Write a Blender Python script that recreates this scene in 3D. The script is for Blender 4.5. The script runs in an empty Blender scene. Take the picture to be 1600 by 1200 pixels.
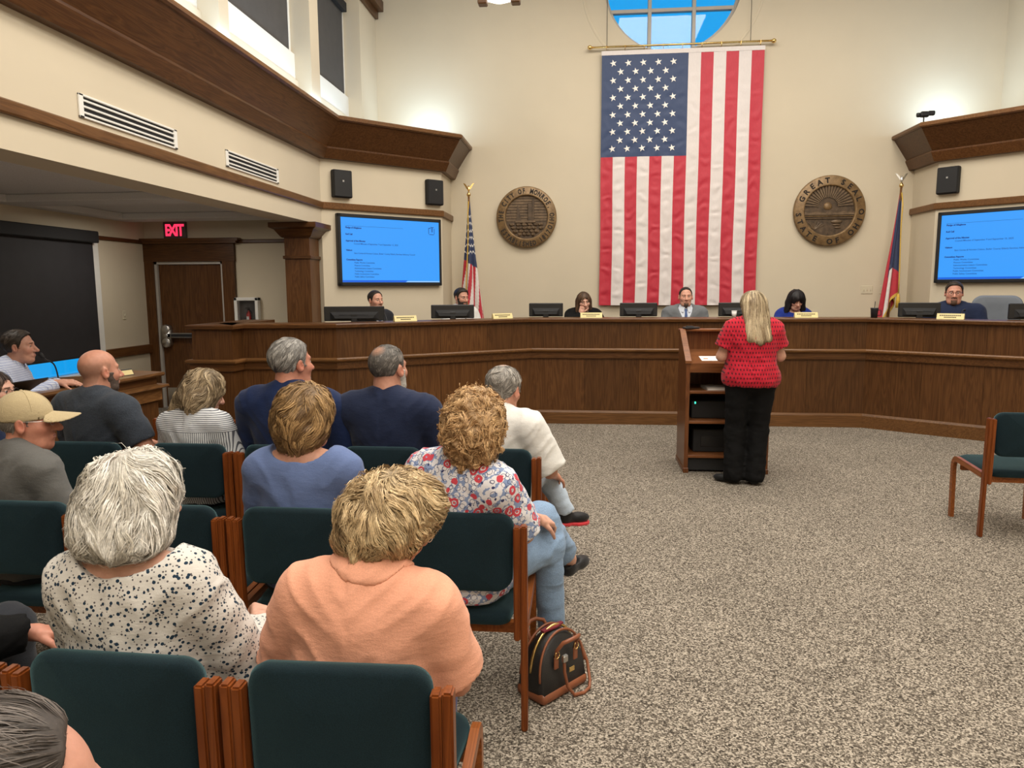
import bpy, bmesh, math, random
import numpy as np
from mathutils import Vector, Matrix
random.seed(7); RNG = np.random.default_rng(7)
SC = bpy.context.scene
COL = SC.collection
PI = math.pi

# ------------------------------------------------------------------ camera, world, lights, exposure
def add_camera():
    f, vpx, vpy, roll, H = 1150.0, 916.0, 450.0, math.radians(0.28), 1.65
    pitch = math.atan2(600 - vpy, f); yaw = math.atan((vpx - 800) / f * math.cos(pitch))
    fw = Vector((-math.sin(yaw)*math.cos(pitch), math.cos(yaw)*math.cos(pitch), -math.sin(pitch)))
    rt = Vector((math.cos(yaw), math.sin(yaw), 0)); up = rt.cross(fw)
    r2 = rt*math.cos(roll) - up*math.sin(roll); u2 = up*math.cos(roll) + rt*math.sin(roll)
    cd = bpy.data.cameras.new('camera'); co = bpy.data.objects.new('camera', cd); COL.objects.link(co)
    cd.sensor_fit = 'HORIZONTAL'; cd.sensor_width = 36.0; cd.lens = f/1600*36.0
    cd.clip_start = 0.05; cd.clip_end = 200
    m = Matrix((r2, u2, -fw)).transposed().to_4x4(); m.translation = Vector((0, 0, H))
    co.matrix_world = m
    SC.camera = co
add_camera()
W = bpy.data.worlds.new('sky'); SC.world = W; W.use_nodes = True
W.node_tree.nodes['Background'].inputs[0].default_value = (0.01, 0.42, 1.0, 1)
W.node_tree.nodes['Background'].inputs[1].default_value = 0.9
vs = SC.view_settings
vs.view_transform = 'Standard'; vs.look = 'None'; vs.exposure = 0.0; vs.gamma = 1.0; vs.use_curve_mapping = False
def area(name, loc, size, power, color, rot=(0, 0, 0), spread=PI):
    l = bpy.data.lights.new(name, 'AREA'); l.shape = 'RECTANGLE'; l.size, l.size_y = size
    l.energy = power; l.color = color; l.spread = spread
    o = bpy.data.objects.new(name, l); COL.objects.link(o); o.location = loc; o.rotation_euler = rot
    return o
WARM = (1.0, 0.93, 0.83); COOL = (0.52, 0.76, 1.0)
for _y in (-2.6, 0.6, 4.4, 8.0):  # rearmost row is fill added behind the camera to brighten the audience's backs
    for _x in (-0.9, 1.3, 3.5):
        area('ceiling_and_fill_light', (_x, _y, 6.35), (1.5, 2.2), {-2.6: 92, 0.6: 84, 4.4: 110, 8.0: 98}[_y], WARM)
# cool cove strips lying on the wooden ledges, shining up the walls
area('cove_light', (-3.12, 4.2, 3.80), (0.10, 12.0), 46, COOL, (0, math.radians(-170), 0))
area('cove_light', (-2.35, 10.85, 3.80), (0.3, 0.3), 11, COOL, (math.radians(165), 0, 0))
area('cove_light', (4.95, 10.85, 3.80), (0.3, 0.3), 11, COOL, (math.radians(165), 0, 0))
area('cove_light', (5.70, 4.2, 3.80), (0.10, 12.0), 46, COOL, (0, math.radians(170), 0))
# area lights under the low ceiling of the side aisle, raised to brighten it
for _y in (5.2, 8.3):
    area('aisle_light', (-5.0, _y, 2.50), (0.5, 0.5), 16, WARM)

# ------------------------------------------------------------------ object helpers
def setp(o, label=None, cat=None, group=None, kind=None):
    if label: o['label'] = label
    if cat: o['category'] = cat
    if group: o['group'] = group
    if kind: o['kind'] = kind
    return o
def empty(name, loc=(0, 0, 0), rz=0.0, label=None, cat=None, group=None):
    o = bpy.data.objects.new(name, None); COL.objects.link(o); o.empty_display_size = 0.1
    o.location = loc; o.rotation_euler = (0, 0, rz)
    return setp(o, label, cat, group)
def link(name, me, mat, parent=None):
    o = bpy.data.objects.new(name, me); COL.objects.link(o)
    if mat is not None and not me.materials:
        for m in (mat if isinstance(mat, (list, tuple)) else [mat]): me.materials.append(m)
    if parent is not None: o.parent = parent
    return o
def copy_tree(o, parent=None):
    c = o.copy(); COL.objects.link(c)
    if parent is not None: c.parent = parent
    for ch in o.children: copy_tree(ch, c)
    return c
class MB:
    """collects simple shapes, builds ONE mesh object"""
    def __init__(s): s.bm = bmesh.new()
    def box(s, lo, hi, bev=0.0, M=None, seg=1):
        b = bmesh.new(); bmesh.ops.create_cube(b, size=1.0)
        lo = Vector(lo); hi = Vector(hi); c = (lo+hi)/2; d = hi-lo
        for v in b.verts: v.co = Vector((v.co.x*d.x, v.co.y*d.y, v.co.z*d.z)) + c
        if bev > 0: bmesh.ops.bevel(b, geom=b.edges[:], offset=min(bev, 0.45*min(map(abs, d))), segments=seg, affect='EDGES', profile=0.5)
        if M is not None: bmesh.ops.transform(b, matrix=M, verts=b.verts)
        return s._merge(b)
    def _merge(s, b):
        me = bpy.data.meshes.new('tmp'); b.to_mesh(me); b.free(); s.bm.from_mesh(me); bpy.data.meshes.remove(me); return s
    def tube(s, pts, r, n=8, cap=True):
        pts = [Vector(p) for p in pts]; rs = r if isinstance(r, (list, tuple)) else [r]*len(pts)
        b = s.bm; rings = []; prev = None
        for i, p in enumerate(pts):
            t = (pts[min(i+1, len(pts)-1)] - pts[max(i-1, 0)])
            if t.length < 1e-9: t = Vector((0, 0, 1))
            t.normalize()
            a = prev if prev is not None else (Vector((1, 0, 0)) if abs(t.x) < 0.9 else Vector((0, 1, 0)))
            u = (a - t*a.dot(t)).normalized(); w = t.cross(u); prev = u
            rings.append([b.verts.new(p + (u*math.cos(2*PI*k/n) + w*math.sin(2*PI*k/n))*rs[i]) for k in range(n)])
        for i in range(len(rings)-1):
            for k in range(n):
                b.faces.new((rings[i][k], rings[i][(k+1) % n], rings[i+1][(k+1) % n], rings[i+1][k]))
        if cap: b.faces.new(rings[0][::-1]); b.faces.new(rings[-1])
        return s
    def lathe(s, prof, c=(0, 0, 0), n=20, M=None):
        b = bmesh.new(); rings = []
        for (r, z) in prof:
            rings.append([b.verts.new((r*math.cos(2*PI*k/n), r*math.sin(2*PI*k/n), z)) for k in range(n)] if r > 1e-6 else [b.verts.new((0, 0, z))])
        for i in range(len(rings)-1):
            A, B = rings[i], rings[i+1]
            for k in range(n):
                if len(A) == 1 and len(B) == 1: continue
                if len(A) == 1: b.faces.new((A[0], B[(k+1) % n], B[k]))
                elif len(B) == 1: b.faces.new((A[k], A[(k+1) % n], B[0]))
                else: b.faces.new((A[k], A[(k+1) % n], B[(k+1) % n], B[k]))
        for v in b.verts: v.co += Vector(c)
        if M is not None: bmesh.ops.transform(b, matrix=M, verts=b.verts)
        return s._merge(b)
    def prism(s, outline, z0, z1, M=None):
        """outline in xy extruded z0..z1, then M"""
        b = bmesh.new(); A = [b.verts.new((x, y, z0)) for x, y in outline]; B = [b.verts.new((x, y, z1)) for x, y in outline]
        n = len(A)
        for k in range(n): b.faces.new((A[k], A[(k+1) % n], B[(k+1) % n], B[k]))
        b.faces.new(A[::-1]); b.faces.new(B)
        if M is not None: bmesh.ops.transform(b, matrix=M, verts=b.verts)
        return s._merge(b)
    def poly(s, pts):
        s.bm.faces.new([s.bm.verts.new(p) for p in pts]); return s
    def build(s, name, mat, parent=None, smooth=False):
        bmesh.ops.recalc_face_normals(s.bm, faces=s.bm.faces[:])
        me = bpy.data.meshes.new(name); s.bm.to_mesh(me); s.bm.free()
        if smooth: me.shade_smooth()
        return link(name, me, mat, parent)
def np_mesh(name, V, Fq, mat, parent=None, smooth=True, cols=None):
    me = bpy.data.meshes.new(name); V = np.asarray(V, np.float32); Fq = np.asarray(Fq, np.int32); k = Fq.shape[1]
    me.vertices.add(len(V)); me.vertices.foreach_set('co', V.ravel())
    me.loops.add(Fq.size); me.loops.foreach_set('vertex_index', Fq.ravel())
    me.polygons.add(len(Fq)); me.polygons.foreach_set('loop_start', np.arange(0, Fq.size, k, dtype=np.int32))
    me.polygons.foreach_set('loop_total', np.full(len(Fq), k, np.int32))
    if smooth: me.polygons.foreach_set('use_smooth', np.ones(len(Fq), bool))
    if cols is not None:
        a = me.color_attributes.new('Col', 'FLOAT_COLOR', 'POINT')
        c = np.ones((len(V), 4), np.float32); c[:, :3] = cols; a.data.foreach_set('color', c.ravel())
    me.update(calc_edges=True)
    return link(name, me, mat, parent)
def offset_pt(pts, i, off):
    """mitred offset of polyline vertex i to its right-hand side"""
    p = Vector(pts[i]).to_2d() if len(pts[i]) > 2 else Vector(pts[i])
    ns = []
    if i > 0: d = (Vector(pts[i])-Vector(pts[i-1])).normalized(); ns.append(Vector((d.y, -d.x)))
    if i < len(pts)-1: d = (Vector(pts[i+1])-Vector(pts[i])).normalized(); ns.append(Vector((d.y, -d.x)))
    if len(ns) == 1: return p + ns[0]*off
    m = (ns[0]+ns[1]); return p + m * (off * 2 / m.length_squared) * 1.0 if m.length > 1e-6 else p + ns[0]*off
def sweep_seg(mb, poly, i, prof):
    """one mitred straight length (between poly[i] and poly[i+1]) of a closed profile [(offset, z)...]"""
    A = [mb.bm.verts.new((*offset_pt(poly, i, o), z)) for o, z in prof]
    B = [mb.bm.verts.new((*offset_pt(poly, i+1, o), z)) for o, z in prof]
    n = len(A)
    for k in range(n): mb.bm.faces.new((A[k], A[(k+1) % n], B[(k+1) % n], B[k]))
    mb.bm.faces.new(A[::-1]); mb.bm.faces.new(B)
    return mb

# ------------------------------------------------------------------ materials
def nm(name):
    m = bpy.data.materials.new(name); m.use_nodes = True
    nt = m.node_tree; return m, nt, nt.nodes['Principled BSDF']
def N(nt, t, **kw):
    n = nt.nodes.new(t)
    for k, v in kw.items():
        if k.startswith('i_'): n.inputs[int(k[2:])].default_value = v
        else: setattr(n, k, v)
    return n
def ramp(nt, fac, stops, interp='LINEAR'):
    r = nt.nodes.new('ShaderNodeValToRGB'); cr = r.color_ramp; cr.interpolation = interp
    while len(cr.elements) > 1: cr.elements.remove(cr.elements[-1])
    cr.elements[0].position = stops[0][0]; cr.elements[0].color = (*stops[0][1], 1)
    for p, c in stops[1:]:
        e = cr.elements.new(p); e.color = (*c, 1)
    nt.links.new(fac, r.inputs[0]); return r.outputs[0]
def coords(nt, scale=(1, 1, 1), kind='Object', rot=(0, 0, 0)):
    tc = nt.nodes.new('ShaderNodeTexCoord'); mp = nt.nodes.new('ShaderNodeMapping')
    mp.inputs['Scale'].default_value = scale; mp.inputs['Rotation'].default_value = rot
    nt.links.new(tc.outputs[kind], mp.inputs[0]); return mp.outputs[0]
def noise(nt, vec, scale, detail=3.0, rough=0.5, dist=0.0):
    n = nt.nodes.new('ShaderNodeTexNoise'); n.inputs['Scale'].default_value = scale; n.inputs['Detail'].default_value = detail
    n.inputs['Roughness'].default_value = rough; n.inputs['Distortion'].default_value = dist
    nt.links.new(vec, n.inputs['Vector']); return n.outputs[0]
def bump(nt, bs, h, strength=0.3, dist=0.01):
    b = nt.nodes.new('ShaderNodeBump'); b.inputs['Strength'].default_value = strength; b.inputs['Distance'].default_value = dist
    nt.links.new(h, b.inputs['Height']); nt.links.new(b.outputs[0], bs.inputs['Normal'])
def mixc(nt, fac, a, b, mode='MIX'):
    m = nt.nodes.new('ShaderNodeMix'); m.data_type = 'RGBA'; m.blend_type = mode
    for s, v in ((m.inputs[0], fac), (m.inputs[6], a), (m.inputs[7], b)):
        if isinstance(v, (int, float)): s.default_value = v
        elif isinstance(v, tuple): s.default_value = (*v, 1) if len(v) == 3 else v
        else: nt.links.new(v, s)
    return m.outputs[2]
def mth(nt, op, a, b=0.0):
    m = nt.nodes.new('ShaderNodeMath'); m.operation = op
    for s, v in ((m.inputs[0], a), (m.inputs[1], b)):
        if isinstance(v, (int, float)): s.default_value = v
        else: nt.links.new(v, s)
    return m.outputs[0]
def plain(name, col, rough=0.5, metal=0.0, emit=None, estr=1.0, var=0.0, vscale=8.0, bmp=0.0, bscale=60.0, sheen=0.0, spec=None):
    m, nt, b = nm(name); b.inputs['Base Color'].default_value = (*col, 1); b.inputs['Roughness'].default_value = rough; b.inputs['Metallic'].default_value = metal
    if spec is not None: b.inputs['Specular IOR Level'].default_value = spec
    if emit: b.inputs['Emission Color'].default_value = (*emit, 1); b.inputs['Emission Strength'].default_value = estr
    if sheen: b.inputs['Sheen Weight'].default_value = sheen
    v = coords(nt)
    if var:
        f = noise(nt, v, vscale, 4); lo = tuple(c*(1-var) for c in col); hi = tuple(min(1, c*(1+var)) for c in col)
        nt.links.new(ramp(nt, f, [(0.3, lo), (0.7, hi)]), b.inputs['Base Color'])
    if bmp: bump(nt, b, noise(nt, v, bscale, 4), bmp, 0.004)
    return m
def wood(name, dark, light, axis='Z', rough=0.35, fine=1.0, tint=0.18, bmp=0.08):
    """oak: pores stretched along the grain and wavy cathedral figure"""
    m, nt, b = nm(name)
    k = {'X': (1.1, 26, 26), 'Y': (26, 1.1, 26), 'Z': (26, 26, 1.1)}[axis]
    kw = {'X': (0.45, 7, 7), 'Y': (7, 0.45, 7), 'Z': (7, 7, 0.45)}[axis]
    v = coords(nt, tuple(a*fine for a in k)); f1 = noise(nt, v, 3.0, 6, 0.65)
    w = coords(nt, tuple(a*fine for a in kw)); f2 = noise(nt, w, 1.6, 3, 0.55, 0.8)
    rings = mth(nt, 'PINGPONG', mth(nt, 'MULTIPLY', f2, 9.0), 0.5)
    f = mth(nt, 'ADD', mth(nt, 'MULTIPLY', f1, 0.42), mth(nt, 'ADD', mth(nt, 'MULTIPLY', rings, 0.62), 0.12))
    c = ramp(nt, f, [(0.22, dark), (0.5, tuple((a+c2)/2 for a, c2 in zip(dark, light))), (0.78, light)])
    oi = nt.nodes.new('ShaderNodeObjectInfo')
    t = mth(nt, 'ADD', mth(nt, 'MULTIPLY', oi.outputs['Random'], 2*tint), 1-tint)
    cm = nt.nodes.new('ShaderNodeVectorMath'); cm.operation = 'SCALE'; nt.links.new(c, cm.inputs[0]); nt.links.new(t, cm.inputs[3])
    nt.links.new(cm.outputs[0], b.inputs['Base Color'])
    b.inputs['Roughness'].default_value = rough; b.inputs['Specular IOR Level'].default_value = 0.28
    bump(nt, b, f1, bmp, 0.004)
    return m
OAKD, OAKL = (0.052, 0.0195, 0.0060), (0.132, 0.056, 0.0180)
M = {}
M['oak_x'] = wood('oak_grain_x', OAKD, OAKL, 'X')
M['oak_y'] = wood('oak_grain_y', OAKD, OAKL, 'Y')
M['oak_z'] = wood('oak_grain_z', OAKD, OAKL, 'Z')
M['rail_x'] = wood('rail_oak', (0.092, 0.039, 0.0125), (0.21, 0.098, 0.034), 'X')
M['rail_y'] = wood('rail_oak_y', (0.092, 0.039, 0.0125), (0.21, 0.098, 0.034), 'Y')
M['chairwood'] = wood('cherry_chair_wood', (0.125, 0.029, 0.0062), (0.24, 0.066, 0.014), 'Z', rough=0.3, tint=0.08, bmp=0.03)
M['chairwood_y'] = wood('cherry_chair_wood_y', (0.16, 0.042, 0.009), (0.33, 0.105, 0.025), 'Y', rough=0.3, tint=0.08, bmp=0.03)
M['podium'] = wood('lectern_cherry', (0.085, 0.028, 0.0095), (0.18, 0.066, 0.023), 'Z', rough=0.3, tint=0.1, bmp=0.03)
M['podium_x'] = wood('lectern_cherry_x', (0.115, 0.038, 0.012), (0.25, 0.096, 0.034), 'X', rough=0.28, tint=0.1, bmp=0.03)
def wall_mat(name, col):
    m, nt, b = nm(name); v = coords(nt); b.inputs['Roughness'].default_value = 0.85; b.inputs['Specular IOR Level'].default_value = 0.25
    f = noise(nt, v, 1.3, 3); nt.links.new(ramp(nt, f, [(0.3, tuple(c*0.97 for c in col)), (0.7, tuple(c*1.02 for c in col))]), b.inputs['Base Color'])
    bump(nt, b, noise(nt, v, 260, 2), 0.06, 0.002); return m
M['wall'] = wall_mat('cream_wall_paint', (0.62, 0.545, 0.415))
M['panelwhite'] = wall_mat('white_panel_paint', (0.74, 0.74, 0.70))
M['ceil'] = plain('ceiling_white', (0.78, 0.76, 0.72), 0.9)
def ceil_tile():
    m, nt, b = nm('acoustic_tile'); v = coords(nt); b.inputs['Roughness'].default_value = 0.95
    f = noise(nt, v, 180, 2); nt.links.new(ramp(nt, f, [(0.3, (0.56, 0.55, 0.55)), (0.55, (0.74, 0.73, 0.73))]), b.inputs['Base Color']); return m
M['tile'] = ceil_tile()
def carpet():
    m, nt, b = nm('speckled_carpet'); v = coords(nt)
    vo = nt.nodes.new('ShaderNodeTexVoronoi'); vo.inputs['Scale'].default_value = 160; nt.links.new(v, vo.inputs['Vector'])
    sx = nt.nodes.new('ShaderNodeSeparateColor'); nt.links.new(vo.outputs['Color'], sx.inputs[0])
    f2 = noise(nt, v, 95, 3, 0.7); f = mth(nt, 'ADD', mth(nt, 'MULTIPLY', sx.outputs[0], 0.62), mth(nt, 'MULTIPLY', f2, 0.5))
    c = ramp(nt, f, [(0.18, (0.016, 0.013, 0.010)), (0.38, (0.088, 0.073, 0.058)), (0.58, (0.186, 0.159, 0.127)), (0.80, (0.44, 0.387, 0.318))])
    big = noise(nt, v, 1.6, 3); c = mixc(nt, 1.0, c, ramp(nt, big, [(0.3, (0.92,)*3), (0.7, (1.06,)*3)]), 'MULTIPLY')
    nt.links.new(c, b.inputs['Base Color']); b.inputs['Roughness'].default_value = 0.95; b.inputs['Specular IOR Level'].default_value = 0.1
    bump(nt, b, f, 0.9, 0.006); return m
M['carpet'] = carpet()
def teal():
    m, nt, b = nm('teal_upholstery'); v = coords(nt)
    f = noise(nt, v, 420, 2); g = noise(nt, v, 6, 3)
    c = ramp(nt, f, [(0.3, (0.0026, 0.0080, 0.0118)), (0.7, (0.0062, 0.0180, 0.0250))])
    c = mixc(nt, 1.0, c, ramp(nt, g, [(0.3, (0.85,)*3), (0.7, (1.15,)*3)]), 'MULTIPLY')
    nt.links.new(c, b.inputs['Base Color']); b.inputs['Roughness'].default_value = 0.9; b.inputs['Sheen Weight'].default_value = 0.30; b.inputs['Sheen Tint'].default_value = (0.3, 0.6, 0.65, 1)
    b.inputs['Specular IOR Level'].default_value = 0.2
    bump(nt, b, f, 0.35, 0.002); return m
M['teal'] = teal()
M['black'] = plain('black_plastic', (0.012, 0.012, 0.013), 0.4, bmp=0.05, bscale=400)
M['blackmatte'] = plain('black_matte', (0.010, 0.010, 0.011), 0.75, bmp=0.1, bscale=300)
M['white'] = plain('white_enamel', (0.78, 0.77, 0.73), 0.45, var=0.03)
M['metal'] = plain('brushed_steel', (0.55, 0.54, 0.52), 0.35, 1.0, var=0.05)
M['brass'] = plain('polished_brass', (0.80, 0.56, 0.22), 0.25, 1.0, var=0.08)
M['gold'] = plain('gold_fringe', (0.62, 0.40, 0.06), 0.6, 0.2, var=0.25, vscale=120)
M['shade'] = plain('charcoal_shade_cloth', (0.062, 0.058, 0.056), 0.85, var=0.06, bmp=0.15, bscale=500)
M['darkshade'] = plain('dark_shade_cloth', (0.020, 0.019, 0.022), 0.7, var=0.1, bmp=0.15, bscale=500)
M['plate'] = plain('nameplate_yellow', (0.72, 0.60, 0.28), 0.45, var=0.05)
M['ink'] = plain('dark_ink', (0.02, 0.02, 0.025), 0.6, var=0.1)
M['paper'] = plain('white_paper', (0.83, 0.83, 0.82), 0.7, var=0.02)
M['glass'] = None
def glass():
    m, nt, b = nm('window_glass'); b.inputs['Base Color'].default_value = (1, 1, 1, 1); b.inputs['Roughness'].default_value = 0.02
    b.inputs['Transmission Weight'].default_value = 1.0; b.inputs['IOR'].default_value = 1.35; return m
M['glass'] = glass()
M['frame_grey'] = plain('grey_window_frame', (0.42, 0.39, 0.35), 0.5, var=0.04)

# ------------------------------------------------------------------ the room
CX = 1.296
mir = lambda x: 2*CX - x
WL = -3.35                                   # lower left wall plane
LW = [(WL, -4.0), (WL, 9.26), (-2.05, 10.56), (-2.05, 11.3)]
RW = [(mir(x), y) for x, y in reversed(LW)]
def struct(o, label=None): return setp(o, label, None, None, 'structure')
struct(MB().box((-6.3, -4.2, -0.1), (6.3, 11.6, 0.0)).build('floor', M['carpet']), 'speckled beige and brown carpet floor')
struct(MB().box((-3.7, -4.2, 6.6), (6.3, 11.6, 6.7)).build('ceiling', M['ceil']))
# front wall with the round window opening
WCX, WCZ, WR, FY = 1.205, 5.98, 0.98, 11.3
def front_wall():
    b = bmesh.new(); n = 48; x0, x1, z0, z1 = -3.6, mir(-3.6), 0.0, 6.6
    ring = [(WCX+WR*math.cos(2*PI*k/n), WCZ+WR*math.sin(2*PI*k/n)) for k in range(n)]
    zt = min(z1, 6.6)
    mb = MB()
    # wall below / beside the opening as vertical slices that follow the circle (the ceiling cuts its top off)
    xs = sorted(set([x0, x1] + [WCX+WR*math.cos(PI*k/24) for k in range(25)]))
    for a, c in zip(xs[:-1], xs[1:]):
        def lowz(x):
            d = WR*WR-(x-WCX)**2; return WCZ-math.sqrt(max(d, 0)) if abs(x-WCX) < WR+1e-9 else None
        def highz(x):
            d = WR*WR-(x-WCX)**2; return WCZ+math.sqrt(max(d, 0))
        inside = abs((a+c)/2-WCX) < WR
        if not inside:
            mb.box((a, FY, z0), (c, FY+0.25, z1))
        else:
            la, lc = lowz(a), lowz(c); bb = mb.bm
            V = [bb.verts.new(p) for p in [(a, FY, z0), (c, FY, z0), (c, FY, lc), (a, FY, la), (a, FY+0.25, z0), (c, FY+0.25, z0), (c, FY+0.25, lc), (a, FY+0.25, la)]]
            for f in [(0, 1, 2, 3), (5, 4, 7, 6), (3, 2, 6, 7)]: bb.faces.new([V[i] for i in f])
            ha, hc = min(highz(a), z1), min(highz(c), z1)
            if ha < z1-1e-4 or hc < z1-1e-4:
                V = [bb.verts.new(p) for p in [(a, FY, ha), (c, FY, hc), (c, FY, z1), (a, FY, z1), (a, FY+0.25, ha), (c, FY+0.25, hc)]]
                for f in [(0, 1, 2, 3), (0, 4, 5, 1)]: bb.faces.new([V[i] for i in f])
    return mb.build('wall_front', M['wall'])
struct(front_wall())
wr = struct(empty('window_1', (WCX, FY, WCZ)), 'round gridded window above the big flag')
tor = MB()
n = 48
for (r0, r1, y0, y1) in ((WR-0.045, WR-0.002, 0.10, 0.20),):
    prof = [(r0, y0), (r1, y0), (r1, y1), (r0, y1)]
    rings = []
    for k in range(n):
        a = 2*PI*k/n; rings.append([tor.bm.verts.new((r*math.cos(a), y, r*math.sin(a))) for r, y in prof])
    for k in range(n):
        for j in range(4):
            tor.bm.faces.new((rings[k][j], rings[(k+1) % n][j], rings[(k+1) % n][(j+1) % 4], rings[k][(j+1) % 4]))
tor.build('frame', M['frame_grey'], wr)
for dx in (-0.315, 0.315):
    h = math.sqrt((WR-0.03)**2-dx*dx); MB().box((dx-0.026, 0.09, -h), (dx+0.026, 0.19, h), 0.005).build('mullion', M['frame_grey'], wr)
for dz in (-0.36, 0.30):
    h = math.sqrt((WR-0.03)**2-dz*dz); MB().box((-h, 0.095, dz-0.026), (h, 0.185, dz+0.026), 0.005).build('mullion', M['frame_grey'], wr)
# panes, cut to the grid
def pane_poly(x0, x1, z0, z1):
    R = WR-0.04; pts = []
    for k in range(96):
        a = 2*PI*k/96; pts.append((min(max(R*math.cos(a), x0), x1), min(max(R*math.sin(a), z0), z1)))
    pts = [p for p in pts if math.hypot(*p) <= R+1e-6]
    for cx_ in (x0, x1):
        for cz_ in (z0, z1):
            if math.hypot(cx_, cz_) < R: pts.append((cx_, cz_))
    for cx_ in (x0, x1):
        if abs(cx_) < R:
            for s in (-1, 1):
                z = s*math.sqrt(R*R-cx_*cx_)
                if z0 <= z <= z1: pts.append((cx_, z))
    for cz_ in (z0, z1):
        if abs(cz_) < R:
            for s in (-1, 1):
                x = s*math.sqrt(R*R-cz_*cz_)
                if x0 <= x <= x1: pts.append((x, cz_))
    pts = list({(round(x, 4), round(z, 4)) for x, z in pts})
    mx = sum(p[0] for p in pts)/len(pts); mz = sum(p[1] for p in pts)/len(pts)
    pts.sort(key=lambda p: math.atan2(p[1]-mz, p[0]-mx)); return pts
gx = [-1.0, -0.315, 0.315, 1.0]; gz = [-1.0, -0.36, 0.30, 1.0]
for i in range(3):
    for j in range(3):
        P = pane_poly(gx[i], gx[i+1], gz[j], gz[j+1])
        MB().prism(P, 0, 0.008, Matrix(((1, 0, 0, 0), (0, 0, 1, 0.14), (0, 1, 0, 0), (0, 0, 0, 1)))).build('pane', M['glass'], wr)
# round casing moulding
tor = MB(); n = 64; prof = [(1.265, 0.0), (1.275, -0.006), (1.295, -0.006), (1.305, 0.0)]
angs = [PI*1.0 + k*PI/n*1.0 for k in range(n+1)]
angs = [a for a in [2*PI*k/96 for k in range(97)] if WCZ+1.305*math.sin(a) < 6.6]
run = sorted(set((a if a > PI/2 else a+2*PI) for a in angs))
rings = [[tor.bm.verts.new((WCX+r*math.cos(a), FY+y, WCZ+r*math.sin(a))) for r, y in prof] for a in run]
for k in range(len(rings)-1):
    for j in range(3): tor.bm.faces.new((rings[k][j], rings[k+1][j], rings[k+1][j+1], rings[k][j+1]))
struct(tor.build('trim_1', M['wall']))

def lower_wall(name, poly, z0, z1, segs, th=0.25):
    mb = MB()
    for i in segs: sweep_seg(mb, poly, i, [(0, z0), (0, z1), (-th, z1), (-th, z0)])
    return struct(mb.build(name, M['wall']))
lower_wall('wall_left', LW, 0.0, 3.70, [1, 2])
lower_wall('wall_left_beam', LW, 2.46, 3.70, [0], 0.32)
lower_wall('wall_right', RW, 0.0, 3.70, [0, 1, 2])
# upper clerestory walls
for side, s in (('left', 1), ('right', -1)):
    X = lambda x: x if s == 1 else mir(x)
    def bx(mb, x0, x1, y0, y1, z0, z1, bev=0.0):
        a, b_ = sorted((X(x0), X(x1))); return mb.box((a, y0, z0), (b_, y1, z1), bev)
    mb = MB(); bx(mb, -3.6, -3.31, -4.0, 11.3, 3.70, 4.02); bx(mb, -3.6, -3.33, -4.0, 11.3, 5.62, 6.6)
    edges = [(-4.0, -0.15), (1.85, 2.13), (4.12, 4.28), (6.39, 6.57), (8.56, 8.84), (10.5, 11.3)]
    for y0, y1 in edges: bx(mb, -3.6, -3.15, y0, y1, 3.70, 6.6)
    struct(mb.build('wall_upper_'+side, M['wall']))
    caps = MB()
    for y0, y1 in edges:
        bx(caps, -3.32, -3.10, y0-0.03, y1+0.03, 5.62, 5.72); bx(caps, -3.32, -3.02, y0-0.08, y1+0.08, 5.72, 5.86)
    struct(caps.build('trim_'+('2' if s == 1 else '3'), M['oak_z']))
    for k in range(len(edges)-1):
        y0, y1 = edges[k][1], edges[k+1][0]
        w = struct(empty('window_%d' % (k+2 if s == 1 else k+12), (X(-3.4), (y0+y1)/2, 4.3)), None)
        hw = (y1-y0)/2
        def wb(mb, x0, x1, a, b_, z0, z1, bev=0.004):
            p, q = sorted((x0*s, x1*s)); return mb.box((p, a, z0), (q, b_, z1), bev)
        wb(MB(), -0.1, 0.06, -hw, hw, -0.30, 0.02).build('apron_panel', M['panelwhite'], w)
        fr = MB(); wb(fr, -0.1, 0.02, -hw, -hw+0.05, 0.02, 1.32); wb(fr, -0.1, 0.02, hw-0.05, hw, 0.02, 1.32); wb(fr, -0.1, 0.02, -hw, hw, 1.27, 1.32)
        fr.build('frame', M['panelwhite'], w)
        wb(MB(), -0.07, -0.06, -hw+0.05, hw-0.05, 0.02, 1.28, 0).build('pane', M['glass'], w)
        sh = setp(empty('roller_shade', (X(-3.4), (y0+y1)/2, 4.3), 0, {(1, 3): 'charcoal roller shade in the high left window cut by the top edge', (1, 4): 'charcoal roller shade in the high left window nearest the front wall'}.get((s, k), 'charcoal roller shade, %s from the camera end of the %s clerestory' % (['first', 'second', 'third', 'fourth', 'fifth'][k], side)), 'shade', 'clerestory roller shades'))
        wb(MB(), 0.028, 0.034, -hw+0.02, hw-0.10, 0.0, 1.12, 0).build('shade_cloth', M['shade'], sh)
        wb(MB(), 0.022, 0.040, -hw+0.02, hw-0.10, -0.012, 0.006).build('hem_bar', M['shade'], sh)
        wb(MB(), 0.0, 0.10, -hw+0.01, hw-0.08, 1.12, 1.24).build('head_box', M['blackmatte'], sh)
struct(MB().box((-3.7, -4.2, 0), (6.3, -4.0, 6.6)).build('wall_back', M['wall']))
struct(MB().box((-6.3, -4.2, 0), (-3.7, -4.0, 3.0)).build('wall_back_aisle', M['wall']))
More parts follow.
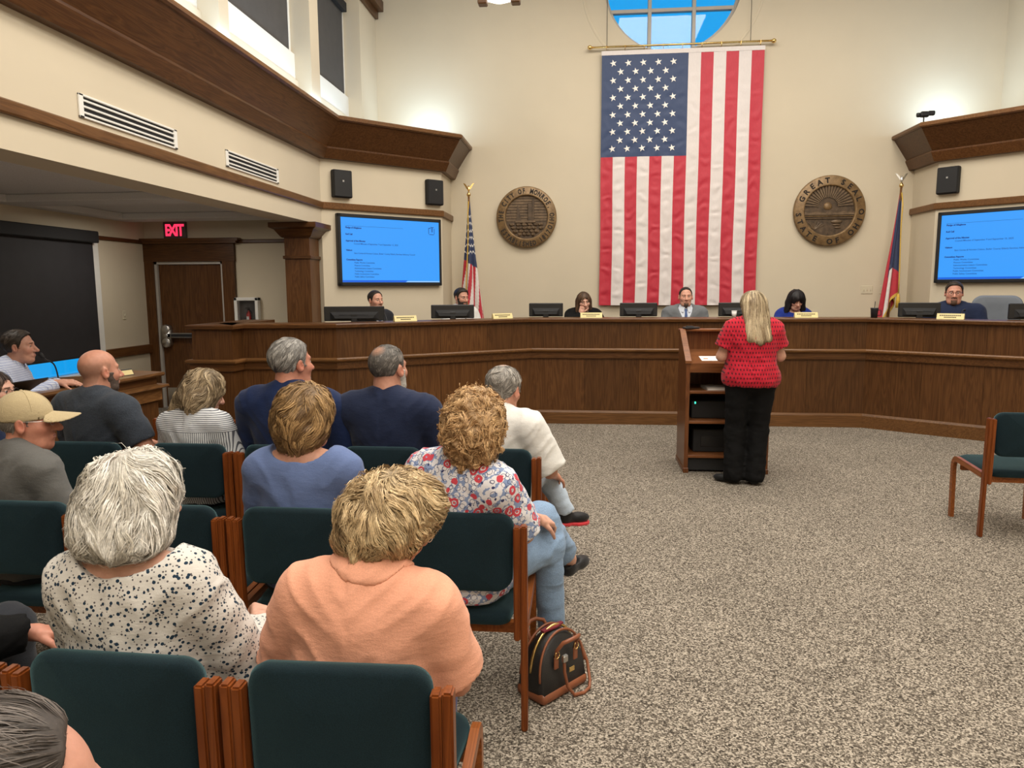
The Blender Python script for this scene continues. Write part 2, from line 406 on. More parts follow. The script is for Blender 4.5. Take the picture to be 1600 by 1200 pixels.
# oak crown on the ledge, one mitred length per wall face
def crown(poly, name):
    root = struct(empty(name), 'broad flared oak crown running round the %s ledge' % ('left' if poly is LW else 'right'))
    for i in range(3):
        ax = 'oak_y' if i in ((0, ) if poly is LW else (2,)) else 'oak_x'
        sweep_seg(MB(), poly, i, [(0, 3.28), (0.075, 3.28), (0.13, 3.395), (0.13, 3.415), (0, 3.415)]).build('base_board', M[ax], root)
        sweep_seg(MB(), poly, i, [(0.0, 3.415), (0.115, 3.415), (0.30, 3.70), (0.0, 3.70)]).build('sloped_panel', M[ax], root)
        sweep_seg(MB(), poly, i, [(0.0, 3.70), (0.315, 3.70), (0.335, 3.715), (0.335, 3.75), (0.315, 3.765), (0.0, 3.765)]).build('lip', M['rail_y' if ax == 'oak_y' else 'rail_x'], root)
        sweep_seg(MB(), poly, i, [(0.0, 2.66), (0.03, 2.66), (0.035, 2.67), (0.035, 2.735), (0.025, 2.745), (0.0, 2.745)]).build('picture_rail', M['rail_y' if ax == 'oak_y' else 'rail_x'], root)
crown(LW, 'trim_4'); crown(RW, 'trim_5')
# flat top of the two corner ledges
for X in ((lambda x: x), mir):
    struct(MB().prism([(X(-3.31), 9.2), (X(-2.0), 10.5), (X(-2.0), 11.3), (X(-3.31), 11.3)], 3.70, 3.76).build('trim_'+('6' if X(1) == 1 else '7'), M['panelwhite']))
# side aisle under the beam: ceiling with dropped panels, window wall, door wall
mb = MB().box((-6.3, -4.2, 2.62), (-3.6, 10.0, 2.72)); struct(mb.build('ceiling_aisle', M['tile']))
cp = struct(empty('ceiling_panels'), 'shallow dropped ceiling fields of the side aisle')
for (y0, y1) in ((0.3, 4.3), (4.7, 7.1), (7.5, 9.0)):
    for (a, b_, c, d) in ((-6.2, -5.85, y0, y1), (-4.05, -3.68, y0, y1)):
        MB().box((a, c, 2.54), (b_, d, 2.62), 0.01).build('soffit_panel', M['tile'], cp)
    MB().box((-6.2, y1, 2.54), (-3.68, y1+0.4, 2.62), 0.01).build('soffit_panel', M['tile'], cp)
AW = -6.05
sb0, st0, wy0, wy1 = 0.62, 2.28, 4.6, 8.72
mb = MB().box((AW-0.25, -4.2, 0), (AW, wy0, 2.7)).box((AW-0.25, wy1, 0), (AW, 9.95, 2.7)).box((AW-0.25, wy0, 0), (AW, wy1, sb0)).box((AW-0.25, wy0, st0), (AW, wy1, 2.7))
struct(mb.build('wall_aisle', M['wall']))
w = struct(empty('window_20', (AW, (wy0+wy1)/2, 0)), 'aisle window, bright blue strip of sky under its dark shade')
hw = (wy1-wy0)/2
fr = MB().box((-0.14, -hw, sb0), (0.02, -hw+0.05, st0)).box((-0.14, hw-0.11, sb0), (0.025, hw, st0)).box((-0.14, -hw, sb0), (0.05, hw, sb0+0.03)).box((-0.14, -hw, st0-0.05), (0.02, hw, st0)).box((-0.14, -0.03, sb0), (-0.06, 0.03, st0))
fr.build('frame', M['white'], w)
for a, b_ in ((-hw+0.05, -0.03), (0.03, hw-0.11)): MB().box((-0.11, a, sb0+0.03), (-0.10, b_, st0-0.05)).build('pane', M['glass'], w)
sh = empty('roller_shade', (AW, (wy0+wy1)/2, 0), 0, 'large dark roller shade drawn down the aisle window behind the man at the microphone', 'shade')
MB().box((0.04, -hw-0.02, 0.86), (0.046, hw-0.13, 2.24)).build('shade_cloth', M['darkshade'], sh)
MB().box((0.034, -hw-0.02, 0.845), (0.052, hw-0.13, 0.868)).build('hem_bar', M['blackmatte'], sh)
MB().box((0.022, -hw-0.05, 2.22), (0.12, hw-0.10, 2.36), 0.01).build('head_box', M['blackmatte'], sh)
DY = 9.75; dx0, dx1, dzt = -5.92, -4.93, 2.03
mb = MB().box((AW-0.25, DY, 0), (dx0, DY+0.2, 2.7)).box((dx1, DY, 0), (-2.9, DY+0.2, 2.7)).box((dx0, DY, dzt), (dx1, DY+0.2, 2.7))
struct(mb.build('wall_door', M['wall']))
for (nme, lo, hi) in (('trim_8', (AW, DY-0.03, 2.27), (-3.4, DY, 2.32)), ('trim_9', (AW, wy1, 2.27), (AW+0.03, DY, 2.32)), ('trim_10', (AW, wy1, 0.78), (AW+0.04, DY, 0.90)), ('trim_11', (AW, DY-0.04, 0.78), (dx0-0.16, DY, 0.90)), ('baseboard_aisle', (AW, wy1-4, 0), (AW+0.02, DY, 0.12))):
    struct(MB().box(lo, hi, 0.008).build(nme, M['oak_x' if hi[0]-lo[0] > 0.1 else 'oak_y']))
d = struct(empty('door_1', ((dx0+dx1)/2, DY, 0)), 'brown oak exit door with a steel push bar')
hw = (dx1-dx0)/2
MB().box((-hw+0.035, 0.02, 0.01), (hw-0.035, 0.065, dzt-0.035), 0.003).build('door_leaf', M['oak_z'], d)
MB().box((-hw, -0.02, 0), (-hw+0.035, 0.08, dzt)).box((hw-0.035, -0.02, 0), (hw, 0.08, dzt)).box((-hw, -0.02, dzt-0.035), (hw, 0.08, dzt)).build('door_frame', M['frame_grey'], d)
MB().box((-hw-0.17, -0.05, 0), (-hw, 0.0, dzt+0.02)).box((hw, -0.05, 0), (hw+0.17, 0.0, dzt+0.02)).build('casing', M['oak_z'], d)
MB().box((-hw-0.18, -0.055, dzt), (hw+0.18, 0.0, dzt+0.24)).build('head_casing', M['oak_x'], d)
MB().box((-hw-0.24, -0.11, dzt+0.24), (hw+0.24, 0.0, dzt+0.27)).box((-hw-0.27, -0.13, dzt+0.27), (hw+0.27, 0.0, dzt+0.31)).build('cornice', M['oak_x'], d)
pb = MB().box((-hw+0.14, -0.06, 0.985), (hw-0.06, -0.02, 1.055), 0.01).build('push_bar', M['metal'], d)
MB().box((-hw+0.2, -0.064, 1.0), (-hw+0.66, -0.058, 1.04)).build('bar_strip', M['blackmatte'], pb)
MB().lathe([(0, 0), (0.07, 0), (0.07, 0.07), (0.055, 0.085), (0, 0.085)], n=16, M=Matrix.Translation((-hw+0.12, 0.02, 0.92)) @ Matrix.Rotation(PI/2, 4, 'X')).lathe([(0, 0), (0.07, 0), (0.07, 0.07), (0.055, 0.085), (0, 0.085)], n=16, M=Matrix.Translation((-hw+0.12, 0.02, 1.10)) @ Matrix.Rotation(PI/2, 4, 'X')).box((-hw+0.05, -0.06, 0.92), (-hw+0.19, 0.02, 1.10)).build('latch_case', M['metal'], d, True)
MB().box((-hw+0.06, 0.012, 0.02), (hw-0.06, 0.02, 0.28)).build('kick_plate', M['metal'], d)
# square oak column at the corner of the beam
c = struct(empty('column_1', (-3.56, 9.10, 0)), 'square oak column with a flared cap under the beam')
MB().box((-0.16, -0.16, 0), (0.16, 0.16, 2.30)).build('shaft', M['oak_z'], c)
MB().box((-0.19, -0.19, 0), (0.19, 0.19, 0.2)).build('plinth', M['oak_z'], c)
MB().box((-0.18, -0.18, 2.02), (0.18, 0.18, 2.06), 0.005).build('necking', M['oak_x'], c)
capm = MB(); prof = [(0.18, 2.28), (0.20, 2.30), (0.25, 2.375), (0.30, 2.40), (0.30, 2.458)]
rg = [[capm.bm.verts.new((sx*r, sy*r, z)) for sx, sy in ((-1, -1), (1, -1), (1, 1), (-1, 1))] for r, z in prof]
for a, b_ in zip(rg[:-1], rg[1:]):
    for k in range(4): capm.bm.faces.new((a[k], a[(k+1) % 4], b_[(k+1) % 4], b_[k]))
capm.bm.faces.new(rg[-1]); capm.bm.faces.new(rg[0][::-1]); capm.build('capital', M['oak_x'], c)

# ------------------------------------------------------------------ the dais
DP = [(-4.08, 8.6), (-4.08, 7.30), (-3.64, 7.28), (-3.63, 7.50), (-2.62, 7.56), (-0.66, 8.92), (3.25, 8.92), (5.21, 7.56), (6.22, 7.50), (6.23, 7.28)]
dais = empty('council_dais', (0, 0, 0), 0, 'long angled dark oak council dais facing the audience', 'dais')
for i in range(len(DP)-1):
    L = (Vector(DP[i+1])-Vector(DP[i])).length
    ax = 'oak_y' if i in (0, 2) else 'oak_x'
    sweep_seg(MB(), DP, i, [(0, 0), (0.03, 0), (0.03, 0.14), (0.018, 0.165), (0, 0.165)]).build('base_board', M['rail_y' if ax == 'oak_y' else 'rail_x'], dais)
    sweep_seg(MB(), DP, i, [(0, 0.80), (0.02, 0.80), (0.025, 0.81), (0.025, 0.875), (0, 0.875)]).build('band', M[ax], dais)
    sweep_seg(MB(), DP, i, [(0, 0.875), (0.035, 0.875), (0.06, 0.895), (0.062, 0.912), (0.05, 0.925), (0, 0.925)]).build('chair_rail', M['rail_y' if ax == 'oak_y' else 'rail_x'], dais)
    sweep_seg(MB(), DP, i, [(-0.34, 1.235), (0.03, 1.235), (0.045, 1.245), (0.05, 1.275), (0.04, 1.285), (-0.34, 1.285)]).build('cap', M['oak_y' if ax == 'oak_y' else 'oak_x'], dais)
    n = max(1, round(L/0.62))
    for k in range(n):
        for z0, z1, back in ((0.165, 0.80, 0.0), (0.925, 1.235, 0.0)):
            A = Vector(offset_pt(DP, i, 0)); B = Vector(offset_pt(DP, i+1, 0)); A2 = Vector(offset_pt(DP, i, -0.03)); B2 = Vector(offset_pt(DP, i+1, -0.03))
            g = 0.0012; t0, t1 = k/n+(g/L if k else 0), (k+1)/n-(g/L if k < n-1 else 0)
            q = [A.lerp(B, t0), A.lerp(B, t1), A2.lerp(B2, t1), A2.lerp(B2, t0)]
            MB().prism([tuple(v) for v in q], z0, z1).build('panel', M['oak_z'], dais)
sweep_seg(MB(), DP, 5, [(-0.36, 0.3), (-0.34, 0.3), (-0.34, 1.235), (-0.36, 1.235)]).build('inner_panel', M['oak_z'], dais)
for i in (4, 6): sweep_seg(MB(), DP, i, [(-0.36, 0.3), (-0.34, 0.3), (-0.34, 1.235), (-0.36, 1.235)]).build('inner_panel', M['oak_z'], dais)
for i in (4, 5, 6): sweep_seg(MB(), DP, i, [(-0.95, 1.02), (-0.35, 1.02), (-0.35, 1.05), (-0.95, 1.05)]).build('work_surface', M['oak_x'], dais)
struct(MB().prism([(-2.9, 8.3), (-0.9, 9.7), (3.5, 9.7), (5.4, 8.3), (4.6, 10.5), (4.6, 11.29), (-2.0, 11.29), (-2.0, 10.5)], 0.0, 0.33).build('floor_platform', M['carpet']))

# ------------------------------------------------------------------ fixtures on the walls
def text_mesh(s, size, bold=0.0, ext=0.0, align='LEFT'):
    """lettering in Blender's own font -> (verts, faces) lists in the xy plane"""
    c = bpy.data.curves.new('t', 'FONT'); c.body = s; c.size = size; c.extrude = ext; c.offset = bold; c.align_x = align; c.resolution_u = 2
    o = bpy.data.objects.new('t', c); COL.objects.link(o)
    me = bpy.data.meshes.new_from_object(o.evaluated_get(bpy.context.evaluated_depsgraph_get()))
    V = [tuple(v.co) for v in me.vertices]; Fs = [tuple(p.vertices) for p in me.polygons]
    bpy.data.objects.remove(o); bpy.data.curves.remove(c); bpy.data.meshes.remove(me)
    return V, Fs
def add_text(mb, s, size, Mx, bold=0.0, ext=0.0, align='LEFT'):
    V, Fs = text_mesh(s, size, bold, ext, align)
    vs_ = [mb.bm.verts.new(Mx @ Vector(v)) for v in V]
    for f in Fs:
        try: mb.bm.faces.new([vs_[i] for i in f])
        except ValueError: pass
# frame on the angled walls: local x along wall (to the right as seen from the room), y into the wall, z up
ANG_L, ANG_R = PI/4, -PI/4
def on_wall(name, p, rz, label, cat, group=None): return empty(name, p, rz, label, cat, group)
def emis(name, col, st):
    m, nt, b = nm(name); b.inputs['Base Color'].default_value = (0.01, 0.01, 0.01, 1); b.inputs['Roughness'].default_value = 0.3
    b.inputs['Emission Color'].default_value = (*col, 1); b.inputs['Emission Strength'].default_value = st; return m
M['screen'] = emis('screen_blue', (0.035, 0.34, 0.98), 1.0)
M['screen_text'] = emis('screen_text_navy', (0.006, 0.05, 0.26), 1.0)
M['screen_bar'] = emis('screen_bar_blue', (0.003, 0.12, 0.72), 1.0)
M['screen_pale'] = emis('screen_pale', (0.30, 0.58, 0.98), 1.0)
AGENDA = [(0.0, 0, 'Pledge of Allegiance'), (0.085, 0, 'Roll Call'), (0.17, 0, 'Approval of the Minutes'), (0.207, 1, 'Council Minutes of September 9 and September 15, 2025'),
          (0.292, 0, 'Visitors'), (0.33, 1, 'Sara Cortes & Noreen Colson, Butler County Elderly Services Advisory Council'), (0.415, 0, 'Committee Reports'),
          (0.453, 1, 'Public Works Committee'), (0.49, 1, 'Finance Committee'), (0.527, 1, 'Administrative Liaison Committee'), (0.564, 1, 'Technology Committee'),
          (0.601, 1, 'Public Involvement Committee'), (0.638, 1, 'Public Safety Committee')]
def tv(p, rz, label):
    t = on_wall('television', p, rz, label, 'television', 'wall televisions showing the agenda')
    w, h = 0.795, 0.462
    fr = MB()
    for lo, hi in (((-w, -0.07, -h), (-w+0.045, 0.0, h)), ((w-0.035, -0.07, -h), (w, 0.0, h)), ((-w, -0.07, h-0.045), (w, 0.0, h)), ((-w, -0.07, -h), (w, 0.0, -h+0.045))): fr.box(lo, hi, 0.006)
    fr.build('bezel', M['black'], t)
    MB().box((-w+0.02, -0.055, -h+0.02), (w-0.02, -0.01, h-0.02)).build('back_panel', M['black'], t)
    sc = MB().box((-w+0.044, -0.058, -h+0.044), (w-0.034, -0.055, h-0.044)).build('screen', M['screen'], t)
    R = Matrix.Rotation(PI/2, 4, 'X')
    tx = MB(); x0, z0 = -w+0.11, h-0.185
    for dz, ind, s in AGENDA: add_text(tx, s, 0.0285, Matrix.Translation((x0+0.115*ind, -0.0595, z0-dz*0.99)) @ R, 0.0016 if not ind else 0.0004)
    setp(tx.build('agenda_text', M['screen_text'], sc), kind='stuff')
    MB().box((x0, -0.0594, z0+0.030), (x0+0.86, -0.0588, z0+0.033)).build('rule_line', M['screen_text'], sc)
    lg = MB()
    for a, b_ in (((-0.06, 0.03), (-0.015, 0.04)), ((-0.06, -0.045), (-0.05, 0.04)), ((0.0, -0.02), (0.010, 0.05)), ((0.02, -0.02), (0.03, 0.045)), ((0.055, -0.045), (0.063, 0.03)), ((-0.045, -0.055), (0.05, -0.047)), ((-0.02, 0.045), (0.05, 0.052))):
        lg.box((w-0.16+a[0]*0.8, -0.0594, h-0.165+a[1]), (w-0.16+b_[0]*0.8, -0.0588, h-0.165+b_[1]))
    setp(lg.build('logo', M['screen_text'], sc), kind='stuff')
    MB().poly([(-w+0.046, -0.0592, -h+0.046), (w-0.60, -0.0592, -h+0.046), (w-0.56, -0.0592, -h+0.072), (-w+0.046, -0.0592, -h+0.072)]).build('footer_bar', M['screen_bar'], sc)
    MB().poly([(w-0.59, -0.0592, -h+0.046), (w-0.036, -0.0592, -h+0.046), (w-0.036, -0.0592, -h+0.062), (w-0.565, -0.0592, -h+0.062)]).build('footer_strip', M['screen_pale'], sc)
tv((-2.655, 9.955, 2.152), ANG_L, 'blue agenda television on the angled wall beside the oak column')
tv((mir(-2.655), 9.955, 2.152), ANG_R, 'blue agenda television cut off by the right edge above the man with glasses')
def speaker(p, rz, label):
    t = on_wall('wall_speaker', p, rz, label, 'speaker', 'flat black wall speakers')
    MB().box((-0.132, -0.085, -0.172), (0.132, 0.0, 0.172), 0.012).build('cabinet', M['blackmatte'], t)
    MB().box((-0.122, -0.094, -0.162), (0.122, -0.084, 0.162), 0.008).build('grille', M['black'], t)
    MB().box((-0.011, -0.097, 0.022), (0.011, -0.093, 0.044)).build('badge', M['metal'], t)
speaker((-3.155, 9.455, 2.982), ANG_L, 'black speaker above the upper left corner of the agenda screen, nearer the oak column')
speaker((-2.155, 10.455, 2.982), ANG_L, 'black speaker above the agenda screen, nearer the draped national flag')
speaker((mir(-2.155), 10.455, 3.02), ANG_R, 'black speaker beneath the crown with the camcorder, above the cut off screen')
def vent(y0, y1, label):
    t = empty('air_vent', (WL, (y0+y1)/2, 2.865), 0, label, 'vent', 'long white slotted wall vents')
    h = (y1-y0)/2; z = 0.078
    fr = MB()
    for lo, hi in (((0, -h, -z), (0.014, -h+0.045, z)), ((0, h-0.045, -z), (0.014, h, z)), ((0, -h, z-0.015), (0.014, h, z)), ((0, -h, -z), (0.014, h, -z+0.015))): fr.box(lo, hi, 0.003)
    fr.build('frame', M['white'], t)
    MB().box((0.0005, -h+0.03, -z+0.01), (0.002, h-0.03, z-0.01)).build('slot_shadow_sheet', M['blackmatte'], t)  # thin black sheet on the wall stands for the shade inside the slots
    for k in range(3):
        zc = -z+0.039+k*0.039; MB().box((0.002, -h+0.03, zc-0.0075), (0.013, h-0.03, zc+0.0075), 0.003).build('slat', M['white'], t)
s_ = 3.35/3.42
vent(4.85*s_, 6.06*s_, 'long white slotted air vent on the beam, nearer the camera')
vent(6.91*s_, 8.12*s_, 'white slotted air vent on the beam, nearer the oak column')

# carved round seals
def bronze(name, dark, light):
    m, nt, b = nm(name); v = coords(nt); f = noise(nt, v, 14, 5, 0.65); g = noise(nt, v, 90, 3)
    c = ramp(nt, mth(nt, 'ADD', mth(nt, 'MULTIPLY', f, 0.7), mth(nt, 'MULTIPLY', g, 0.3)), [(0.35, dark), (0.65, light)])
    nt.links.new(c, b.inputs['Base Color']); b.inputs['Roughness'].default_value = 0.45; b.inputs['Metallic'].default_value = 0.25
    bump(nt, b, g, 0.25, 0.004); return m
M['bz_rim'] = bronze('bronze_rim', (0.13, 0.075, 0.032), (0.30, 0.19, 0.085))
M['bz_dark'] = bronze('bronze_dark', (0.042, 0.028, 0.018), (0.13, 0.085, 0.050))
M['bz_mid'] = bronze('bronze_mid', (0.085, 0.056, 0.034), (0.21, 0.14, 0.080))
M['bz_ink'] = plain('seal_letter_dark', (0.012, 0.007, 0.004), 0.5, 0.2, var=0.2)
def seal(p, r, label, arcs, relief, lsz=0.105, sqz=1.0):
    t = empty('round_seal', (p[0], p[1]-0.012, p[2]), 0, label, 'seal', 'carved round seals flanking the big flag')
    RX = Matrix.Rotation(PI/2, 4, 'X')           # lathe z -> -y (towards the room)
    ri = r*0.725
    MB().lathe([(ri-0.012, 0.0), (r-0.01, 0.0), (r, 0.012), (r, 0.05), (r-0.015, 0.064), (ri+0.02, 0.064), (ri+0.006, 0.070), (ri-0.006, 0.066), (ri-0.012, 0.03)], n=64, M=RX).build('rim', M['bz_rim'], t, True)
    f = MB().lathe([(0, 0.026), (ri-0.008, 0.026)], n=48, M=RX).build('field', M['bz_dark'], t)
    lt = MB()
    for s, rad, a0, a1, flip in arcs:
        n = len(s)
        for i, ch in enumerate(s):
            if ch == ' ': continue
            a = math.radians(a0 + (a1-a0)*i/max(1, n-1))
            rot = (a - PI/2) if not flip else (a + PI/2)
            Mx = RX @ Matrix.Translation((rad*math.cos(a), rad*math.sin(a), 0.0645)) @ Matrix.Rotation(rot, 4, 'Z') @ Matrix.Diagonal((sqz, 1, 1, 1)) @ Matrix.Translation((0, -0.036, 0))
            add_text(lt, ch, lsz, Mx, 0.0035, 0.003, 'CENTER')
    setp(lt.build('lettering', M['bz_ink'], t), kind='stuff')
    relief(f, ri)
def relief_towers(f, ri):
    y0 = -0.026
    for k in range(9):                                                      # brick courses of the sky
        z = -0.06+k*0.042; w = math.sqrt(max(ri*ri*0.9-z*z, 0))
        MB().box((-w, y0-0.006, z), (w, y0+0.001, z+0.03), 0.003).build('course', M['bz_mid'], f)
    MB().box((0.02, y0-0.03, -0.06), (0.09, y0, 0.21), 0.006).build('tower', M['bz_dark'], f)
    MB().box((0.085, y0-0.022, -0.06), (0.115, y0, 0.265), 0.004).build('tower', M['bz_dark'], f)
    MB().prism([(-0.155, -0.06), (-0.075, -0.06), (-0.125, 0.175), (-0.135, 0.175)], 0.0, 0.03, Matrix.Translation((0, y0, 0)) @ Matrix.Rotation(PI/2, 4, 'X')).build('obelisk', M['bz_dark'], f)
    MB().box((-0.17, y0-0.036, -0.085), (0.14, y0, -0.05), 0.006).build('ledge', M['bz_mid'], f)
    rnd = random.Random(3)
    for row, (z, n, w) in enumerate(((-0.105, 6, 0.26), (-0.155, 6, 0.25), (-0.205, 5, 0.2), (-0.25, 4, 0.13))):
        for k in range(n):
            x = -w+2*w*(k+0.5)/n+rnd.uniform(-.012, .012)
            b = bmesh.new(); bmesh.ops.create_icosphere(b, subdivisions=1, radius=1.0)
            sx, sz = w/n*1.12, 0.032*rnd.uniform(.8, 1.15)
            for v in b.verts: v.co = Vector((x+v.co.x*sx*rnd.uniform(.85, 1.1), y0-0.008+v.co.y*0.03, z+v.co.z*sz*rnd.uniform(.85, 1.1)))
            mb = MB(); mb._merge(b); mb.build('stone', M['bz_mid'], f)
def relief_sun(f, ri):
    y0 = -0.026
    for k in range(21):
        a = math.radians(6+k*8.4); r0, r1 = 0.135, ri*0.96
        d = Vector((math.cos(a), math.sin(a))); nrm = Vector((-d.y, d.x)); c0 = Vector((-0.02, 0.055))
        p0, p1 = c0+d*r0, c0+d*r1
        lim = ri*0.97
        if p1.length > lim: p1 = p1.normalized()*lim
        MB().prism([tuple(p0+nrm*0.006), tuple(p0-nrm*0.006), tuple(p1-nrm*0.015), tuple(p1+nrm*0.015)], 0, 0.016, Matrix.Translation((0, y0, 0)) @ Matrix.Rotation(PI/2, 4, 'X')).build('ray', M['bz_mid'], f)
    MB().lathe([(0, 0.03), (0.03, 0.026), (0.055, 0.012), (0.06, 0)], (0, 0, 0), 20, Matrix.Translation((-0.02, y0, 0.06)) @ Matrix.Rotation(PI/2, 4, 'X')).build('sun', M['bz_rim'], f, True)
    for k, (z, h, amp) in enumerate(((0.02, 0.05, 0.022), (-0.02, 0.04, 0.014))):
        w = math.sqrt(ri*ri-z*z)*0.96; pts = [(-w, z-h)] + [(-w+2*w*i/14, z+amp*math.sin(i*1.7+k*2)*0.7) for i in range(15)] + [(w, z-h)]
        MB().prism(pts, 0, 0.022+0.006*k, Matrix.Translation((0, y0, 0)) @ Matrix.Rotation(PI/2, 4, 'X')).build('hill', M['bz_mid'] if k else M['bz_dark'], f)
    for z in (-0.075, -0.105):
        w = math.sqrt(ri*ri-z*z)*0.97; MB().box((-w, y0-0.02, z-0.008), (w, y0, z+0.006), 0.003).build('river_band', M['bz_rim'] if z > -.09 else M['bz_mid'], f)
    for (x, z, sx, sz) in ((0.11, -0.155, 0.085, 0.032), (0.11, -0.20, 0.06, 0.016), (0.13, -0.24, 0.05, 0.014)):
        b = bmesh.new(); bmesh.ops.create_icosphere(b, subdivisions=2, radius=1.0)
        for v in b.verts: v.co = Vector((x+v.co.x*sx, y0+v.co.y*0.025, z+v.co.z*sz))
        mb = MB(); mb._merge(b); mb.build('sheaf', M['bz_mid'], f, True)
    for k in range(7):
        a = math.radians(35+k*18); MB().tube([(-0.19, y0-0.004, -0.26), (-0.19+0.16*math.cos(a), y0-0.008, -0.26+0.11*math.sin(a))], [0.008, 0.003], 5).build('arrow', M['bz_mid'], f)
R1 = 0.452
seal((-0.895, FY, 2.703), R1, 'round bronze city seal with carved towers and stones, near the national flag stand', [('THE CITY OF MONROE, OHIO', R1*0.855, 187, -23, False), ('ESTABLISHED 1817', R1*0.875, 209, 327, True)], relief_towers, 0.100, 0.70)
R2 = 0.500
seal((3.486, FY, 2.733), R2, 'round bronze state seal with carved sun rays over hills, beside the state flag', [('GREAT SEAL', R2*0.855, 157, 22, False), ('STATE OF OHIO', R2*0.875, 187, 357, True)], relief_sun)

# ------------------------------------------------------------------ the big hanging flag
def cloth_mat(name, col, var=0.06):
    m, nt, b = nm(name); v = coords(nt, (60, 60, 22)); f = noise(nt, v, 1.0, 4, 0.6)
    nt.links.new(ramp(nt, f, [(0.25, tuple(c*(1-var) for c in col)), (0.75, tuple(c*(1+var) for c in col))]), b.inputs['Base Color'])
    b.inputs['Roughness'].default_value = 0.55; b.inputs['Sheen Weight'].default_value = 0.1; bump(nt, b, f, 0.25, 0.006); return m
M['flag_red'] = cloth_mat('flag_red_nylon', (0.50, 0.022, 0.045))
M['flag_white'] = cloth_mat('flag_white_nylon', (0.71, 0.65, 0.63), 0.03)
M['flag_blue'] = cloth_mat('flag_blue_nylon', (0.022, 0.046, 0.125))
M['star'] = plain('embroidered_white_star', (0.84, 0.82, 0.78), 0.6, var=0.03)
FX0, FX1, FZ0, FZ1 = 0.205, 2.49, 1.385, 5.03
fl = empty('hanging_flag', (0, FY, 0), 0, 'huge stars and stripes flag hung vertically from a brass rod on the front wall', 'flag')
_TF = np.random.default_rng(5).random((32, 32, 32)).astype(np.float32)
def vnoise(P):
    i = np.floor(P).astype(np.int32); f = P-i; u = f*f*(3-2*f); i &= 31; j = (i+1) & 31; r = 0
    for a in (0, 1):
        for b in (0, 1):
            for c in (0, 1): r = r+_TF[(j if a else i)[:, 0], (j if b else i)[:, 1], (j if c else i)[:, 2]]*(u[:, 0] if a else 1-u[:, 0])*(u[:, 1] if b else 1-u[:, 1])*(u[:, 2] if c else 1-u[:, 2])
    return r
def fy(x, z):
    x = np.asarray(x, float); z = np.asarray(z, float); u = (x-FX0)/(FX1-FX0); t = (FZ1-z)/(FZ1-FZ0)
    a = 0.010*np.sin(x*5.1+0.6)*np.clip(t*1.4+0.1, 0, 1) + 0.012*np.sin(u*13*2*PI*0.5+0.4)*t
    # little puckers between the stripe seams
    st = u*13; ph = np.floor(st)
    q = np.stack([x*9+ph*3.7, z*7.5+ph*1.9, ph*0.77+0*x], -1); sh_ = q.shape; wv = vnoise(q.reshape(-1, 3).astype(np.float32)).reshape(sh_[:-1])
    pk = (0.0050*np.sin(z*24+ph*2.3+7*wv)+0.0034*np.sin(z*43+ph*4.1+9*wv))*np.sin(PI*(st-ph))
    return -0.075 + a + pk*np.clip(0.25+t*1.2, 0, 1)
def fx(x, z): t = (FZ1-z)/(FZ1-FZ0); return x + 0.006*np.sin(z*3+x*2)*t - 0.0*t
def cloth(name, x0, x1, z0, z1, mat, parent, nx, nz, dy=0.0):
    xs = np.linspace(x0, x1, nx+1); zs = np.linspace(z0, z1, nz+1); X, Z = np.meshgrid(xs, zs, indexing='ij')
    V = np.stack([fx(X, Z), fy(np.clip(X, x0+1e-4, x1-1e-4), Z)+dy, Z], -1).reshape(-1, 3)
    Vb = V + np.array([0, 0.004, 0])
    i, j = np.meshgrid(np.arange(nx), np.arange(nz), indexing='ij'); k = (i*(nz+1)+j).ravel()
    Q = np.stack([k, k+nz+1, k+nz+2, k+1], 1); n = len(V)
    return np_mesh(name, np.vstack([V, Vb]), np.vstack([Q, Q[:, ::-1]+n]), mat, parent)
sw = (FX1-FX0)/13; czb = FZ1-1.485; cxr = FX0+7*sw
for k in range(13):
    red = k % 2 == 0
    cloth('stripe', FX0+k*sw, FX0+(k+1)*sw, FZ0, (czb if k < 7 else FZ1-0.05), M['flag_red' if red else 'flag_white'], fl, 10, 110 if k < 7 else 150)
can = cloth('canton', FX0, cxr, czb, FZ1-0.05, M['flag_blue'], fl, 50, 60)
cloth('heading', FX0-0.005, FX1+0.005, FZ1-0.06, FZ1, M['flag_white'], fl, 40, 3, -0.004)
def star_mesh(cx, cz, r):
    V = [(cx, cz)]
    for k in range(10):
        a = PI*0.5 + PI*k/5 + 0.18; rr = r if k % 2 == 0 else r*0.40
        V.append((cx+rr*math.cos(a), cz+rr*math.sin(a)))
    V = np.array(V); P = np.stack([fx(V[:, 0], V[:, 1]), fy(V[:, 0], V[:, 1])-0.008, V[:, 1]], 1); P[0, 1] -= 0.003
    return P, np.array([(0, 1+k, 1+(k+1) % 10) for k in range(10)])[:, ::-1]
for r in range(11):
    n = 5 if r % 2 == 0 else 4
    for k in range(n):
        cx = FX0 + 0.165 + (k + (0 if n == 5 else 0.5))*0.214; cz = FZ1-0.175 - r*0.1195
        P, Fq = star_mesh(cx, cz, 0.052); np_mesh('star', P, Fq, M['star'], can, False)
rod = empty('flag_rod', (0, FY, 0), 0, 'brass rod with ball ends hung on two thin wires above the big flag', 'rod')
MB().tube([(0.04, -0.075, 5.085), (2.60, -0.075, 5.09)], 0.014, 10).build('rod', M['brass'], rod, True)
for x in (0.03, 2.61): MB().lathe([(0, -0.035), (0.022, -0.028), (0.034, 0), (0.022, 0.028), (0, 0.035)], n=12, M=Matrix.Translation((x, -0.075, 5.087)) @ Matrix.Rotation(PI/2, 4, 'Y')).build('finial', M['brass'], rod, True)
for x in (0.275, 2.29): MB().tube([(x, -0.075, 5.09), (x, -0.03, 6.59)], 0.004, 6).build('wire', M['blackmatte'], rod)
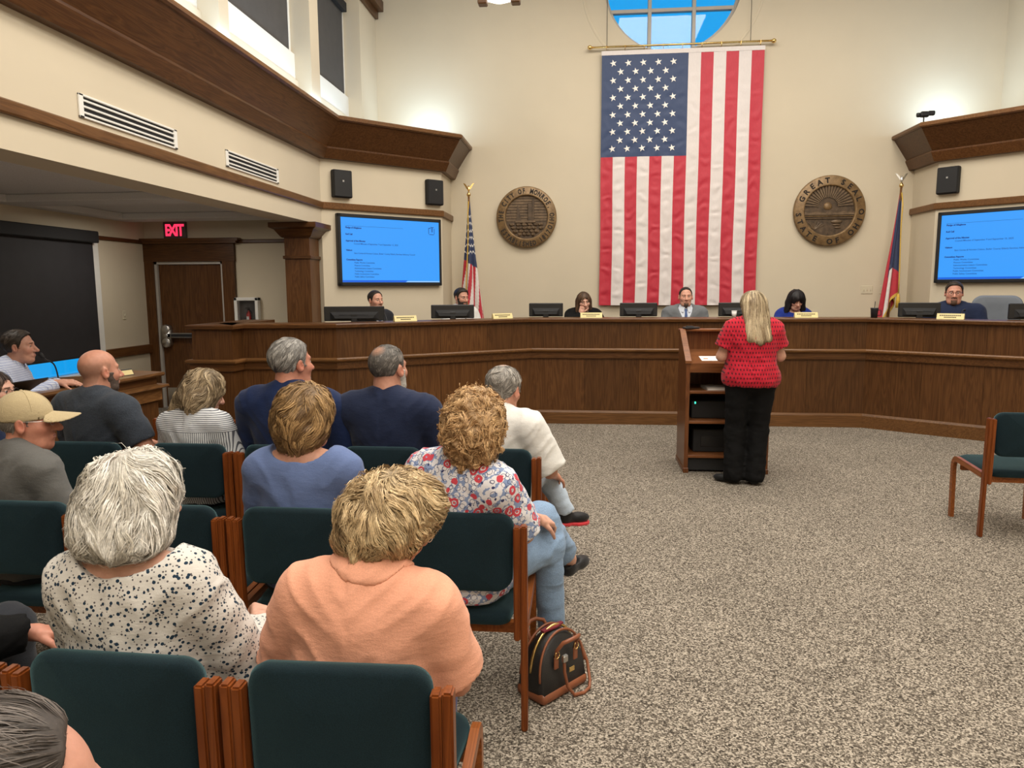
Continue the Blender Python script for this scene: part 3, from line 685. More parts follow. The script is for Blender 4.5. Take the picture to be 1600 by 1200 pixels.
for k in range(9):
    x = FX0+0.06+k*(FX1-FX0-0.12)/8; MB().tube([(x, -0.06, 5.02), (x, -0.09, 5.06), (x, -0.093, 5.10), (x, -0.06, 5.105), (x, -0.055, 5.06)], 0.004, 5).build('ring', M['brass'], rod)

# ------------------------------------------------------------------ flags on stands
def vcol_mat(name, rough=0.6, var=0.08, bmp=0.2, scale=30, sheen=0.1):
    m, nt, b = nm(name); a = nt.nodes.new('ShaderNodeAttribute'); a.attribute_name = 'Col'; v = coords(nt)
    f = noise(nt, v, scale, 4); c = mixc(nt, 1.0, a.outputs['Color'], ramp(nt, f, [(0.3, (1-var,)*3), (0.7, (1+var,)*3)]), 'MULTIPLY')
    nt.links.new(c, b.inputs['Base Color']); b.inputs['Roughness'].default_value = rough; b.inputs['Sheen Weight'].default_value = sheen
    if bmp: bump(nt, b, f, bmp, 0.003)
    return m
M['flagcloth'] = vcol_mat('draped_flag_nylon')
RED, WHT, BLU, GLD = (0.45, 0.018, 0.035), (0.70, 0.65, 0.62), (0.016, 0.028, 0.085), (0.62, 0.40, 0.06)
def flag_stand(name, p, lab, cat, colour, mirror, lean, ztop=2.72, sprd=0.23):
    t = empty(name, p, 0, lab, cat, 'draped flags on floor poles')
    sgn = -1 if mirror else 1
    MB().lathe([(0, 0), (0.17, 0), (0.17, 0.02), (0.10, 0.05), (0.05, 0.08), (0.03, 0.14), (0, 0.14)], n=20).build('floor_base', M['brass'], t, True)
    MB().tube([(0, 0, 0.1), (lean, 0, ztop+0.06)], 0.015, 10).build('pole', M['rail_x'], t, True)
    xt = lean
    MB().lathe([(0, 0), (0.02, 0.005), (0.032, 0.03), (0.02, 0.055), (0.01, 0.07), (0, 0.072)], n=12, M=Matrix.Translation((xt, 0, ztop+0.05))).build('finial_ball', M['brass'], t, True)
    eg = MB()
    for s in (-1, 1): eg.prism([(0, 0), (s*0.035, 0.035), (s*0.085, 0.115), (s*0.055, 0.105), (s*0.04, 0.085), (s*0.015, 0.05)][::s], -0.008, 0.008, Matrix.Translation((xt, 0, ztop+0.135)) @ Matrix.Rotation(PI/2, 4, 'X') @ Matrix.Rotation(0.25*s, 4, 'Y'))
    eg.lathe([(0, 0), (0.016, 0.02), (0.02, 0.045), (0.012, 0.075), (0.013, 0.09), (0, 0.10)], n=8, M=Matrix.Translation((xt, 0, ztop+0.115)))
    eg.build('eagle', M['brass' if not mirror else 'metal'], t)
    # draped cloth: folds fan out from the pole top; closed fluted cone, cut low edge on a slant
    nu, nv = 150, 170; u = np.linspace(0, 1, nu); v = np.linspace(0, 1, nv); U, Vv = np.meshgrid(u, v, indexing='ij')
    ang = (U-0.5)*2*PI*0.93 + PI/2*sgn*0 - PI/2
    spread = 0.022+sprd*Vv**1.15
    flute = 0.42*np.sin(U*2*PI*4.5+0.7+1.1*Vv)*np.clip(Vv*2, 0, 1)
    rad = spread*(0.62+flute*0.55)
    drop = 1.75 - 0.28*np.cos((U-0.25*1)*2*PI)
    if mirror: drop = 1.70-0.30*np.cos((U-0.7)*2*PI)
    X = rad*np.cos(ang)*0.95 + (-lean*0.55*Vv) + sgn*0.05*Vv + lean; Y = rad*np.sin(ang)*0.55; Z = ztop - 0.02 - Vv*drop
    P = np.stack([X, Y, Z], -1).reshape(-1, 3)
    cols = colour(U, Vv, drop).reshape(-1, 3)
    i, j = np.meshgrid(np.arange(nu-1), np.arange(nv-1), indexing='ij'); k = (i*nv+j).ravel(); Q = np.stack([k, k+nv, k+nv+1, k+1], 1)
    cl = np_mesh('cloth', P, Q, M['flagcloth'], t, True, cols)
    cl.modifiers.new('thick', 'SOLIDIFY').thickness = 0.004
    cx, cz = (lambda s: (0.02*s, ztop-0.06))(sgn)
    pts = [(xt+0.0, -0.03, ztop-0.02)] + [(xt - lean*0.55*q*1.0 - 0.035*q*sgn + 0.02*math.sin(q*5)*sgn*0.5, -0.10-0.05*q, ztop-0.05-1.35*q) for q in np.linspace(0.1, 1, 8)]
    MB().tube(pts, 0.008, 6).build('cord', M['gold'], t, True)
    MB().lathe([(0, 0), (0.018, -0.02), (0.028, -0.10), (0.03, -0.2), (0, -0.2)], n=10, M=Matrix.Translation(pts[-1])).build('tassel', M['gold'], t, True)
    return t
def col_us(U, Vv, drop):
    a = Vv*drop; fly = U*1.4
    stripe = np.floor((a*0.35+U*2.6)/0.155*1.0).astype(int) % 2
    c = np.where(stripe[..., None] == 0, np.array(RED), np.array(WHT))
    cant = a < (0.80+0.28*(U-0.1))
    cant |= (U < 0.15) & (a < 0.75)
    c = np.where(cant[..., None], np.array(BLU), c)
    su, sv = (U*8), (a*9.5); k = np.floor(sv); su = su+0.5*(k % 2)
    d = np.hypot((su-np.round(su))*1.0, (sv-np.round(sv))*1.0)
    star = cant & (d < 0.23) & (a > 0.2) & (a < 0.76)
    c = np.where(star[..., None], np.array((0.8, 0.78, 0.75)), c)
    fr = Vv > 0.975; return np.where(fr[..., None], np.array(GLD), c)
def col_oh(U, Vv, drop):
    a = Vv*drop
    b1 = np.where(((U > 0.30) & (U < 0.80)) [..., None], np.array(BLU), np.where((U < 0.15)[..., None], np.array(WHT), np.array(RED)))
    low = a > 1.12+0.1*np.sin(U*9)
    b2 = np.where((np.sin(U*19) > 0.35)[..., None], np.array(WHT), np.array(RED))
    c = np.where(low[..., None], b2, b1)
    d = np.hypot((U-0.40)*2.2, a-1.0); c = np.where((d < 0.03)[..., None], np.array((0.8, 0.78, 0.75)), c)
    fr = (Vv > 0.965) | ((U > 0.985) & (Vv > 0.2)); return np.where(fr[..., None], np.array(GLD), c)
flag_stand('flag_stand', (-1.70, 10.95, 0.33), 'national flag draped on a pole topped by a brass eagle beside the city seal', 'flag', col_us, False, -0.02, 2.60)
flag_stand('flag_stand', (4.24, 10.95, 0.33), 'state flag draped on a pole with gold tassels beside the angled wall and state seal', 'flag', col_oh, True, 0.10, 2.62, 0.165)
# gold bow on the state flag, as its cord parts
# ------------------------------------------------------------------ exit sign, extinguisher, switches, pendant, camcorder
M['exit'] = emis('exit_red', (1.0, 0.03, 0.09), 1.6)
M['exitbox'] = plain('exit_box', (0.10, 0.09, 0.085), 0.5, var=0.05)
e = empty('exit_sign', (-5.58, DY-0.001, 2.455), 0, 'red lit EXIT sign above the oak exit door', 'sign')
MB().box((-0.16, -0.05, -0.11), (0.16, 0, 0.11), 0.006).build('housing', M['exitbox'], e)
for _c, _dx in zip('EXIT', (-0.092, -0.026, 0.036, 0.092)):
    tx = MB(); add_text(tx, _c, 0.215, Matrix.Translation((_dx, -0.054, -0.075)) @ Matrix.Rotation(PI/2, 4, 'X') @ Matrix.Diagonal((0.74, 1, 1, 1)), 0.006, 0.002, 'CENTER'); tx.build('letter', M['exit'], e)
e = empty('extinguisher_cabinet', (-4.60, DY-0.001, 1.33), 0, 'white extinguisher cabinet on the wall behind the dais end', 'cabinet')
fr = MB()
for lo, hi in (((-0.17, -0.09, -0.21), (-0.125, 0, 0.21)), ((0.125, -0.09, -0.21), (0.17, 0, 0.21)), ((-0.17, -0.09, 0.165), (0.17, 0, 0.21)), ((-0.17, -0.09, -0.21), (0.17, 0, -0.165))): fr.box(lo, hi, 0.006)
fr.build('frame', M['white'], e); MB().box((-0.13, -0.012, -0.17), (0.13, -0.002, 0.17)).build('back_panel', M['exitbox'], e); MB().box((-0.128, -0.083, -0.168), (0.128, -0.079, 0.168)).build('glass_door', M['glass'], e)
M['extred'] = plain('extinguisher_red', (0.42, 0.02, 0.02), 0.3, var=0.05)
x = empty('fire_extinguisher', (-4.585, DY-0.046, 1.172), 0, 'red fire extinguisher standing inside the white wall cabinet', 'extinguisher')
MB().lathe([(0, 0), (0.030, 0.0), (0.031, 0.01), (0.031, 0.14), (0.022, 0.165), (0.011, 0.175), (0.011, 0.19), (0, 0.19)], n=16).build('cylinder', M['extred'], x, True)
MB().box((-0.012, -0.012, 0.188), (0.012, 0.012, 0.212), 0.003).box((-0.045, -0.006, 0.210), (0.015, 0.006, 0.218), 0.002).box((-0.045, -0.006, 0.224), (0.012, 0.006, 0.231), 0.002).build('valve', M['black'], x)
MB().tube([(0.01, 0, 0.2), (0.045, -0.005, 0.17), (0.045, -0.01, 0.1), (0.036, -0.012, 0.05)], 0.006, 6).build('hose', M['black'], x, True)
MB().box((-0.018, -0.0335, 0.05), (0.018, -0.030, 0.11)).build('tag', M['paper'], x)
M['plate_cream'] = plain('switch_plate_cream', (0.62, 0.56, 0.42), 0.4, var=0.03)
def switch(p, n, label, rz=0):
    t = empty('switch_plate', p, rz, label, 'switch'); w = 0.035+0.023*(n-1)*2/2
    MB().box((-w, -0.008, -0.058), (w, 0, 0.058), 0.004).build('plate', M['plate_cream'], t)
    for k in range(n): MB().box((-0.005+(k-(n-1)/2)*0.046, -0.02, -0.012), (0.005+(k-(n-1)/2)*0.046, -0.006, 0.012), 0.002).build('toggle', M['plate_cream'], t)
switch((4.085, FY-0.001, 1.60), 3, 'triple cream switch plate on the front wall, left of the state flag')
switch((4.30, FY-0.001, 1.60), 1, 'single cream switch plate half hidden behind the state flag')
switch((AW+0.001, 9.18, 1.32), 1, 'cream switch plate between the aisle window and the exit door', PI/2)
pe = empty('pendant_lamp', (-0.96, 8.4, 0), 0, 'glowing white bowl pendant lamp cut by the top edge of the view', 'lamp')
M['lampglass'] = plain('opal_lamp_glass', (0.85, 0.83, 0.78), 0.4, emit=(1.0, 0.93, 0.82), estr=2.2, var=0.02)
MB().lathe([(0, 0), (0.10, 0.012), (0.20, 0.055), (0.26, 0.12), (0.28, 0.19), (0.265, 0.19), (0.24, 0.12), (0, 0.03)], (0, 0, 4.73), 24).build('bowl', M['lampglass'], pe, True)
MB().lathe([(0.28, 0.18), (0.30, 0.18), (0.30, 0.22), (0.28, 0.22)], (0, 0, 4.73), 24).build('rim_band', M['rail_x'], pe)
MB().box((0.13, -0.06, 4.70), (0.23, 0.06, 4.77), 0.01).box((-0.23, -0.06, 4.70), (-0.13, 0.06, 4.77), 0.01).build('wood_block', M['rail_x'], pe)
for k in range(3):
    a = 2*PI*k/3; MB().tube([(0.28*math.cos(a), 0.28*math.sin(a), 4.94), (0, 0, 5.5)], 0.006, 6).build('hanger', M['brass'], pe)
MB().tube([(0, 0, 5.5), (0, 0, 6.6)], 0.012, 8).build('stem', M['brass'], pe)
cm = empty('camcorder', (4.44, 10.62, 3.765), 0, 'small black camcorder standing on the right oak ledge', 'camera')
cm.scale = (0.68, 0.68, 0.85)
MB().tube([(0, 0, 0), (0, 0, 0.13)], 0.014, 8).lathe([(0, 0), (0.05, 0), (0.05, 0.012), (0, 0.014)], n=12).build('stand', M['black'], cm)
MB().box((-0.07, -0.05, 0.12), (0.09, 0.05, 0.205), 0.02).build('body', M['black'], cm)
MB().lathe([(0, 0), (0.034, 0), (0.036, 0.06), (0.03, 0.075), (0, 0.072)], n=14, M=Matrix.Translation((-0.06, 0, 0.155)) @ Matrix.Rotation(-PI/2, 4, 'Y')).build('lens', M['black'], cm, True)
MB().box((0.08, -0.035, 0.145), (0.20, 0.035, 0.215), 0.015).build('viewfinder', M['blackmatte'], cm)

# ------------------------------------------------------------------ things on the dais
def monitor(p, rz, label, w=0.255, h=0.165, tilt=0.0):
    t = empty('monitor', p, rz, label, 'monitor', 'black monitors along the dais')
    # local: back faces -y (the audience); bottom edge at z=0.02
    MB().box((-w, -0.012, 0.02), (w, 0.02, 0.02+2*h), 0.008).build('bezel', M['black'], t)
    mb = MB(); zc = 0.02+h*0.85
    A = [(-w*0.80, -0.012, 0.04), (w*0.80, -0.012, 0.04), (w*0.80, -0.012, 0.02+h*1.25), (-w*0.80, -0.012, 0.02+h*1.25)]
    B = [(-w*0.62, -0.055, 0.05), (w*0.62, -0.055, 0.05), (w*0.70, -0.045, 0.02+h*0.85), (-w*0.70, -0.045, 0.02+h*0.85)]
    VA = [mb.bm.verts.new(q) for q in A]; VB = [mb.bm.verts.new(q) for q in B]
    for k in range(4): mb.bm.faces.new((VA[k], VA[(k+1) % 4], VB[(k+1) % 4], VB[k]))
    mb.bm.faces.new(VB); mb.build('back_shell', M['blackmatte'], t)
    MB().box((-w*0.5, -0.048, 0.02+h*0.82), (w*0.5, -0.04, 0.02+h*0.90), 0.003).build('vent_ridge', M['black'], t)
    MB().box((-w+0.012, 0.0195, 0.034), (w-0.012, 0.0215, 0.006+2*h)).build('screen', M['ink'], t)
    MB().box((-0.035, -0.05, -0.20), (0.035, -0.02, 0.10), 0.006).build('stand_neck', M['black'], t)
    MB().box((-0.13, -0.12, -0.218), (0.13, 0.08, -0.203), 0.006).build('stand_foot', M['black'], t)
def facet(i, t, off, z):
    A = Vector(offset_pt(DP, i, off)); B = Vector(offset_pt(DP, i+1, off)); p = A.lerp(B, t); d = B-A
    return (p.x, p.y, z), math.atan2(d.y, d.x)
ZM = 1.269
def on_facet_x(i, x, off, z):
    A = Vector(offset_pt(DP, i, off)); B = Vector(offset_pt(DP, i+1, off)); t = (x-A.x)/(B.x-A.x); p = A.lerp(B, t); return (p.x, p.y, z), math.atan2((B-A).y, (B-A).x)
for (i, x, lab, w) in ((4, -2.60, 'black monitor before the man in the dark suit on the dais', 0.335), (4, -1.60, 'black monitor before the bearded man in white on the dais', 0.26),
                       (5, -0.50, 'black monitor beside the woman resting her chin on her hand', 0.215), (5, 0.66, 'black monitor left of the man in the grey suit', 0.232),
                       (5, 1.86, 'black monitor partly hidden behind the standing woman', 0.22), (6, 3.87, 'black monitor beside the dark tumbler, left of the man with glasses', 0.22), (6, 4.80, 'black monitor cut off by the right edge in front of the empty grey chair', 0.27)):
    off = -0.46; q, rz = on_facet_x(i, x, off, ZM if i == 5 else ZM)
    if i != 5: rz *= 0.35
    monitor(q, rz, lab, w, 0.085 if i != 4 else 0.082)
def nameplate(p, rz, label):
    t = empty('name_plate', p, rz, label, 'nameplate', 'yellow name plates along the dais')
    MB().prism([(-0.03, 0), (0.03, 0), (0.012, 0.062), (-0.002, 0.062)], -0.132, 0.132, Matrix(((0, 0, 1, 0), (1, 0, 0, 0), (0, 1, 0, 0), (0, 0, 0, 1)))).build('plate', M['plate'], t)
    tx = MB()
    for z, w0, n in ((0.040, 0.105, 11), (0.020, 0.06, 8)):
        for k in range(n):
            xx = -w0+2*w0*k/n; yb = -0.03+0.028*z/0.062-0.0012; tx.box((xx, yb-0.001, z-0.006), (xx+2*w0/n*0.72, yb+0.0015, z+0.006))
    setp(tx.build('engraving', M['ink'], t), kind='stuff')
for (i, x, lab) in ((4, -2.02, 'yellow name plate between the two left dais monitors'), (4, -1.0, 'yellow name plate right of the bearded man'), (5, 0.07, 'yellow name plate before the woman in black'),
                    (5, 2.60, 'yellow name plate before the woman in blue'), (6, 4.00, 'yellow name plate before the man with glasses and goatee')):
    q, rz = on_facet_x(i, x, -0.14, 1.286); nameplate(q, rz, lab)
def mic(p, rz, label, reach=0.28, up=0.16, scale=1.0):
    t = empty('gooseneck_microphone', p, rz, label, 'microphone', 'gooseneck microphones')
    MB().lathe([(0, 0), (0.04, 0), (0.04, 0.012), (0.012, 0.022), (0, 0.024)], n=14).build('base', M['black'], t, True)
    pts = [(0, 0, 0.02)] + [(0, reach*(1-math.cos(a))*1.0, 0.02+up*math.sin(a)) for a in np.linspace(0.2, PI/2*1.1, 8)]
    MB().tube(pts, 0.0055*scale, 7).build('gooseneck', M['black'], t, True)
    e = Vector(pts[-1]); d = (e-Vector(pts[-2])).normalized()
    MB().tube([e-d*0.01, e+d*0.012, e+d*0.05, e+d*0.06], [0.008, 0.014*scale, 0.014*scale, 0.006], 8).build('windscreen', M['blackmatte'], t, True)
q, rz = on_facet_x(4, -2.28, -0.48, 1.055); mic(q, rz, 'gooseneck microphone curving toward the man in the dark suit', 0.16, 0.30)
q, rz = on_facet_x(4, -1.42, -0.48, 1.055); mic(q, rz, 'gooseneck microphone behind the monitor of the bearded man', 0.16, 0.22)
q, rz = on_facet_x(6, 4.22, -0.48, 1.055); mic(q, rz, 'gooseneck microphone at the chin of the man with glasses', 0.20, 0.30)
q, rz = on_facet_x(5, 1.50, -0.48, 1.055); mic(q, rz, 'gooseneck microphone before the man in the grey suit', 0.2, 0.08)
tm = empty('tumbler', (3.36, 9.02, 1.285), 0, 'black handled tumbler with a straw on the dais corner', 'tumbler')
MB().lathe([(0, 0), (0.034, 0), (0.042, 0.10), (0.044, 0.105), (0.044, 0.115), (0, 0.115)], n=16).build('cup', M['ink'], tm, True)
MB().tube([(0.04, 0, 0.09), (0.075, 0, 0.085), (0.075, 0, 0.03), (0.038, 0, 0.025)], 0.006, 6).build('handle', M['ink'], tm, True)
MB().tube([(0, 0, 0.11), (0.004, 0, 0.19)], 0.004, 6).build('straw', M['ink'], tm)
for x, lab in ((1.80, 'small white cup at the elbow of the man in the grey suit'),):
    q, rz = on_facet_x(5, x, -0.30, 1.286); t = empty('paper_cup', q, 0, lab, 'cup'); MB().lathe([(0, 0), (0.024, 0), (0.032, 0.075), (0.029, 0.075), (0.022, 0.006), (0, 0.006)], n=14).build('cup_wall', M['paper'], t, True)
    MB().lathe([(0.030, 0.073), (0.034, 0.073), (0.034, 0.079), (0.030, 0.079)], n=14).build('rim', M['paper'], t, True)
M['greychair'] = plain('grey_chair_fabric', (0.16, 0.18, 0.21), 0.85, var=0.06, bmp=0.2, bscale=400)
oc = empty('office_chair', (4.98, 9.55, 0.33), PI-0.5, 'empty grey office chair beside the man with glasses', 'chair')
mb = MB(); prof = []
nb = 14
for k in range(nb+1):
    pass
def rounded_panel(mb, w0, w1, z0, z1, y, th, r, bow=0.05, n=8):
    """upholstered board: rounded outline, bowed, with soft edges"""
    out = []
    cs = [(w1-r, z1-r, 0), (-(w1-r), z1-r, 90), (-(w0-r), z0+r, 180), (w0-r, z0+r, 270)]
    for cx, cz, a0 in cs:
        for k in range(n+1):
            a = math.radians(a0+90*k/n); out.append((cx+r*math.cos(a), cz+r*math.sin(a)))
    zc = (z0+z1)/2; layers = []
    for s, dy in ((0.90, -th/2), (0.975, -th*0.40), (1.0, 0.0), (0.975, th*0.40), (0.90, th/2)):
        layers.append([mb.bm.verts.new((x*s, y+dy+bow*(x/w1)**2, zc+(z-zc)*s)) for x, z in out])
    m = len(out)
    for a, b_ in zip(layers[:-1], layers[1:]):
        for k in range(m): mb.bm.faces.new((a[k], a[(k+1) % m], b_[(k+1) % m], b_[k]))
    # domed front / back made of inner rings so that the bow follows
    for L, dy in ((layers[0], -th/2), (layers[-1], th/2)):
        prev = L
        for s in (0.6, 0.3):
            ring = [mb.bm.verts.new((x*s, y+dy*1.12+bow*(x*s/w1)**2, zc+(z-zc)*s)) for x, z in out]
            for k in range(m): mb.bm.faces.new((prev[k], prev[(k+1) % m], ring[(k+1) % m], ring[k]))
            prev = ring
        mb.bm.faces.new(prev)
    return mb
rounded_panel(MB(), 0.24, 0.27, 0.62, 1.20, -0.22, 0.08, 0.12, 0.06).build('backrest', M['greychair'], oc, True)
MB().box((-0.25, -0.22, 0.42), (0.25, 0.27, 0.52), 0.04, seg=3).build('seat', M['greychair'], oc, True)
MB().tube([(0, -0.02, 0.08), (0, -0.02, 0.42)], 0.03, 10).build('gas_column', M['black'], oc)
MB().box((-0.03, -0.29, 0.40), (0.03, -0.25, 0.80), 0.008).build('back_bar', M['black'], oc)
for k in range(5):
    a = 2*PI*k/5; MB().tube([(0, -0.02, 0.09), (0.28*math.cos(a), -0.02+0.28*math.sin(a), 0.06)], [0.025, 0.015], 8).build('leg', M['black'], oc)
    MB().lathe([(0, -0.012), (0.028, -0.012), (0.028, 0.012), (0, 0.012)], n=12, M=Matrix.Translation((0.28*math.cos(a), -0.02+0.28*math.sin(a), 0.0281)) @ Matrix.Rotation(PI/2, 4, 'X')).build('caster', M['black'], oc)

# ------------------------------------------------------------------ lectern
lx0, lx1, ly0, ly1 = 0.885, 1.615, 6.56, 7.10
le = empty('lectern', ((lx0+lx1)/2, (ly0+ly1)/2, 0), 0, 'cherry wood lectern with open shelves, in front of the woman in red', 'lectern')
hw, hd = (lx1-lx0)/2, (ly1-ly0)/2
for s in (-1, 1):
    x0, x1 = sorted((s*hw, s*(hw-0.035)))
    MB().prism([(-hd, 0.0), (hd, 0.0), (hd, 1.24), (hd-0.10, 1.24), (-hd, 0.985)], x0, x1, Matrix(((0, 0, 1, 0), (1, 0, 0, 0), (0, 1, 0, 0), (0, 0, 0, 1)))).build('side_panel', M['podium'], le)
    MB().prism([(-hd-0.012, 0.985), (hd-0.10, 1.243), (hd+0.01, 1.243), (hd+0.01, 1.262), (hd-0.105, 1.262), (-hd-0.012, 1.008)], s*hw+0.008 if s > 0 else -hw-0.008, s*(hw-0.043), Matrix(((0, 0, 1, 0), (1, 0, 0, 0), (0, 1, 0, 0), (0, 0, 0, 1)))).build('edge_cap', M['podium_x'], le)
    MB().box((x0-0.006, -hd-0.008, 0), (x1+0.006, hd+0.008, 0.045), 0.004).build('plinth', M['podium'], le)
MB().box((-hw+0.035, hd-0.03, 0.05), (hw-0.035, hd, 1.24)).build('front_panel', M['podium'], le)
MB().box((-hw-0.01, hd-0.09, 1.24), (hw+0.01, hd+0.015, 1.262), 0.004).build('top_ledge', M['podium_x'], le)
MB().prism([(-hd, 0.955), (hd-0.03, 1.045), (hd-0.03, 1.07), (-hd, 0.985)], -hw+0.035, hw-0.035, Matrix(((0, 0, 1, 0), (1, 0, 0, 0), (0, 1, 0, 0), (0, 0, 0, 1)))).build('reading_board', M['podium_x'], le)
MB().box((-hw+0.035, -hd, 0.905), (hw-0.035, -hd+0.025, 0.956)).build('apron', M['podium_x'], le)
for z in (0.715, 0.445, 0.135): MB().box((-hw+0.035, -hd+0.01, z), (hw-0.035, hd-0.03, z+0.025), 0.003).build('shelf', M['podium_x'], le)
MB().box((-hw+0.035, -hd+0.04, 0.02), (hw-0.035, -hd+0.06, 0.135)).build('toe_board', M['blackmatte'], le)
def thing1(name, p, rz, label, cat): return empty(name, p, rz, label, cat)
t = thing1('amplifier', (1.22, 6.86, 0.4701), 0, 'black amplifier with a green light on the lectern shelf', 'amplifier')
MB().box((-0.26, -0.15, 0), (0.26, 0.17, 0.16), 0.008).build('case', M['blackmatte'], t)
M['led'] = emis('green_led', (0.05, 0.9, 0.5), 3.0)
MB().box((-0.232, -0.156, 0.135), (-0.222, -0.149, 0.152)).build('indicator_light', M['led'], t)
MB().lathe([(0, 0), (0.018, 0), (0.016, 0.02), (0, 0.02)], n=12, M=Matrix.Translation((0.16, -0.15, 0.08)) @ Matrix.Rotation(PI/2, 4, 'X')).build('knob', M['black'], t)
t = thing1('equipment_box', (1.25, 6.88, 0.1601), 0, 'black equipment box on the lectern bottom shelf', 'box')
MB().box((-0.27, -0.17, 0), (0.27, 0.15, 0.21), 0.008).build('case', M['blackmatte'], t); MB().box((-0.2, -0.176, 0.05), (0.2, -0.169, 0.15), 0.003).build('front_plate', M['black'], t)
t = thing1('binder', (1.19, 6.72, 0.7401), 0.1, 'thin grey binder lying on the lectern upper shelf', 'binder')
MB().box((-0.12, -0.11, 0), (0.10, 0.12, 0.005)).box((-0.12, -0.11, 0.021), (0.10, 0.12, 0.026)).box((-0.125, -0.11, 0), (-0.119, 0.12, 0.026)).build('cover', M['frame_grey'], t); MB().box((-0.115, -0.105, 0.005), (0.095, 0.115, 0.021)).build('pages', M['paper'], t)
t = thing1('paper_sheet', (1.14, 6.70, 1.009), 0.05, 'white printed sheet on the lectern board at the woman’s hand', 'paper')
sl = Matrix.Rotation(math.atan(0.09/0.51), 4, 'X')
MB().box((-0.11, -0.05, 0), (0.17, 0.10, 0.002), 0, sl).build('sheet', M['paper'], t)
M['orange'] = plain('orange_print', (0.6, 0.22, 0.10), 0.6, var=0.1)
MB().box((-0.085, 0.0, 0.002), (-0.045, 0.03, 0.003), 0, sl).build('printed_mark', M['orange'], t)
t = thing1('document_camera', (0.985, 7.035, 1.2622), 0.35, 'small black device on the lectern top ledge', 'device')
MB().box((-0.075, -0.035, 0), (0.075, 0.035, 0.02), 0.009, seg=2).build('case', M['black'], t); MB().box((-0.05, -0.02, 0.019), (0.02, 0.02, 0.028), 0.004).build('button_pad', M['blackmatte'], t)

# ------------------------------------------------------------------ staff desk at the left
SD = [(-4.22, 4.0), (-4.02, 6.52), (-4.35, 6.62)]
SDr = SD
sd = empty('staff_desk', (0, 0, 0), 0, 'oak staff desk at the left with two stepped ledges', 'desk')
for i in (0, 1):
    ax = 'rail_y' if i == 0 else 'rail_x'; ax2 = 'oak_y' if i == 0 else 'oak_x'
    sweep_seg(MB(), SDr, i, [(-0.62 if i == 0 else -0.2, 0.845), (0.05, 0.845), (0.06, 0.86), (0.055, 0.88), (-0.62 if i == 0 else -0.2, 0.88)]).build('top', M[ax], sd)
    sweep_seg(MB(), SDr, i, [(-0.02, 0.755), (0.0, 0.755), (0.0, 0.845), (-0.02, 0.845)]).build('upper_band', M[ax2], sd)
    sweep_seg(MB(), SDr, i, [(-0.02, 0.735), (0.07, 0.735), (0.085, 0.745), (0.08, 0.765), (0.0, 0.772), (-0.02, 0.772)]).build('ledge', M[ax], sd)
    sweep_seg(MB(), SDr, i, [(-0.02, 0.62), (0.03, 0.62), (0.03, 0.735), (-0.02, 0.735)]).build('lower_band', M[ax], sd)
    n = 4 if i == 0 else 1
    for k in range(n):
        A = Vector(SDr[i]).lerp(Vector(SDr[i+1]), k/n); B = Vector(SDr[i]).lerp(Vector(SDr[i+1]), (k+1)/n-0.002)
        sweep_seg(MB(), [tuple(A), tuple(B)], 0, [(-0.03, 0), (0, 0), (0, 0.62), (-0.03, 0.62)]).build('panel', M['oak_z'], sd)
t = thing1('name_plate', (-4.16, 6.20, 0.8805), 1.3, 'dark wedge name plate with gold face standing on the staff desk end', 'nameplate')
MB().prism([(-0.03, 0), (0.035, 0), (0.012, 0.055), (0.0, 0.055)], -0.12, 0.12, Matrix(((0, 0, 1, 0), (1, 0, 0, 0), (0, 1, 0, 0), (0, 0, 0, 1)))).build('wedge', M['ink'], t)
MB().box((-0.115, -0.002, 0.004), (0.115, 0.0, 0.05), 0, Matrix.Translation((0, -0.029, 0.002)) @ Matrix.Rotation(-0.5, 4, 'X')).build('face', M['plate'], t)
t = thing1('laptop', (-4.36, 5.02, 0.8805), PI/2-0.1, 'black laptop on the staff desk at the left edge, left of the microphone', 'laptop')
MB().box((-0.17, -0.12, 0), (0.17, 0.12, 0.016), 0.004).build('base', M['black'], t); MB().box((-0.17, -0.008, 0), (0.17, 0.0, 0.21), 0.004, Matrix.Translation((0, -0.12, 0.014)) @ Matrix.Rotation(1.05, 4, 'X')).build('lid', M['black'], t)

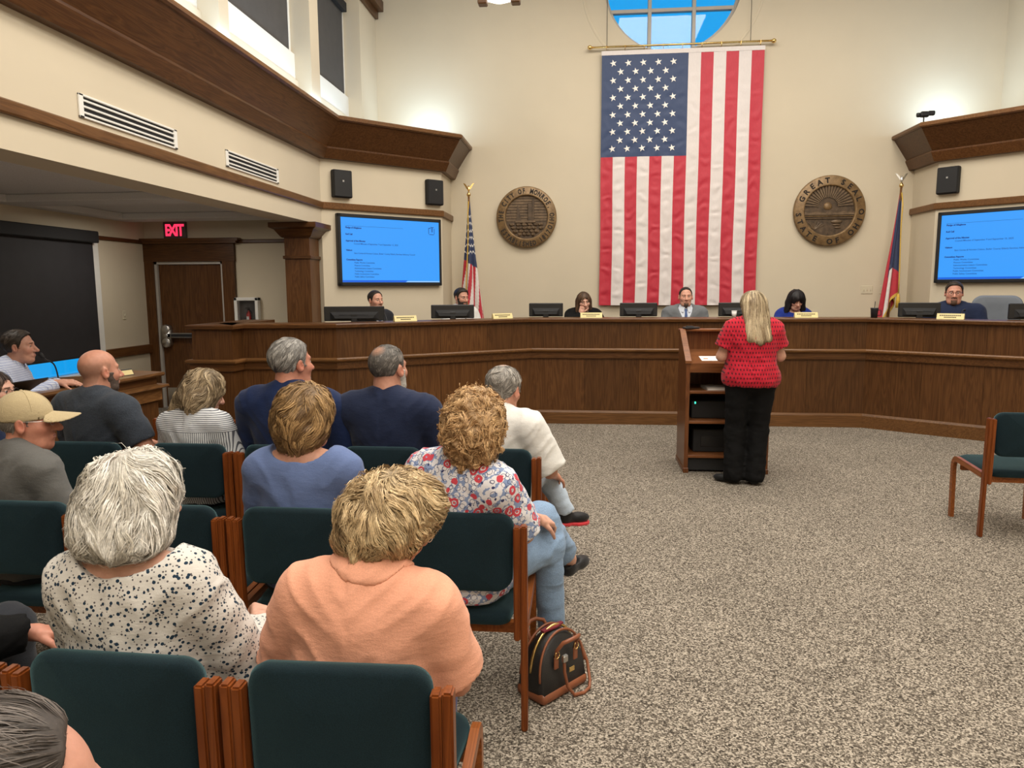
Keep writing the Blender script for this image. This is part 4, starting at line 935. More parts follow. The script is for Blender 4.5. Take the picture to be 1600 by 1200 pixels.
# ------------------------------------------------------------------ meeting chairs
def make_chair():
    t = empty('meeting_chair')
    for s in (-1, 1):
        x = s*0.2445
        # outer rear leg running up to the top of the post
        mb = MB()
        pts = [(-0.005, 0.0), (0.040, 0.0), (0.030, 0.44), (0.022, 0.80), (-0.020, 0.80), (-0.012, 0.44)]
        pr = Matrix(((0, 0, 1, 0), (1, 0, 0, 0), (0, 1, 0, 0), (0, 0, 0, 1)))
        b = bmesh.new(); A = [b.verts.new((x-0.0122, y, z)) for y, z in pts]; B = [b.verts.new((x+0.0122, y, z)) for y, z in pts]
        for k in range(6): b.faces.new((A[k], A[(k+1) % 6], B[(k+1) % 6], B[k]))
        b.faces.new(A[::-1]); b.faces.new(B)
        bmesh.ops.recalc_face_normals(b, faces=b.faces[:]); bmesh.ops.bevel(b, geom=b.edges[:], offset=0.005, segments=2, affect='EDGES'); mb._merge(b); mb.build('rear_leg', M['chairwood'], t)
        xi = s*0.2190
        mb = MB(); pts = [(-0.012, 0.36), (0.036, 0.36), (0.022, 0.795), (-0.020, 0.795)]
        b = bmesh.new(); A = [b.verts.new((xi-0.0122, y, z)) for y, z in pts]; B = [b.verts.new((xi+0.0122, y, z)) for y, z in pts]
        for k in range(4): b.faces.new((A[k], A[(k+1) % 4], B[(k+1) % 4], B[k]))
        b.faces.new(A[::-1]); b.faces.new(B)
        bmesh.ops.recalc_face_normals(b, faces=b.faces[:]); bmesh.ops.bevel(b, geom=b.edges[:], offset=0.005, segments=2, affect='EDGES'); mb._merge(b); mb.build('back_post', M['chairwood'], t)
        # bent front leg and rail in one sweep
        mb = MB(); path = [(0.46, 0.0), (0.475, 0.36), (0.468, 0.40), (0.445, 0.425), (0.41, 0.432), (0.03, 0.415)]
        wid = 0.0255; L = []
        for i, (y, z) in enumerate(path):
            a = Vector(path[max(i-1, 0)]); c = Vector(path[min(i+1, len(path)-1)]); d = (c-a).normalized(); nrm = Vector((-d.y, d.x))*0.019
            L.append([mb.bm.verts.new((x+sx*wid/2, y+q*nrm.x, z+q*nrm.y)) for sx, q in ((-1, -1), (1, -1), (1, 1), (-1, 1))])
        for a, c in zip(L[:-1], L[1:]):
            for k in range(4): mb.bm.faces.new((a[k], a[(k+1) % 4], c[(k+1) % 4], c[k]))
        mb.bm.faces.new(L[0][::-1]); mb.bm.faces.new(L[-1]); mb.build('front_leg', M['chairwood_y'], t)
    MB().box((-0.22, 0.06, 0.36), (0.22, 0.09, 0.40)).build('seat_rail', M['chairwood_y'], t)
    MB().box((-0.22, 0.40, 0.355), (0.22, 0.43, 0.40)).build('seat_rail', M['chairwood_y'], t)
    rounded_panel(MB(), 0.202, 0.2075, 0.545, 0.838, -0.002, 0.05, 0.055, 0.030).build('backrest', M['teal'], t, True)
    mb = MB()
    out = []
    for cx, cy, a0, r in ((0.228-0.07, 0.50-0.07, 0, 0.07), (-(0.228-0.07), 0.50-0.07, 90, 0.07), (-(0.19-0.05), 0.02+0.05, 180, 0.05), (0.19-0.05, 0.02+0.05, 270, 0.05)):
        for k in range(7):
            a = math.radians(a0+15*k); out.append((cx+r*math.cos(a), cy+r*math.sin(a)))
    LL = [[mb.bm.verts.new((x*s, 0.26+(y-0.26)*s, z-0.010*(1-abs(y-0.26)/0.26)*(1 if z > .43 else 0))) for x, y in out] for s, z in ((0.9, 0.398), (0.985, 0.405), (1.0, 0.425), (0.985, 0.447), (0.9, 0.457), (0.5, 0.459))]
    m = len(out)
    for a, c in zip(LL[:-1], LL[1:]):
        for k in range(m): mb.bm.faces.new((a[k], a[(k+1) % m], c[(k+1) % m], c[k]))
    mb.bm.faces.new(LL[0][::-1]); mb.bm.faces.new(LL[-1]); mb.build('seat', M['teal'], t, True)
    return t
chair0 = make_chair(); chair_used = [False]
def chair(x, y, label, group, rz=0.0):
    c = chair0 if not chair_used[0] else copy_tree(chair0)
    chair_used[0] = True
    c.location = (x, y, 0); c.rotation_euler = (0, 0, rz)
    setp(c, label, 'chair', group); return c
R3 = 'chairs of the row nearest the camera'; R2_ = 'chairs of the middle row'; R1_ = 'chairs of the front occupied row'; R0 = 'empty chairs of the foremost row'
chair(-0.53, 1.45, 'teal chair with cherry posts under the woman in the peach top', R3, 0.02)
chair(-1.052, 1.45, 'teal chair with cherry posts under the white haired woman in the dotted blouse', R3, -0.02)
chair(-1.578, 1.46, 'teal chair with cherry posts under the person in black sleeves', R3)
chair(-0.46, 2.56, 'teal chair at the aisle under the woman in the floral top', R2_)
chair(-1.078, 2.56, 'teal chair under the woman with short brown hair', R2_)
chair(-1.600, 2.56, 'empty teal chair between the brown haired woman and the man in the cap', R2_)
chair(-2.20, 2.56, 'teal chair under the man in the khaki cap', R2_)
chair(-0.473, 3.64, 'teal chair at the aisle under the man in the white tee', R1_)
chair(-1.046, 3.64, 'teal chair under the navy polo man with the thinning crown', R1_)
chair(-1.583, 3.64, 'teal chair under the grey haired man in bright navy', R1_)
chair(-2.105, 3.64, 'teal chair under the blonde woman in the striped shirt', R1_)
chair(-2.70, 3.64, 'teal chair under the bald man', R1_)
chair(-3.32, 3.64, 'teal chair under the woman with dark glasses at the left edge', R1_)
chair(-0.505, 4.58, 'empty teal chair at the aisle, ahead of the white tee man', R0)
chair(-1.03, 4.58, 'empty teal chair ahead of the navy polo man with thinning crown', R0)
chair(-1.555, 4.58, 'empty teal chair ahead of the grey haired man in bright navy', R0)
chair(-2.08, 4.58, 'empty teal chair ahead of the blonde striped woman', R0)
chair(-2.605, 4.58, 'empty teal chair ahead of the bald man, by the staff desk', R0)
chair(2.855, 4.965, 'teal chair standing alone on the carpet at the right edge', None, -0.06)
chair(-0.56, 0.36, 'teal chair under the dark haired person in the bottom left corner', None)

# ------------------------------------------------------------------ handbag and its parts
M['leather'] = plain('tan_leather', (0.23, 0.075, 0.032), 0.4, var=0.15, bmp=0.15, bscale=200)
M['bagblack'] = plain('black_pebbled_leather', (0.014, 0.013, 0.013), 0.45, var=0.1, bmp=0.35, bscale=260)
M['baglining'] = plain('dark_red_lining', (0.16, 0.012, 0.022), 0.8, var=0.15)
bag = empty('handbag', (-0.125, 2.875, 0), 0.88, 'black domed handbag with tan leather handles and strap on the carpet by the floral chair', 'handbag')
PX = Matrix(((1, 0, 0, 0), (0, 0, 1, 0), (0, 1, 0, 0), (0, 0, 0, 1)))
def dome(w, h, z0, n=18):
    return [(-w, z0), (w, z0)] + [(w*1.0*math.cos(a)*(0.94+0.06*math.cos(a)**2), z0+0.05+(h-0.05)*math.sin(a)**0.8) for a in np.linspace(0.0, PI, n)]
def lens_body(w, h, z0, d0, d1):
    mb = MB(); L = []
    for y, s in ((-d0, 0.93), (-d0*0.6, 0.985), (0, 1.0), (d0*0.6, 0.985), (d0, 0.93)):
        L.append([mb.bm.verts.new((x*s, y*(1.0-0.45*max(0, (z-z0))/h), z0+(z-z0)*s)) for x, z in dome(w, h, z0)])
    m = len(L[0])
    for a, c in zip(L[:-1], L[1:]):
        for k in range(m): mb.bm.faces.new((a[k], a[(k+1) % m], c[(k+1) % m], c[k]))
    mb.bm.faces.new(L[0][::-1]); mb.bm.faces.new(L[-1]); return mb
lens_body(0.150, 0.235, 0.012, 0.085, 0.04).build('body', M['bagblack'], bag, True)
MB().box((-0.153, -0.088, 0.0), (0.153, 0.088, 0.045), 0.02, seg=3).build('base_trim', M['leather'], bag, True)
for yy in (-0.058, 0.058):
    pts = [(x*1.0, yy*(1.25-0.55*z/0.25), z) for x, z in [(0.150*math.cos(a), 0.075+0.175*math.sin(a)**0.85) for a in np.linspace(0.05, PI-0.05, 20)]]
    MB().tube(pts, 0.0055, 7).build('piping', M['leather'], bag, True)
MB().tube([(0.145*math.cos(a), 0, 0.085+0.172*math.sin(a)**0.85) for a in np.linspace(0.1, PI-0.1, 20)], 0.007, 8).build('zipper', M['brass'], bag, True)
MB().prism([(-0.125, -0.011), (0.02, -0.019), (0.12, -0.008), (0.12, 0.008), (0.02, 0.019), (-0.125, 0.011)], 0.0, 0.006, Matrix.Translation((0.0, 0, 0.250)) @ Matrix.Diagonal((0.55, 1, 1, 1))).build('lining', M['baglining'], bag)
for yy, dr in ((-0.075, 1), (0.072, -1)):
    pts = [(-0.065, yy, 0.165), (-0.066, yy*1.15, 0.20), (-0.055, yy*1.5, 0.235), (-0.02, yy*1.75, 0.245), (0.02, yy*1.75, 0.245), (0.055, yy*1.5, 0.235), (0.066, yy*1.15, 0.20), (0.065, yy, 0.165)]
    MB().tube(pts, 0.0085, 8).build('handle', M['leather'], bag, True)
    for sx in (-1, 1):
        MB().box((sx*0.065-0.014, min(yy*1.02, yy*1.16), 0.125), (sx*0.065+0.014, max(yy*1.02, yy*1.16), 0.175), 0.004).build('handle_tab', M['leather'], bag)
        MB().tube([(sx*0.065+0.014*math.cos(a), yy*1.17, 0.182+0.014*math.sin(a)) for a in np.linspace(0, 2*PI, 13)], 0.0022, 6).build('ring', M['brass'], bag, True)
bag.scale = (0.9, 0.9, 1.06)
st = MB(); spts = [(0.15, 0.0, 0.18), (0.16, -0.03, 0.15), (0.165, -0.07, 0.08), (0.15, -0.10, 0.015), (0.11, -0.13, 0.008), (0.06, -0.14, 0.008), (0.01, -0.125, 0.010), (-0.02, -0.11, 0.05), (-0.03, -0.10, 0.11), (-0.03, -0.098, 0.16)]
st.tube(spts, 0.0075, 7).build('shoulder_strap', M['leather'], bag, True)
MB().box((-0.046, -0.112, 0.150), (-0.016, -0.094, 0.178), 0.004).build('buckle', M['metal'], bag)
MB().box((0.02, -0.088, 0.085), (0.055, -0.083, 0.105), 0.002).build('clasp_plate', M['brass'], bag)
q = empty('gooseneck_microphone', (-4.30, 5.60, 0.8805), 1.15, 'black gooseneck microphone reaching up to the mouth of the man at the staff desk', 'microphone', 'gooseneck microphones')
MB().lathe([(0, 0), (0.045, 0), (0.045, 0.012), (0.012, 0.022), (0, 0.024)], n=14).build('base', M['black'], q, True)

# ------------------------------------------------------------------ smooth solids (distance fields -> one continuous mesh)
f4 = np.float32
def A3(*v): return np.array(v, f4)
def smin(a, b, k):
    h = np.clip(0.5+0.5*(b-a)/k, 0, 1); return b*(1-h)+a*h-k*h*(1-h)
def smax(a, b, k): return -smin(-a, -b, k)
def rc(P, a, b, ra, rb):
    a = np.asarray(a, f4); b = np.asarray(b, f4); pa = P-a; ba = b-a; h = np.clip(pa@ba/max(float(ba@ba), 1e-9), 0, 1)
    return np.linalg.norm(pa-h[:, None]*ba, axis=1)-(ra+(rb-ra)*h)
def ell(P, c, r, R=None):
    p = P-np.asarray(c, f4)
    if R is not None: p = p@R
    r = np.asarray(r, f4); k0 = np.linalg.norm(p/r, axis=1); k1 = np.linalg.norm(p/(r*r), axis=1)
    return k0*(k0-1)/np.maximum(k1, 1e-6)
def rbox(P, c, hsz, rad, R=None):
    p = P-np.asarray(c, f4)
    if R is not None: p = p@R
    q = np.abs(p)-np.asarray(hsz, f4); return np.linalg.norm(np.maximum(q, 0), axis=1)+np.minimum(q.max(1), 0)-rad
def rotm(x=0, y=0, z=0):
    return np.array(Matrix.Rotation(z, 3, 'Z') @ Matrix.Rotation(x, 3, 'X') @ Matrix.Rotation(y, 3, 'Y'), f4)
_T = RNG.random((32, 32, 32)).astype(f4)
def vnoise(P):
    i = np.floor(P).astype(np.int32); f = (P-i).astype(f4); u = f*f*(3-2*f); i &= 31; j = (i+1) & 31
    x0, y0, z0 = i.T; x1, y1, z1 = j.T; ux, uy, uz = u.T
    a = _T[x0, y0, z0]*(1-ux)+_T[x1, y0, z0]*ux; b = _T[x0, y1, z0]*(1-ux)+_T[x1, y1, z0]*ux
    c = _T[x0, y0, z1]*(1-ux)+_T[x1, y0, z1]*ux; d = _T[x0, y1, z1]*(1-ux)+_T[x1, y1, z1]*ux
    return (a*(1-uy)+b*uy)*(1-uz)+(c*(1-uy)+d*uy)*uz
def surf(f, lo, hi, h, margin=0.02):
    lo = np.asarray(lo, f4); hi = np.asarray(hi, f4); s = 4
    nc = np.maximum(1, np.ceil((hi-lo)/(h*s)).astype(int)); cs = h*s
    g = [lo[a]+cs*(np.arange(nc[a])+0.5)-h*0.5 for a in range(3)]
    Cc = np.stack(np.meshgrid(*g, indexing='ij'), -1).reshape(-1, 3).astype(f4)
    dc = f(Cc).reshape(nc); act = np.abs(dc) < cs*0.9+margin
    D = np.repeat(np.repeat(np.repeat(np.where(dc < 0, -1, 1).astype(f4), s, 0), s, 1), s, 2)
    m = np.repeat(np.repeat(np.repeat(act, s, 0), s, 1), s, 2)
    ix = np.argwhere(m); P = (lo+ix*h).astype(f4)
    if len(P) == 0: return np.zeros((0, 3)), np.zeros((0, 4), int)
    D[m] = f(P)
    S = D < 0
    n0 = [slice(None, -1), slice(1, None)]
    cnt = sum(S[n0[a], n0[b], n0[c]].astype(np.uint8) for a in (0, 1) for b in (0, 1) for c in (0, 1))
    ac = np.argwhere((cnt > 0) & (cnt < 8)); idm = np.full(cnt.shape, -1, np.int32); idm[tuple(ac.T)] = np.arange(len(ac))
    cor = [(a, b, c) for a in (0, 1) for b in (0, 1) for c in (0, 1)]
    val = np.stack([D[ac[:, 0]+a, ac[:, 1]+b, ac[:, 2]+c] for a, b, c in cor], 1)
    acc = np.zeros((len(ac), 3), f4); w = np.zeros(len(ac), f4); CA = np.array(cor, f4)
    for p in range(8):
        for q in range(p+1, 8):
            if np.abs(CA[p]-CA[q]).sum() != 1: continue
            vp, vq = val[:, p], val[:, q]; k = (vp < 0) != (vq < 0); t = np.where(k, vp/np.where(k, vp-vq, 1), 0)
            acc += np.where(k[:, None], CA[p]+(CA[q]-CA[p])*t[:, None], 0); w += k
    V = lo+(ac+acc/w[:, None])*h
    Q = []
    for ax in range(3):
        sl0 = [slice(None)]*3; sl1 = [slice(None)]*3; sl0[ax] = slice(None, -1); sl1[ax] = slice(1, None)
        ch = S[tuple(sl0)] != S[tuple(sl1)]; e = np.argwhere(ch); o = [(ax+1) % 3, (ax+2) % 3]
        ok = (e[:, o[0]] > 0) & (e[:, o[1]] > 0) & (e[:, o[0]] < cnt.shape[o[0]]) & (e[:, o[1]] < cnt.shape[o[1]]); e = e[ok]
        if not len(e): continue
        ids = []
        for d0, d1 in ((-1, -1), (0, -1), (0, 0), (-1, 0)):
            k = e.copy(); k[:, o[0]] += d0; k[:, o[1]] += d1; ids.append(idm[tuple(k.T)])
        q = np.stack(ids, 1); neg = S[tuple(e.T)]; q[~neg] = q[~neg][:, ::-1]; Q.append(q)
    return V, np.vstack(Q)
def join(parts):
    V = []; F = []; C = []; n = 0
    for p in parts:
        V.append(p[0]); F.append(p[1]+n); n += len(p[0])
        if len(p) > 2: C.append(p[2])
    return (np.vstack(V), np.vstack(F)) + ((np.vstack(C),) if C else ())
def grad(f, P, e=0.002):
    k = np.array([(1, -1, -1), (-1, -1, 1), (-1, 1, -1), (1, 1, 1)], f4)
    g = sum(kk*f(P+kk*e)[:, None] for kk in k); return g/np.maximum(np.linalg.norm(g, axis=1, keepdims=True), 1e-9)

# ------------------------------------------------------------------ materials for people
def skin_mat():
    m, nt, b = nm('skin'); a = nt.nodes.new('ShaderNodeAttribute'); a.attribute_name = 'Col'; v = coords(nt)
    f = noise(nt, v, 55, 4); c = mixc(nt, 1.0, a.outputs['Color'], ramp(nt, f, [(0.3, (0.92, 0.88, 0.86)), (0.7, (1.06, 1.05, 1.04))]), 'MULTIPLY')
    nt.links.new(c, b.inputs['Base Color']); b.inputs['Roughness'].default_value = 0.5; b.inputs['Subsurface Weight'].default_value = 0.12
    b.inputs['Subsurface Radius'].default_value = (0.01, 0.004, 0.002); b.inputs['Specular IOR Level'].default_value = 0.35
    bump(nt, b, noise(nt, v, 320, 3), 0.12, 0.002); return m
M['skin'] = skin_mat()
def hair_mat():
    m, nt, b = nm('hair'); a = nt.nodes.new('ShaderNodeAttribute'); a.attribute_name = 'Col'; v = coords(nt)
    f = noise(nt, v, 160, 3); c = mixc(nt, 1.0, a.outputs['Color'], ramp(nt, f, [(0.3, (0.8,)*3), (0.7, (1.15,)*3)]), 'MULTIPLY')
    nt.links.new(c, b.inputs['Base Color']); b.inputs['Roughness'].default_value = 0.55; b.inputs['Specular IOR Level'].default_value = 0.35; return m
M['hair'] = hair_mat()
M['eye'] = vcol_mat('eyeball', 0.15, 0.02, 0)
M['lip'] = plain('lip_skin', (0.36, 0.14, 0.115), 0.45, var=0.06)
def fabric(name, col, rough=0.85, var=0.07, scale=300, sheen=0.1):
    m, nt, b = nm(name); v = coords(nt); f = noise(nt, v, scale, 2); g = noise(nt, v, 5, 3)
    c = ramp(nt, f, [(0.3, tuple(x*(1-var) for x in col)), (0.7, tuple(min(1, x*(1+var)) for x in col))])
    c = mixc(nt, 1.0, c, ramp(nt, g, [(0.3, (0.95,)*3), (0.7, (1.05,)*3)]), 'MULTIPLY')
    nt.links.new(c, b.inputs['Base Color']); b.inputs['Roughness'].default_value = rough; b.inputs['Sheen Weight'].default_value = sheen; b.inputs['Specular IOR Level'].default_value = 0.2
    wr_ = noise(nt, coords(nt, (1, 1, 2.2)), 16, 4, 0.6); bump(nt, b, mth(nt, 'ADD', mth(nt, 'MULTIPLY', wr_, 1.0), mth(nt, 'MULTIPLY', f, 0.12)), 0.28, 0.012); return m
def setbase(m, c):
    nt = m.node_tree; b = nt.nodes['Principled BSDF']
    for l in list(b.inputs['Base Color'].links): nt.links.remove(l)
    nt.links.new(c, b.inputs['Base Color'])
def voro(nt, v, scale, out='Distance', rnd=1.0):
    n = nt.nodes.new('ShaderNodeTexVoronoi'); n.inputs['Scale'].default_value = scale; n.inputs['Randomness'].default_value = rnd; nt.links.new(v, n.inputs['Vector']); return n.outputs[out]
def fab_dots():
    m = fabric('cream_blouse_with_navy_dots', (0.62, 0.58, 0.52)); nt = m.node_tree; v = coords(nt)
    d1 = mth(nt, 'LESS_THAN', voro(nt, v, 66), 0.28); d2 = mth(nt, 'LESS_THAN', voro(nt, v, 108), 0.26)
    c = mixc(nt, d2, (0.60, 0.575, 0.535), (0.10, 0.09, 0.095)); c = mixc(nt, d1, c, (0.012, 0.032, 0.06)); setbase(m, c); return m
def fab_floral():
    m = fabric('white_top_with_red_and_navy_florals', (0.7, 0.68, 0.7)); nt = m.node_tree; v = coords(nt); nz = noise(nt, v, 20, 3)
    va = nt.nodes.new('ShaderNodeVectorMath'); va.operation = 'ADD'; nt.links.new(v, va.inputs[0])
    sc = nt.nodes.new('ShaderNodeVectorMath'); sc.operation = 'SCALE'; nt.links.new(nz, sc.inputs[0]); sc.inputs[3].default_value = 0.018; nt.links.new(sc.outputs[0], va.inputs[1])
    w = va.outputs[0]; d = voro(nt, w, 20); e = voro(nt, w, 56); g = voro(nt, w, 40)
    c = mixc(nt, mth(nt, 'GREATER_THAN', e, 0.60), (0.70, 0.69, 0.72), (0.22, 0.29, 0.47))
    c = mixc(nt, mth(nt, 'LESS_THAN', mth(nt, 'ABSOLUTE', mth(nt, 'SUBTRACT', g, 0.40)), 0.035), c, (0.035, 0.045, 0.13))
    ring = mth(nt, 'LESS_THAN', mth(nt, 'ABSOLUTE', mth(nt, 'SUBTRACT', d, 0.28)), 0.085); c = mixc(nt, ring, c, (0.56, 0.06, 0.085))
    c = mixc(nt, mth(nt, 'LESS_THAN', d, 0.12), c, (0.60, 0.10, 0.11)); setbase(m, c); return m
def fab_stripes():
    m = fabric('white_shirt_with_grey_stripes', (0.66, 0.67, 0.68)); nt = m.node_tree; v = coords(nt); s = nt.nodes.new('ShaderNodeSeparateXYZ'); nt.links.new(v, s.inputs[0])
    up = mth(nt, 'GREATER_THAN', s.outputs[2], 0.88)
    fz = mth(nt, 'LESS_THAN', mth(nt, 'FRACT', mth(nt, 'MULTIPLY', s.outputs[2], 100)), 0.36); fx_ = mth(nt, 'LESS_THAN', mth(nt, 'FRACT', mth(nt, 'MULTIPLY', s.outputs[0], 100)), 0.36)
    f = mth(nt, 'ADD', mth(nt, 'MULTIPLY', up, fz), mth(nt, 'MULTIPLY', mth(nt, 'SUBTRACT', 1.0, up), fx_))
    setbase(m, mixc(nt, f, (0.62, 0.64, 0.66), (0.085, 0.09, 0.11))); return m
def fab_diamond():
    m = fabric('red_top_with_black_diamonds', (0.5, 0.02, 0.04)); nt = m.node_tree; v = coords(nt); s = nt.nodes.new('ShaderNodeSeparateXYZ'); nt.links.new(v, s.inputs[0])
    zz = mth(nt, 'MULTIPLY', s.outputs[2], 29); row = mth(nt, 'FLOOR', zz); xx = mth(nt, 'ADD', mth(nt, 'MULTIPLY', s.outputs[0], 43), mth(nt, 'MULTIPLY', row, 0.5))
    a = mth(nt, 'ABSOLUTE', mth(nt, 'SUBTRACT', mth(nt, 'FRACT', xx), 0.5)); b_ = mth(nt, 'ABSOLUTE', mth(nt, 'SUBTRACT', mth(nt, 'FRACT', zz), 0.5))
    f = mth(nt, 'LESS_THAN', mth(nt, 'ADD', mth(nt, 'MULTIPLY', a, 1.35), b_), 0.36); setbase(m, mixc(nt, f, (0.47, 0.014, 0.032), (0.085, 0.008, 0.016))); return m
def fab_plaid():
    m = fabric('pale_blue_checked_shirt', (0.55, 0.6, 0.72)); nt = m.node_tree; v = coords(nt); s = nt.nodes.new('ShaderNodeSeparateXYZ'); nt.links.new(v, s.inputs[0])
    f = None
    for k in (0, 2):
        g = mth(nt, 'LESS_THAN', mth(nt, 'FRACT', mth(nt, 'MULTIPLY', s.outputs[k], 60)), 0.22); f = g if f is None else mth(nt, 'MAXIMUM', f, g)
    setbase(m, mixc(nt, f, (0.56, 0.60, 0.70), (0.30, 0.35, 0.55))); return m
FB = dict(dots=fab_dots(), floral=fab_floral(), stripes=fab_stripes(), diamond=fab_diamond(), plaid=fab_plaid(),
          peach=fabric('peach_cotton', (0.74, 0.355, 0.235)), slate=fabric('slate_blue_knit', (0.115, 0.165, 0.33)), navy=fabric('navy_knit', (0.0125, 0.020, 0.052)), royal=fabric('bright_navy_cotton', (0.0075, 0.018, 0.066)),
          charcoal=fabric('charcoal_heather_polo', (0.034, 0.042, 0.056), var=0.25, scale=200), greypolo=fabric('grey_polo', (0.115, 0.113, 0.108)), white=fabric('white_cotton_tee', (0.70, 0.69, 0.66)), black=fabric('black_cloth', (0.0032, 0.0032, 0.0036), sheen=0.0),
          suitgrey=fabric('grey_suit_wool', (0.145, 0.155, 0.165)), darksuit=fabric('dark_suit_wool', (0.016, 0.017, 0.022)), blue=fabric('royal_blue_blouse', (0.012, 0.030, 0.22)), denim=fabric('light_blue_denim', (0.21, 0.31, 0.46), var=0.2, scale=260),
          denim_pale=fabric('pale_denim', (0.42, 0.50, 0.60), var=0.15), khaki=fabric('olive_khaki_trousers', (0.25, 0.24, 0.13)), darkjean=fabric('dark_trousers', (0.02, 0.022, 0.028)), indigo=fabric('indigo_trousers', (0.055, 0.06, 0.16)), cap=fabric('khaki_cap_cotton', (0.46, 0.37, 0.22)), shoe=fabric('black_shoe', (0.010, 0.010, 0.011), 0.5), shoe_white=fabric('white_shoe', (0.6, 0.6, 0.6), 0.6), redsole=fabric('red_sole', (0.55, 0.04, 0.05), 0.5), tie=fabric('blue_tie', (0.06, 0.10, 0.24), 0.5), shirtblue=fabric('pale_shirt', (0.62, 0.66, 0.74)))

# ------------------------------------------------------------------ head, hands
def head_field(o):
    jw, ch, nose = o.get('jaw', 1.0), o.get('chub', 0.0), o.get('nose', 1.0)
    def skull(P):
        d = ell(P, (0, -0.014, 0.034), (0.0765, 0.097, 0.087))
        d = smin(d, ell(P, (0, 0.020, -0.030), (0.063*jw+ch, 0.072, 0.082)), 0.03)
        d = smin(d, rc(P, (-0.030*jw, 0.045, -0.090), (0.030*jw, 0.045, -0.090), 0.026+ch, 0.026+ch), 0.03)
        d = smin(d, rc(P, (0, 0.068, -0.098), (0, 0.060, -0.100), 0.019, 0.022), 0.025); return d
    def full(P):
        d = skull(P); Q = P.copy(); Q[:, 0] = np.abs(Q[:, 0])
        d = smin(d, rc(Q, (0.008, 0.083, 0.026), (0.042, 0.072, 0.027), 0.010, 0.009), 0.018)
        d = smin(d, ell(Q, (0.042, 0.060, -0.022), (0.020, 0.018, 0.018)), 0.03)
        d = smax(d, -ell(Q, (0.031, 0.096, 0.006), (0.020, 0.018, 0.013)), 0.012)
        d = smin(d, ell(Q, (0.031, 0.0735, 0.0075), (0.0135, 0.0135, 0.0125)), 0.003)
        d = smin(d, rc(P, (0, 0.086, 0.012), (0, 0.108*1.0+0.006*nose, -0.030), 0.0085, 0.0135*nose), 0.012)
        d = smin(d, ell(Q, (0.012, 0.097, -0.034), (0.0095, 0.011, 0.008)), 0.008)
        d = smin(d, ell(P, (0, 0.081, -0.064), (0.026, 0.016, 0.014)), 0.014)
        ear = ell(Q, (0.083, -0.006, -0.004), (0.0105, 0.020, 0.033), rotm(0.12, 0.0, -0.35)); ear = smax(ear, -ell(Q, (0.094, 0.000, 0.000), (0.009, 0.011, 0.020), rotm(0.12, 0, -0.35)), 0.006)
        return smin(d, ear, 0.007)
    return skull, full
def hand_field(W, R, left, curl, spread=0.0, thumb=0.5, sc=1.0):
    """W wrist, R columns: x to the thumb side of a right hand, y along the fingers, z back of the hand"""
    W = np.asarray(W, f4); sg = -1 if left else 1
    segs = []
    for bx, by, ln, i in ((0.029, 0.086, 0.074, 0), (0.0095, 0.091, 0.083, 1), (-0.0105, 0.088, 0.077, 2), (-0.029, 0.079, 0.060, 3)):
        p = np.array((bx*sg, by, 0.0)); a = 0.0; sx = (bx*3.2+0.02)*spread*sg; c = curl[i] if isinstance(curl, (list, tuple)) else curl
        for frac, r0, r1, ca in ((0.45, 0.0095, 0.0088, 0.8), (0.31, 0.0088, 0.0080, 1.1), (0.24, 0.0080, 0.0068, 0.7)):
            a += c*ca; d = np.array((sx, math.cos(a), -math.sin(a))); d /= np.linalg.norm(d); q = p+d*ln*frac; segs.append((p, q, r0, r1)); p = q
    p = np.array((0.026*sg, 0.022, -0.004)); dirs = ((0.80*sg, 0.62, -0.25), (0.45*sg, 0.85, -0.30-thumb*0.5), (0.15*sg, 0.9, -0.35-thumb*0.8))
    for d, ln, r0, r1 in zip(dirs, (0.040, 0.032, 0.026), (0.0145, 0.0105, 0.0095), (0.0110, 0.0095, 0.0075)):
        d = np.array(d); d /= np.linalg.norm(d); q = p+d*ln; segs.append((p, q, r0, r1)); p = q
    def f(P):
        q = ((P-W)@R)/sc
        d = rbox(q, (0, 0.050, 0), (0.028, 0.034, 0.004), 0.0105); d = smin(d, rc(q, (0, -0.03, 0), (0, 0.02, 0), 0.025, 0.024), 0.02)
        fd = None
        for a, b, r0, r1 in segs:
            e = rc(q, a, b, r0, r1); fd = e if fd is None else np.minimum(fd, e)
        return smin(d, fd, 0.006)*sc
    return f
def frame(ydir, zdir):
    y = np.array(ydir, float); y /= np.linalg.norm(y); z = np.array(zdir, float); z -= y*(z@y); z /= np.linalg.norm(z); x = np.cross(y, z); return np.stack([x, y, z], 1).astype(f4)

